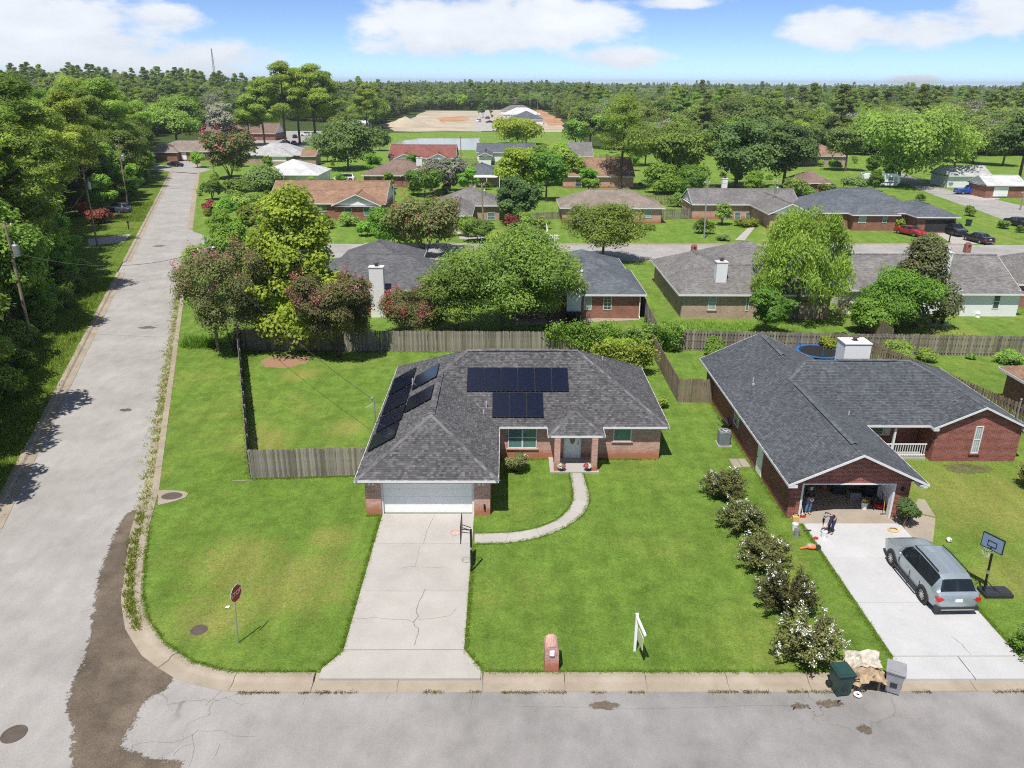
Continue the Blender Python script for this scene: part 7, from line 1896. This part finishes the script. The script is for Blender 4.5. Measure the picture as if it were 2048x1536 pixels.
# ------------------------------------------------------------------ signs, mailboxes, bins
b = P(476, 1286); T = thing('stop_sign', 'red octagonal stop sign on a thin metal post at the corner', 'sign', b, math.radians(0))
top = PW(467, 1168, b.y); 
lean = (top.x - b.x)
MB().tube([(0, 0, -.1), (lean * .8, 0, 2.35)], .028, 6).build('post', K['galvanized'], T)
ang = math.radians(74)
def octo(r, off, th): 
    m = MB(); p = [(r * math.cos(math.pi / 8 + i * math.pi / 4), r * math.sin(math.pi / 8 + i * math.pi / 4)) for i in range(8)]
    m.poly([(x, off - th, z) for x, z in p]); m.poly([(x, off, z) for x, z in p][::-1])
    for i in range(8): a, c = p[i], p[(i + 1) % 8]; m.poly([(a[0], off - th, a[1]), (a[0], off, a[1]), (c[0], off, c[1]), (c[0], off - th, c[1])])
    return m
c = (lean * .92 + .035, 0, 2.42)
pl = octo(.38, -.03, .006).build('plate', K['white_paint'], T, loc=c, rot=(0, 0, ang))
octo(.355, -.0375, .002).build('red_face', K['stop_red'] if 'stop_red' in K else m_plain('stop_red', (.42, .012, .015), .4, var=.05), pl)
flat_text('STOP', .27, 'white_paint', pl, (0, -.0405, 0), (math.pi / 2, 0, 0), 'lettering', .0006)
b = P(1269, 1301); T = thing('sign_post', 'white wooden sale sign post with arm on the front lawn', 'sign', b)
top = PZ(1271, 1232, b.y); h = 1.75
MB().box(-.05, .05, -.05, .05, 0, h).build('post', K['white_paint'], T); MB().box(-.06, .06, -.06, .06, h, h + .03).build('post_cap', K['white_paint'], T)
MB().box(-.045, .045, -1.12, -.05, h - .16, h - .07).build('arm', K['white_paint'], T, rot=(0, 0, math.radians(7)))
sp = MB().box(-.012, .012, -.95, -.3, h - .98, h - .40).build('hanging_panel', K['panel_print'], T, rot=(0, 0, math.radians(7)))
m = MB()
for y in (-.85, -.4): m.tube([(0, y, h - .40), (0, y, h - .16)], .006, 4)
m.build('chain', K['galvanized'], T, rot=(0, 0, math.radians(7)))
# brick mailbox
b = P(1103, 1344); T = thing('brick_mailbox', 'arched pink brick mailbox pillar at the kerb', 'mailbox', (b.x, b.y, 0)); w, dp, h = .27, .72, .95
m = MB(); n = 10; arc = [(w * math.cos(math.pi * i / n), h + w * math.sin(math.pi * i / n)) for i in range(n + 1)]
pf = [(-w, 0), (w, 0)] + arc
m.poly([(x, 0, z) for x, z in pf]); m.poly([(x, dp, z) for x, z in pf][::-1])
for i in range(len(pf)):
    a, c = pf[i], pf[(i + 1) % len(pf)]; m.poly([(a[0], 0, a[1]), (a[0], dp, a[1]), (c[0], dp, c[1]), (c[0], 0, c[1])])
m.build('pillar', K['pink_brick'], T)
m = MB(); m.box(-.09, .09, -.06, -.004, .80, 1.02); m.build('mail_door', K['white_paint'], T); MB().box(-.1, .1, -.02, -.002, .74, .80).build('slot', K['dark_interior'], T)
for (x, y, lab) in ((1387, 509, 'brick mailbox beside the cross street near the tan brick house'), (1933, 505, 'brick mailbox on the cross street beyond the white sided house')):
    b = P(x, y); T = thing('brick_mailbox', lab, 'mailbox', b); MB().box(-.35, .35, -.35, .35, 0, 1.15).build('pillar', K['dark_brick'], T); m = MB(); m.lathe([(.36, 1.15), (.3, 1.35), (.001, 1.45)], 10); m.build('top', K['dark_brick'], T); MB().box(-.12, .12, -.4, -.352, .85, 1.1).build('mail_door', K['black_metal'], T)
for (x, y, lab) in ((258, 459, 'black mailbox on a post by the left road'), (1898, 484, 'grey mailbox on a post at the red car lawn')):
    b = P(x, y); T = thing('post_mailbox', lab, 'mailbox', b); MB().box(-.06, .06, -.06, .06, 0, 1.0).build('post', K['black_metal'], T)
    m = MB(); n = 8; pf = [(-.14, 0), (.14, 0)] + [(.14 * math.cos(math.pi * i / n), .16 + .14 * math.sin(math.pi * i / n)) for i in range(n + 1)]
    m.poly([(x_, -.3, z) for x_, z in pf]); m.poly([(x_, .3, z) for x_, z in pf][::-1])
    for i in range(len(pf)): a, c = pf[i], pf[(i + 1) % len(pf)]; m.poly([(a[0], -.3, a[1]), (a[0], .3, a[1]), (c[0], .3, c[1]), (c[0], -.3, c[1])])
    m.build('box', K['black_metal'], T, loc=(0, 0, 1.0), rot=(0, 0, .3))
def bin_(label, loc, rz, mat, w=.62, d=.72, h=1.0, z=0):
    T = thing('wheeled_bin', label, 'bin', loc, rz); m = MB(); a, c = .78, 1.0
    lo = [(-w / 2 * a, -d / 2 * a), (w / 2 * a, -d / 2 * a), (w / 2 * a, d / 2 * a), (-w / 2 * a, d / 2 * a)]; hi = [(-w / 2, -d / 2), (w / 2, -d / 2), (w / 2, d / 2), (-w / 2, d / 2)]
    m.poly([(x, y, .06) for x, y in lo][::-1]); m.poly([(x, y, h) for x, y in hi])
    for i in range(4): j = (i + 1) % 4; m.poly([(*lo[i], .06), (*lo[j], .06), (*hi[j], h), (*hi[i], h)])
    m.box(-w / 2 - .02, w / 2 + .02, -d / 2 - .02, d / 2 + .02, h - .07, h - .02); m.build('body', K[mat], T)
    l = MB(); l.prism([(-w / 2 - .03, -d / 2 - .05), (w / 2 + .03, -d / 2 - .05), (w / 2 + .03, d / 2), (-w / 2 - .03, d / 2)], h + .003, h + .05); l.box(-w / 2 + .06, w / 2 - .06, -d / 2 + .05, d / 2 - .08, h + .05, h + .075); l.build('lid', K[mat], T)
    MB().tube([(-w / 2 + .05, d / 2 + .06, h - .02), (w / 2 - .05, d / 2 + .06, h - .02)], .02, 6).build('handle', K[mat], T)
    MB().box(-.12, .12, -d / 2 * .9 - .012, -d / 2 * .88, .35, .55).build('front_panel', K['dark_plastic'], T)
    for s in (-1, 1): lathe_obj('wheel', [(.001, -.03), (.13, -.03), (.14, 0), (.13, .03), (.001, .03)], 'rubber', T, (s * (w / 2 - .02), d / 2 - .06, .14), 12, (0, math.pi / 2, 0))
    return T
q = P(1683, 1392, -.11); bin_('dark green wheeled bin in the gutter by the last white shrub', (q.x, q.y + .25, -.115), math.radians(8), 'green_bin')
q = P(1790, 1388, -.11); bin_('grey wheeled bin in the gutter by the white drive', (q.x, q.y + .25, -.115), math.radians(-28), 'gray_bin')
q = P(1936, 452); bin_('dark bin on the lawn behind the black suv', q, .5, 'green_bin')
# heap of cardboard and torn sheeting over a broken table
q = P(1728, 1382, -.1); T = thing('junk_pile', 'heap of cardboard and sheeting over a broken table between the bins', 'rubbish', (q.x, q.y + .35, -.1))
for x, y in ((-.5, -.3), (.55, -.3), (.5, .35), (-.5, .35)): MB().box(x - .03, x + .03, y - .03, y + .03, 0, .62).build('table_leg', K['cardboard'], T)
MB().box(-.6, .65, -.4, .45, .62, .66).build('table_top', K['cardboard'], T, rot=(.06, -.05, 0))
def crumple(nx, ny, w, d, f, mat, nm, seed):
    r = np.random.default_rng(seed); m = MB(); Z = r.normal(size=(ny + 1, nx + 1)) * .05
    for j in range(ny + 1):
        for i in range(nx + 1): x, y = (i / nx - .5) * w, (j / ny - .5) * d; m.v.append((x + r.normal() * .03, y + r.normal() * .03, f(x, y) + Z[j, i]))
    for j in range(ny):
        for i in range(nx): a = j * (nx + 1) + i; m.f.append((a, a + 1, a + nx + 2, a + nx + 1)); m.m.append(0)
    o = m.build(nm, K[mat], T); sm = o.modifiers.new('thick', 'SOLIDIFY'); sm.thickness = .012; return o
crumple(14, 12, 1.5, 1.25, lambda x, y: .74 - .55 * max(0, abs(x) - .6) - .7 * max(0, -y - .42) + .12 * math.sin(x * 4 + 1), 'cardboard', 'cardboard_sheet', 1)
o = crumple(10, 8, 1.25, .75, lambda x, y: .12 * math.sin(x * 3) + .1 * y, 'tarp', 'torn_sheet', 2); o.location = (.05, .3, .95); o.rotation_euler = (.25, .05, -.12)
o = crumple(8, 6, .6, .6, lambda x, y: .3 - .5 * x, 'cardboard', 'cardboard_box', 3); o.location = (-.55, -.2, .35); o.rotation_euler = (.2, .6, .3)
m = MB()
for k in range(14): a = random.Random(k); m.tube([(a.uniform(-.7, .0), -.45, a.uniform(.0, .1)), (a.uniform(-.6, .3), -.3, a.uniform(.35, .6))], .012, 4)
m.build('sticks', K['cardboard'], T)
o = MB().lathe([(.11, 0), (.16, .05), (.11, .1), (.06, .05), (.11, 0)], 12).build('white_pot', K['white_paint'], T, loc=(-.35, -.6, .02))
# ------------------------------------------------------------------ basketball hoops
def hoop_rim(T, c, r, ax, net='white_paint', col='orange_paint'):
    m = MB(); n = 20; pts = [Vector(c) + Vector((r * math.cos(math.tau * i / n), r * math.sin(math.tau * i / n), 0)) for i in range(n + 1)]; m.tube(pts, .012, 6, caps=False); m.build('rim', K[col], T)
    m = MB()
    for i in range(12):
        a, b2 = math.tau * i / 12, math.tau * (i + .5) / 12; m.tube([Vector(c) + Vector((r * math.cos(a), r * math.sin(a), 0)), Vector(c) + Vector((r * .75 * math.cos(b2), r * .75 * math.sin(b2), -.16)), Vector(c) + Vector((r * .55 * math.cos(a), r * .55 * math.sin(a), -.36))], .004, 3, caps=False)
    m.build('net', K[net], T)
b = P(943, 1143); T = thing('basketball_hoop', 'black basketball hoop pole beside the plain concrete driveway', 'hoop', b); Yb = b.y
zt = PZ(941, 1057, Yb); bc = PW(923, 1057, Yb); bx = bc.x - b.x
m = MB(); m.tube([(0, 0, -.1), (0, 0, zt * .98)], .05, 8); m.build('pole', K['black_metal'], T); MB().lathe([(.052, 0), (.056, .02), (.056, .1), (.052, .12)], 10, (0, 0, zt * .52)).build('collar', K['galvanized'], T)
zb = bc.z
for s in (-.12, .12):
    for dz in (0.12, -.12): MB().tube([(0, s, zt - .1 + dz * .6), (bx + .03, s, zb + dz)], .018, 6).build('bracket', K['black_metal'], T)
m = MB(); m.box(-.025, .0, -.62, .62, -.42, .42); bd = m.build('backboard', K['board_gray'] if 'board_gray' in K else m_plain('board_gray', (.10, .11, .13), .3), T, loc=(bx, 0, zb))
m = MB()
for z in (-.43, .41): m.box(-.03, .005, -.64, .64, z, z + .025)
for y in (-.64, .615): m.box(-.03, .005, y, y + .025, -.41, .41)
m.build('board_frame', K['black_metal'], bd)
hoop_rim(T, (bx - .28, 0, zb - .22), .225, -1)
b = P(1966, 1188); T = thing('basketball_hoop', 'portable basketball hoop with blue grey board on the right lawn', 'hoop', b)
b2 = P(2010, 1196) - b
m = MB(); m.prism([(-.1, -.35), (1.15, -.35), (1.2, .0), (1.15, .35), (-.1, .35)], .02, .17); m.box(.0, .5, -.25, .25, .17, .2); m.box(.6, 1.05, -.25, .25, .17, .2); m.build('base', K['dark_plastic'], T)
tp_ = PW(1984, 1108, b.y) - b
MB().tube([(0, 0, .1), tp_], .05, 8).build('pole', K['black_metal'], T)
MB().tube([tp_ * .52, tp_ * .6], .053, 8).build('pole_sleeve', K['galvanized'], T)
MB().tube([(.55, 0, .18), tp_ * .35], .02, 6).build('strut', K['black_metal'], T)
c = PW(1986, 1086, b.y) - b; a = math.radians(-62)
bd = MB().box(-.46, .46, -.02, .02, -.33, .33).build('backboard', K['pale_blue_metal'], T, loc=c, rot=(0, .0, a))
m = MB()
for z in (-.35, .32): m.box(-.48, .48, -.03, .03, z, z + .03)
for x in (-.48, .45): m.box(x, x + .03, -.03, .03, -.32, .32)
m.build('board_frame', K['black_metal'], bd)
m = MB()
for z in (-.20, .04): m.box(-.2, .2, -.03, -.021, z, z + .03)
for x in (-.2, .17): m.box(x, x + .03, -.03, -.021, -.20, .07)
m.build('target_square', K['black_metal'], bd)
nv = Vector((math.sin(a), -math.cos(a), 0)); hoop_rim(T, c + nv * .34 + Vector((0, 0, -.22)), .2, -1, 'white_paint', 'black_metal')
MB().tube([c + nv * .02 + Vector((0, 0, -.22)), c + nv * .16 + Vector((0, 0, -.22))], .03, 6).build('rim_bracket', K['black_metal'], T)
# ------------------------------------------------------------------ around the red house
b = P(1449, 893); T = thing('air_conditioner', 'grey air conditioner unit beside the red brick wall', 'air conditioner', (b.x, b.y + .3, 0))
MB().box(-.42, .42, -.42, .42, 0, .08).build('pad', K['concrete'], T)
m = MB(); r8 = [(-.36, -.28), (-.28, -.36), (.28, -.36), (.36, -.28), (.36, .28), (.28, .36), (-.28, .36), (-.36, .28)]; m.prism(r8, .08, .92)
m.build('cabinet', K['ac_gray'], T)
for i in range(16): MB().prism([(x * 1.012, y * 1.012) for x, y in r8], .13 + i * .048, .145 + i * .048).build('louvre', K['ac_gray'], T)
m = MB(); m.lathe([(.27, .925), (.31, .93), (.40, .93), (.40, .98), (.27, .985), (.27, .925)], 8); m.build('top_ring', K['galvanized'], T, rot=(0, 0, math.pi / 8))
m = MB(); m.lathe([(.001, .935), (.27, .935)], 16); m.build('fan_well', K['dark_interior'], T); m = MB()
for k in range(4): a = k * math.pi / 2; m.poly([(0, 0, .955), (.24 * math.cos(a), .24 * math.sin(a), .95), (.24 * math.cos(a + .7), .24 * math.sin(a + .7), .965)])
m.lathe([(.001, .975), (.07, .97), (.07, .94)], 10); m.build('fan', K['gray_trim'], T)
MB().box(.36, .375, -.1, .02, .3, .5).build('label_plate', K['white_paint'], T)
b = P(1458, 862); T = thing('wheelbarrow', 'black wheelbarrow leaning by the wall behind the air conditioner', 'wheelbarrow', (b.x, b.y + .2, 0), math.radians(20))
m = MB(); lo = [(-.22, -.3), (.22, -.3), (.18, .3), (-.18, .3)]; hi = [(-.35, -.5), (.35, -.5), (.3, .5), (-.3, .5)]
for i in range(4): j = (i + 1) % 4; m.poly([(*lo[i], .3), (*lo[j], .3), (*hi[j], .6), (*hi[i], .6)])
m.poly([(*p, .3) for p in lo]); m.build('tray', K['dark_plastic'], T)
for s in (-1, 1): MB().tube([(s * .1, -.75, .2), (s * .25, .2, .3), (s * .3, .95, .6)], .022, 6).build('handle', K['black_metal'], T); MB().tube([(s * .2, .3, .3), (s * .22, .4, 0)], .018, 5).build('leg', K['black_metal'], T)
lathe_obj('wheel', [(.001, -.04), (.18, -.04), (.2, 0), (.18, .04), (.001, .04)], 'rubber', T, (0, -.72, .2), 14, (0, math.pi / 2, 0))
def bucket(label, loc, mat='bucket_white', r=.15, h=.37, fill=None, name='bucket'):
    T = thing(name, label, 'bucket', loc)
    MB().lathe([(.001, .005), (r * .85, .005), (r, h), (r * 1.06, h), (r * 1.06, h - .03), (r * .99, h - .03), (r * .95, h - .02), (r * .82, .03), (.001, .03)], 16).build('pail', K[mat], T)
    n = 10; MB().tube([(r * 1.05 * math.cos(math.pi * i / n), .02, h - .03 - .12 * math.sin(math.pi * i / n)) for i in range(n + 1)], .006, 4).build('handle', K['galvanized'], T, rot=(.5, 0, .4))
    if fill: m = MB(); r2 = random.Random(3); [m.ball((r2.uniform(-.09, .09), r2.uniform(-.09, .09), h + r2.uniform(-.02, .14)), .07, 8) for k in range(9)]; m.build('contents', K[fill], T, smooth=True)
    return T
bucket('white lidded bucket on the grass beside the white drive', P(1589, 1060)); bucket('pale grey bucket on the grass in front of the white one', P(1593, 1072), 'gray_bin')
bucket('white bucket under the bending person', P(1647, 1076) + Vector((0, 0, .03)))
bucket('white bucket full of yellow things inside the garage', P(1727, 1018) + Vector((0, 0, .03)), fill='yellow_plastic', h=.4, r=.17)
b = P(1590, 1044); T = thing('jerry_can', 'tan plastic jerry can against the red brick corner', 'jerry can', (b.x, b.y, 0))
m = MB(); m.prism([(-.16, -.1), (.12, -.12), (.16, -.06), (.16, .1), (-.14, .12)], 0, .34); m.build('tank', K['tan_plastic'], T); MB().tube([(-.1, 0, .34), (-.09, 0, .42), (.06, 0, .42), (.08, 0, .34)], .022, 6).build('handle', K['tan_plastic'], T); MB().tube([(.1, 0, .33), (.14, 0, .43)], .03, 8).build('cap', K['black_metal'], T)
b = P(1605, 1036); T = thing('broom', 'white handled broom leaning in the garage doorway', 'broom', (b.x, b.y, .03))
MB().tube([(0, 0, .1), PW(1600, 988, b.y + .35) - Vector((b.x, b.y, .03))], .014, 6).build('handle', K['white_paint'], T); MB().box(-.15, .15, -.03, .03, 0, .13).build('head', K['red_paint'], T)
b = P(1622, 1098); T = thing('leaf_blower', 'orange and grey leaf blower lying on the grass by the drive', 'leaf blower', (b.x, b.y, 0), math.radians(-8))
m = MB(); m.ball((0, 0, .14), .2, 12, sz=(1.5, .8, .7)); m.build('housing', K['orange_paint'], T, smooth=True); m = MB(); m.ball((-.05, .02, .22), .14, 10, sz=(1.6, .8, .6)); m.build('engine_cover', K['gray_bin'], T, smooth=True)
m = MB(); m.lathe([(.001, -.05), (.13, -.05), (.15, 0), (.13, .05), (.001, .05)], 14); m.build('fan_housing', K['dark_plastic'], T, loc=(.3, -.05, .15), rot=(1.2, .3, 0)); MB().tube([(-.2, -.05, .12), (-.55, -.12, .06)], [.06, .04], 8).build('nozzle', K['orange_paint'], T)
b = P(1631, 1079); o = MB().ball((0, 0, .06), .12, 8, sz=(1.2, .8, .5)).build('red_rag', K['red_paint'], loc=b + Vector((0, 0, .03))); o.data.vertices[20].co.x += .1; tag(o, 'crumpled red rag on the white drive', 'rag')
b = P(1614, 1063); T = thing('hand_tool', 'black hand tool at the edge of the white drive', 'tool', b); MB().tube([(-.2, 0, .04), (.05, .02, .04)], .02, 6).build('handle', K['black_metal'], T); MB().cbox((.13, .02, .05), (.16, .1, .04)).build('head', K['dark_plastic'], T)
b = P(1786, 1062); T = thing('hose_coil', 'small tan coil lying at the right edge of the white drive', 'hose', b + Vector((0, 0, .03)))
m = MB()
for k in range(3): m.tube([((.26 - .03 * k) * math.cos(math.tau * i / 20), (.2 - .02 * k) * math.sin(math.tau * i / 20), .03 + .03 * k) for i in range(21)], .024, 6, caps=False)
m.build('coil', K['tan_plastic'], T)
b = P(1897, 1084); T = thing('football', 'black and white football on the right lawn', 'ball', b); MB().ball((0, 0, .13), .13, 14).build('ball', K['white_paint'], T, smooth=True)
m = MB()
for k in range(7):
    a = k * 2.4; z = [.9, .5, .4, .2, 0, -.3, .6][k]; rr = math.sqrt(1 - z * z); d = Vector((rr * math.cos(a), rr * math.sin(a), z)); u_ = d.orthogonal().normalized(); v_ = d.cross(u_)
    m.poly([Vector((0, 0, .13)) + (d * .99 + (u_ * math.cos(i * 1.2566) + v_ * math.sin(i * 1.2566)) * .33).normalized() * .1325 for i in range(5)])
m.build('patch', K['black_metal'], T)
# inside the garage
b = P(1760, 1020); T = thing('lawn_mower', 'red push mower inside the garage on the right', 'mower', (b.x, b.y + .2, .032), math.radians(-15))
m = MB(); m.lathe([(.32, .12), (.34, .2), (.26, .27), (.001, .28)], 14); m.build('deck', K['red_paint'], T); MB().lathe([(.14, .28), (.15, .42), (.08, .46), (.001, .46)], 12).build('engine', K['dark_plastic'], T)
for x, y in ((-.3, -.28), (.3, -.28), (.3, .28), (-.3, .28)): lathe_obj('wheel', [(.001, -.03), (.11, -.03), (.12, 0), (.11, .03), (.001, .03)], 'rubber', T, (x, y, .12), 12, (0, math.pi / 2, 0))
for s in (-1, 1): MB().tube([(s * .2, .28, .2), (s * .2, .95, .85)], .014, 5).build('handle', K['black_metal'], T)
MB().tube([(-.2, .95, .85), (.2, .95, .85)], .016, 5).build('grip', K['black_metal'], T)
def boxes(label, loc, dims, mat, name='storage_box', lid=True, cat='box'):
    T = thing(name, label, cat, loc); w, d, h = dims; MB().prism([(-w / 2 * .93, -d / 2 * .93), (w / 2 * .93, -d / 2 * .93), (w / 2 * .93, d / 2 * .93), (-w / 2 * .93, d / 2 * .93)], 0, h).build('body', K[mat], T)
    MB().box(-w / 2, w / 2, -d / 2, d / 2, h, h + .05).build('lid', K['gray_bin' if mat != 'gray_bin' else 'dark_plastic'], T); return T
boxes('grey storage box behind the yellow bucket in the garage', (19.1, 37.6, .032), (.6, .45, .45), 'gray_bin'); boxes('black storage box deep in the garage', (18.5, 38.3, .032), (.7, .5, .6), 'dark_plastic'); boxes('dark storage box beside the mower in the garage', (20.1, 38.0, .032), (.7, .5, .8), 'dark_plastic')
bucket('orange bucket at the back of the garage', (18.0, 38.8, .032), 'orange_paint')
T = thing('folded_sheet', 'white sheet hanging along the right garage wall', 'sheet', (20.5, 37.2, .032)); m = MB()
for i in range(12): y0, y1 = -1.1 + i * .18, -1.1 + (i + 1) * .18; x0, x1 = -.08 * (i % 2), -.08 * ((i + 1) % 2); m.poly([(x0, y0, .1), (x1, y1, .1), (x1, y1, 1.7), (x0, y0, 1.7)])
m.build('cloth', K['bucket_white'], T)
T = thing('rake', 'yellow handled rake standing beside the mower', 'rake', (P(1766, 1030).x, P(1766, 1030).y, .03)); MB().tube([(0, 0, .05), (.02, .2, 1.25)], .014, 6).build('handle', K['yellow_plastic'], T); MB().box(-.16, .16, -.01, .01, 0, .06).build('head', K['black_metal'], T)
# flower pots on the porch
for (x, lab, c1_, c2_) in ((1122, 'pot of white and pink flowers on the left of the porch step', 'petal_white', 'petal_pink'), (1175, 'pot of red and white flowers on the right of the porch step', 'petal_red', 'petal_white')):
    b = P(x, 944); T = thing('flower_pot', lab, 'flower pot', (b.x, b.y, .1 if abs(b.y - 41.5) < .9 else 0)); MB().lathe([(.001, 0), (.12, 0), (.17, .22), (.18, .25), (.001, .25)], 14).build('pot', K['dark_plastic'], T)
    rg = np.random.default_rng(x); d = unit(rg.normal(size=(700, 3))); d[:, 2] = np.abs(d[:, 2]); p = d * np.array([.27, .24, .24]) * rg.uniform(.7, 1.05, (700, 1)) + np.array([0, 0, .24])
    V, F = leaf_quads(p, d + rg.normal(size=d.shape) * .3, rg.uniform(.02, .04, 700), rg, .8); sel = (p[:, 0] < .02)
    inst('flowers', quads_mesh('flowers', V, F, rg.random(700), [c1_, c2_, 'leaf_oak'], np.where(rg.random(700) < .15, 2, np.where(sel, 0, 1))), T)
# trampoline behind the red house
b = P(1630, 716); T = thing('trampoline', 'blue trampoline with netting poles behind the red brick house', 'trampoline', (b.x, b.y - .5, 0))
m = MB(); m.lathe([(1.55, .78), (1.85, .80), (1.85, .74), (1.55, .74), (1.55, .78)], 28); m.build('pad', K['blue_plastic'], T); MB().lathe([(.001, .76), (1.55, .76)], 28).build('mat', K['black_cloth'], T)
for k in range(6):
    a = math.tau * k / 6 + .3; x, y = 1.85 * math.cos(a), 1.85 * math.sin(a); MB().tube([(x, y, 0), (x, y, 1.7)], .03, 6).build('net_pole', K['blue_plastic'], T)
# patios
def chair(label, loc, rz, mat, s=1.0):
    T = thing('garden_chair', label, 'chair', loc, rz, None, s)
    MB().box(-.25, .25, -.25, .25, .4, .44).build('seat', K[mat], T); MB().box(-.25, .25, .22, .26, .44, .95).build('backrest', K[mat], T, rot=(-.15, 0, 0))
    for x, y in ((-.22, -.22), (.22, -.22), (.22, .22), (-.22, .22)): MB().box(x - .025, x + .025, y - .025, y + .025, 0, .4).build('leg', K[mat], T)
    for s_ in (-1, 1): MB().box(s_ * .25 - .025, s_ * .25 + .025, -.25, .25, .6, .63).build('armrest', K[mat], T)
    return T
chair('white plastic chair on the patio under the broad oak', P(1070, 636), .5, 'white_paint', 1.1); chair('dark teal chair on the grass by the picket fence', P(1296, 645), -.6, 'green_bin', 1.1); chair('purple blue chair against the white sided house', P(1899, 626), 0, 'slate_car')
b = P(1145, 645); T = thing('covered_grill', 'black covered grill on the tan patio', 'grill', b); m = MB(); m.lathe([(.72, 0), (.74, .7), (.85, .95), (.8, 1.08), (.001, 1.12)], 10); m.build('cover', K['black_cloth'], T)
b = P(1875, 648); T = thing('barbecue_grill', 'black barbecue grill on a step by the magnolia', 'grill', b); MB().box(-.5, .5, -.3, .3, .8, 1.0).build('firebox', K['black_metal'], T); MB().lathe([(.5, 0), (.45, .2), (.2, .35), (.001, .38)], 10).build('lid', K['black_metal'], T, loc=(0, 0, 1.0))
for x in (-.4, .4): MB().box(x - .04, x + .04, -.25, .25, 0, .8).build('leg', K['black_metal'], T)
MB().box(-.8, .8, -.6, .4, -.02, .08).build('step', K['concrete'], T)
b = P(1955, 634); T = thing('garden_statue', 'small white ornament by the white sided house', 'ornament', b); MB().lathe([(.001, 0), (.2, 0), (.14, .15), (.2, .35), (.1, .5), (.001, .62)], 10).build('figure', K['white_paint'], T)
b = P(452, 1209, 0); T = thing('paper_scrap', 'scrap of white paper on the lawn behind the stop sign', 'litter', P(455, 1216)); m = MB(); m.poly([(-.09, -.05, .06), (.08, -.07, .04), (.1, .06, .08), (-.06, .08, .05)]); m.build('sheet', K['white_paint'], T)
b = P(1326, 1238); 
b = P(500, 957); T = thing('fallen_board', 'pale board lying in the grass at the fence corner', 'board', P(484, 962)); MB().box(-.55, .55, -.03, .03, 0.01, .04).build('plank', K['fence_wood'], T, rot=(0, 0, .1))
print('objects', len(bpy.data.objects))
# ------------------------------------------------------------------ the summer air
hz = MB().box(-6200, 6200, -400, 9200, -1.6, 62).build('haze', bpy.data.materials.new('haze_air')); hz['kind'] = 'stuff'
hm = hz.data.materials[0]; hm.use_nodes = True; hm.node_tree.nodes.clear()
vo = hm.node_tree.nodes.new('ShaderNodeOutputMaterial'); pv = hm.node_tree.nodes.new('ShaderNodeVolumePrincipled')
pv.inputs['Color'].default_value = (0.80, 0.88, 0.95, 1); pv.inputs['Density'].default_value = 0.00014; pv.inputs['Anisotropy'].default_value = 0.2
hm.node_tree.links.new(pv.outputs[0], vo.inputs['Volume'])
SC.cycles.volume_bounces = 0
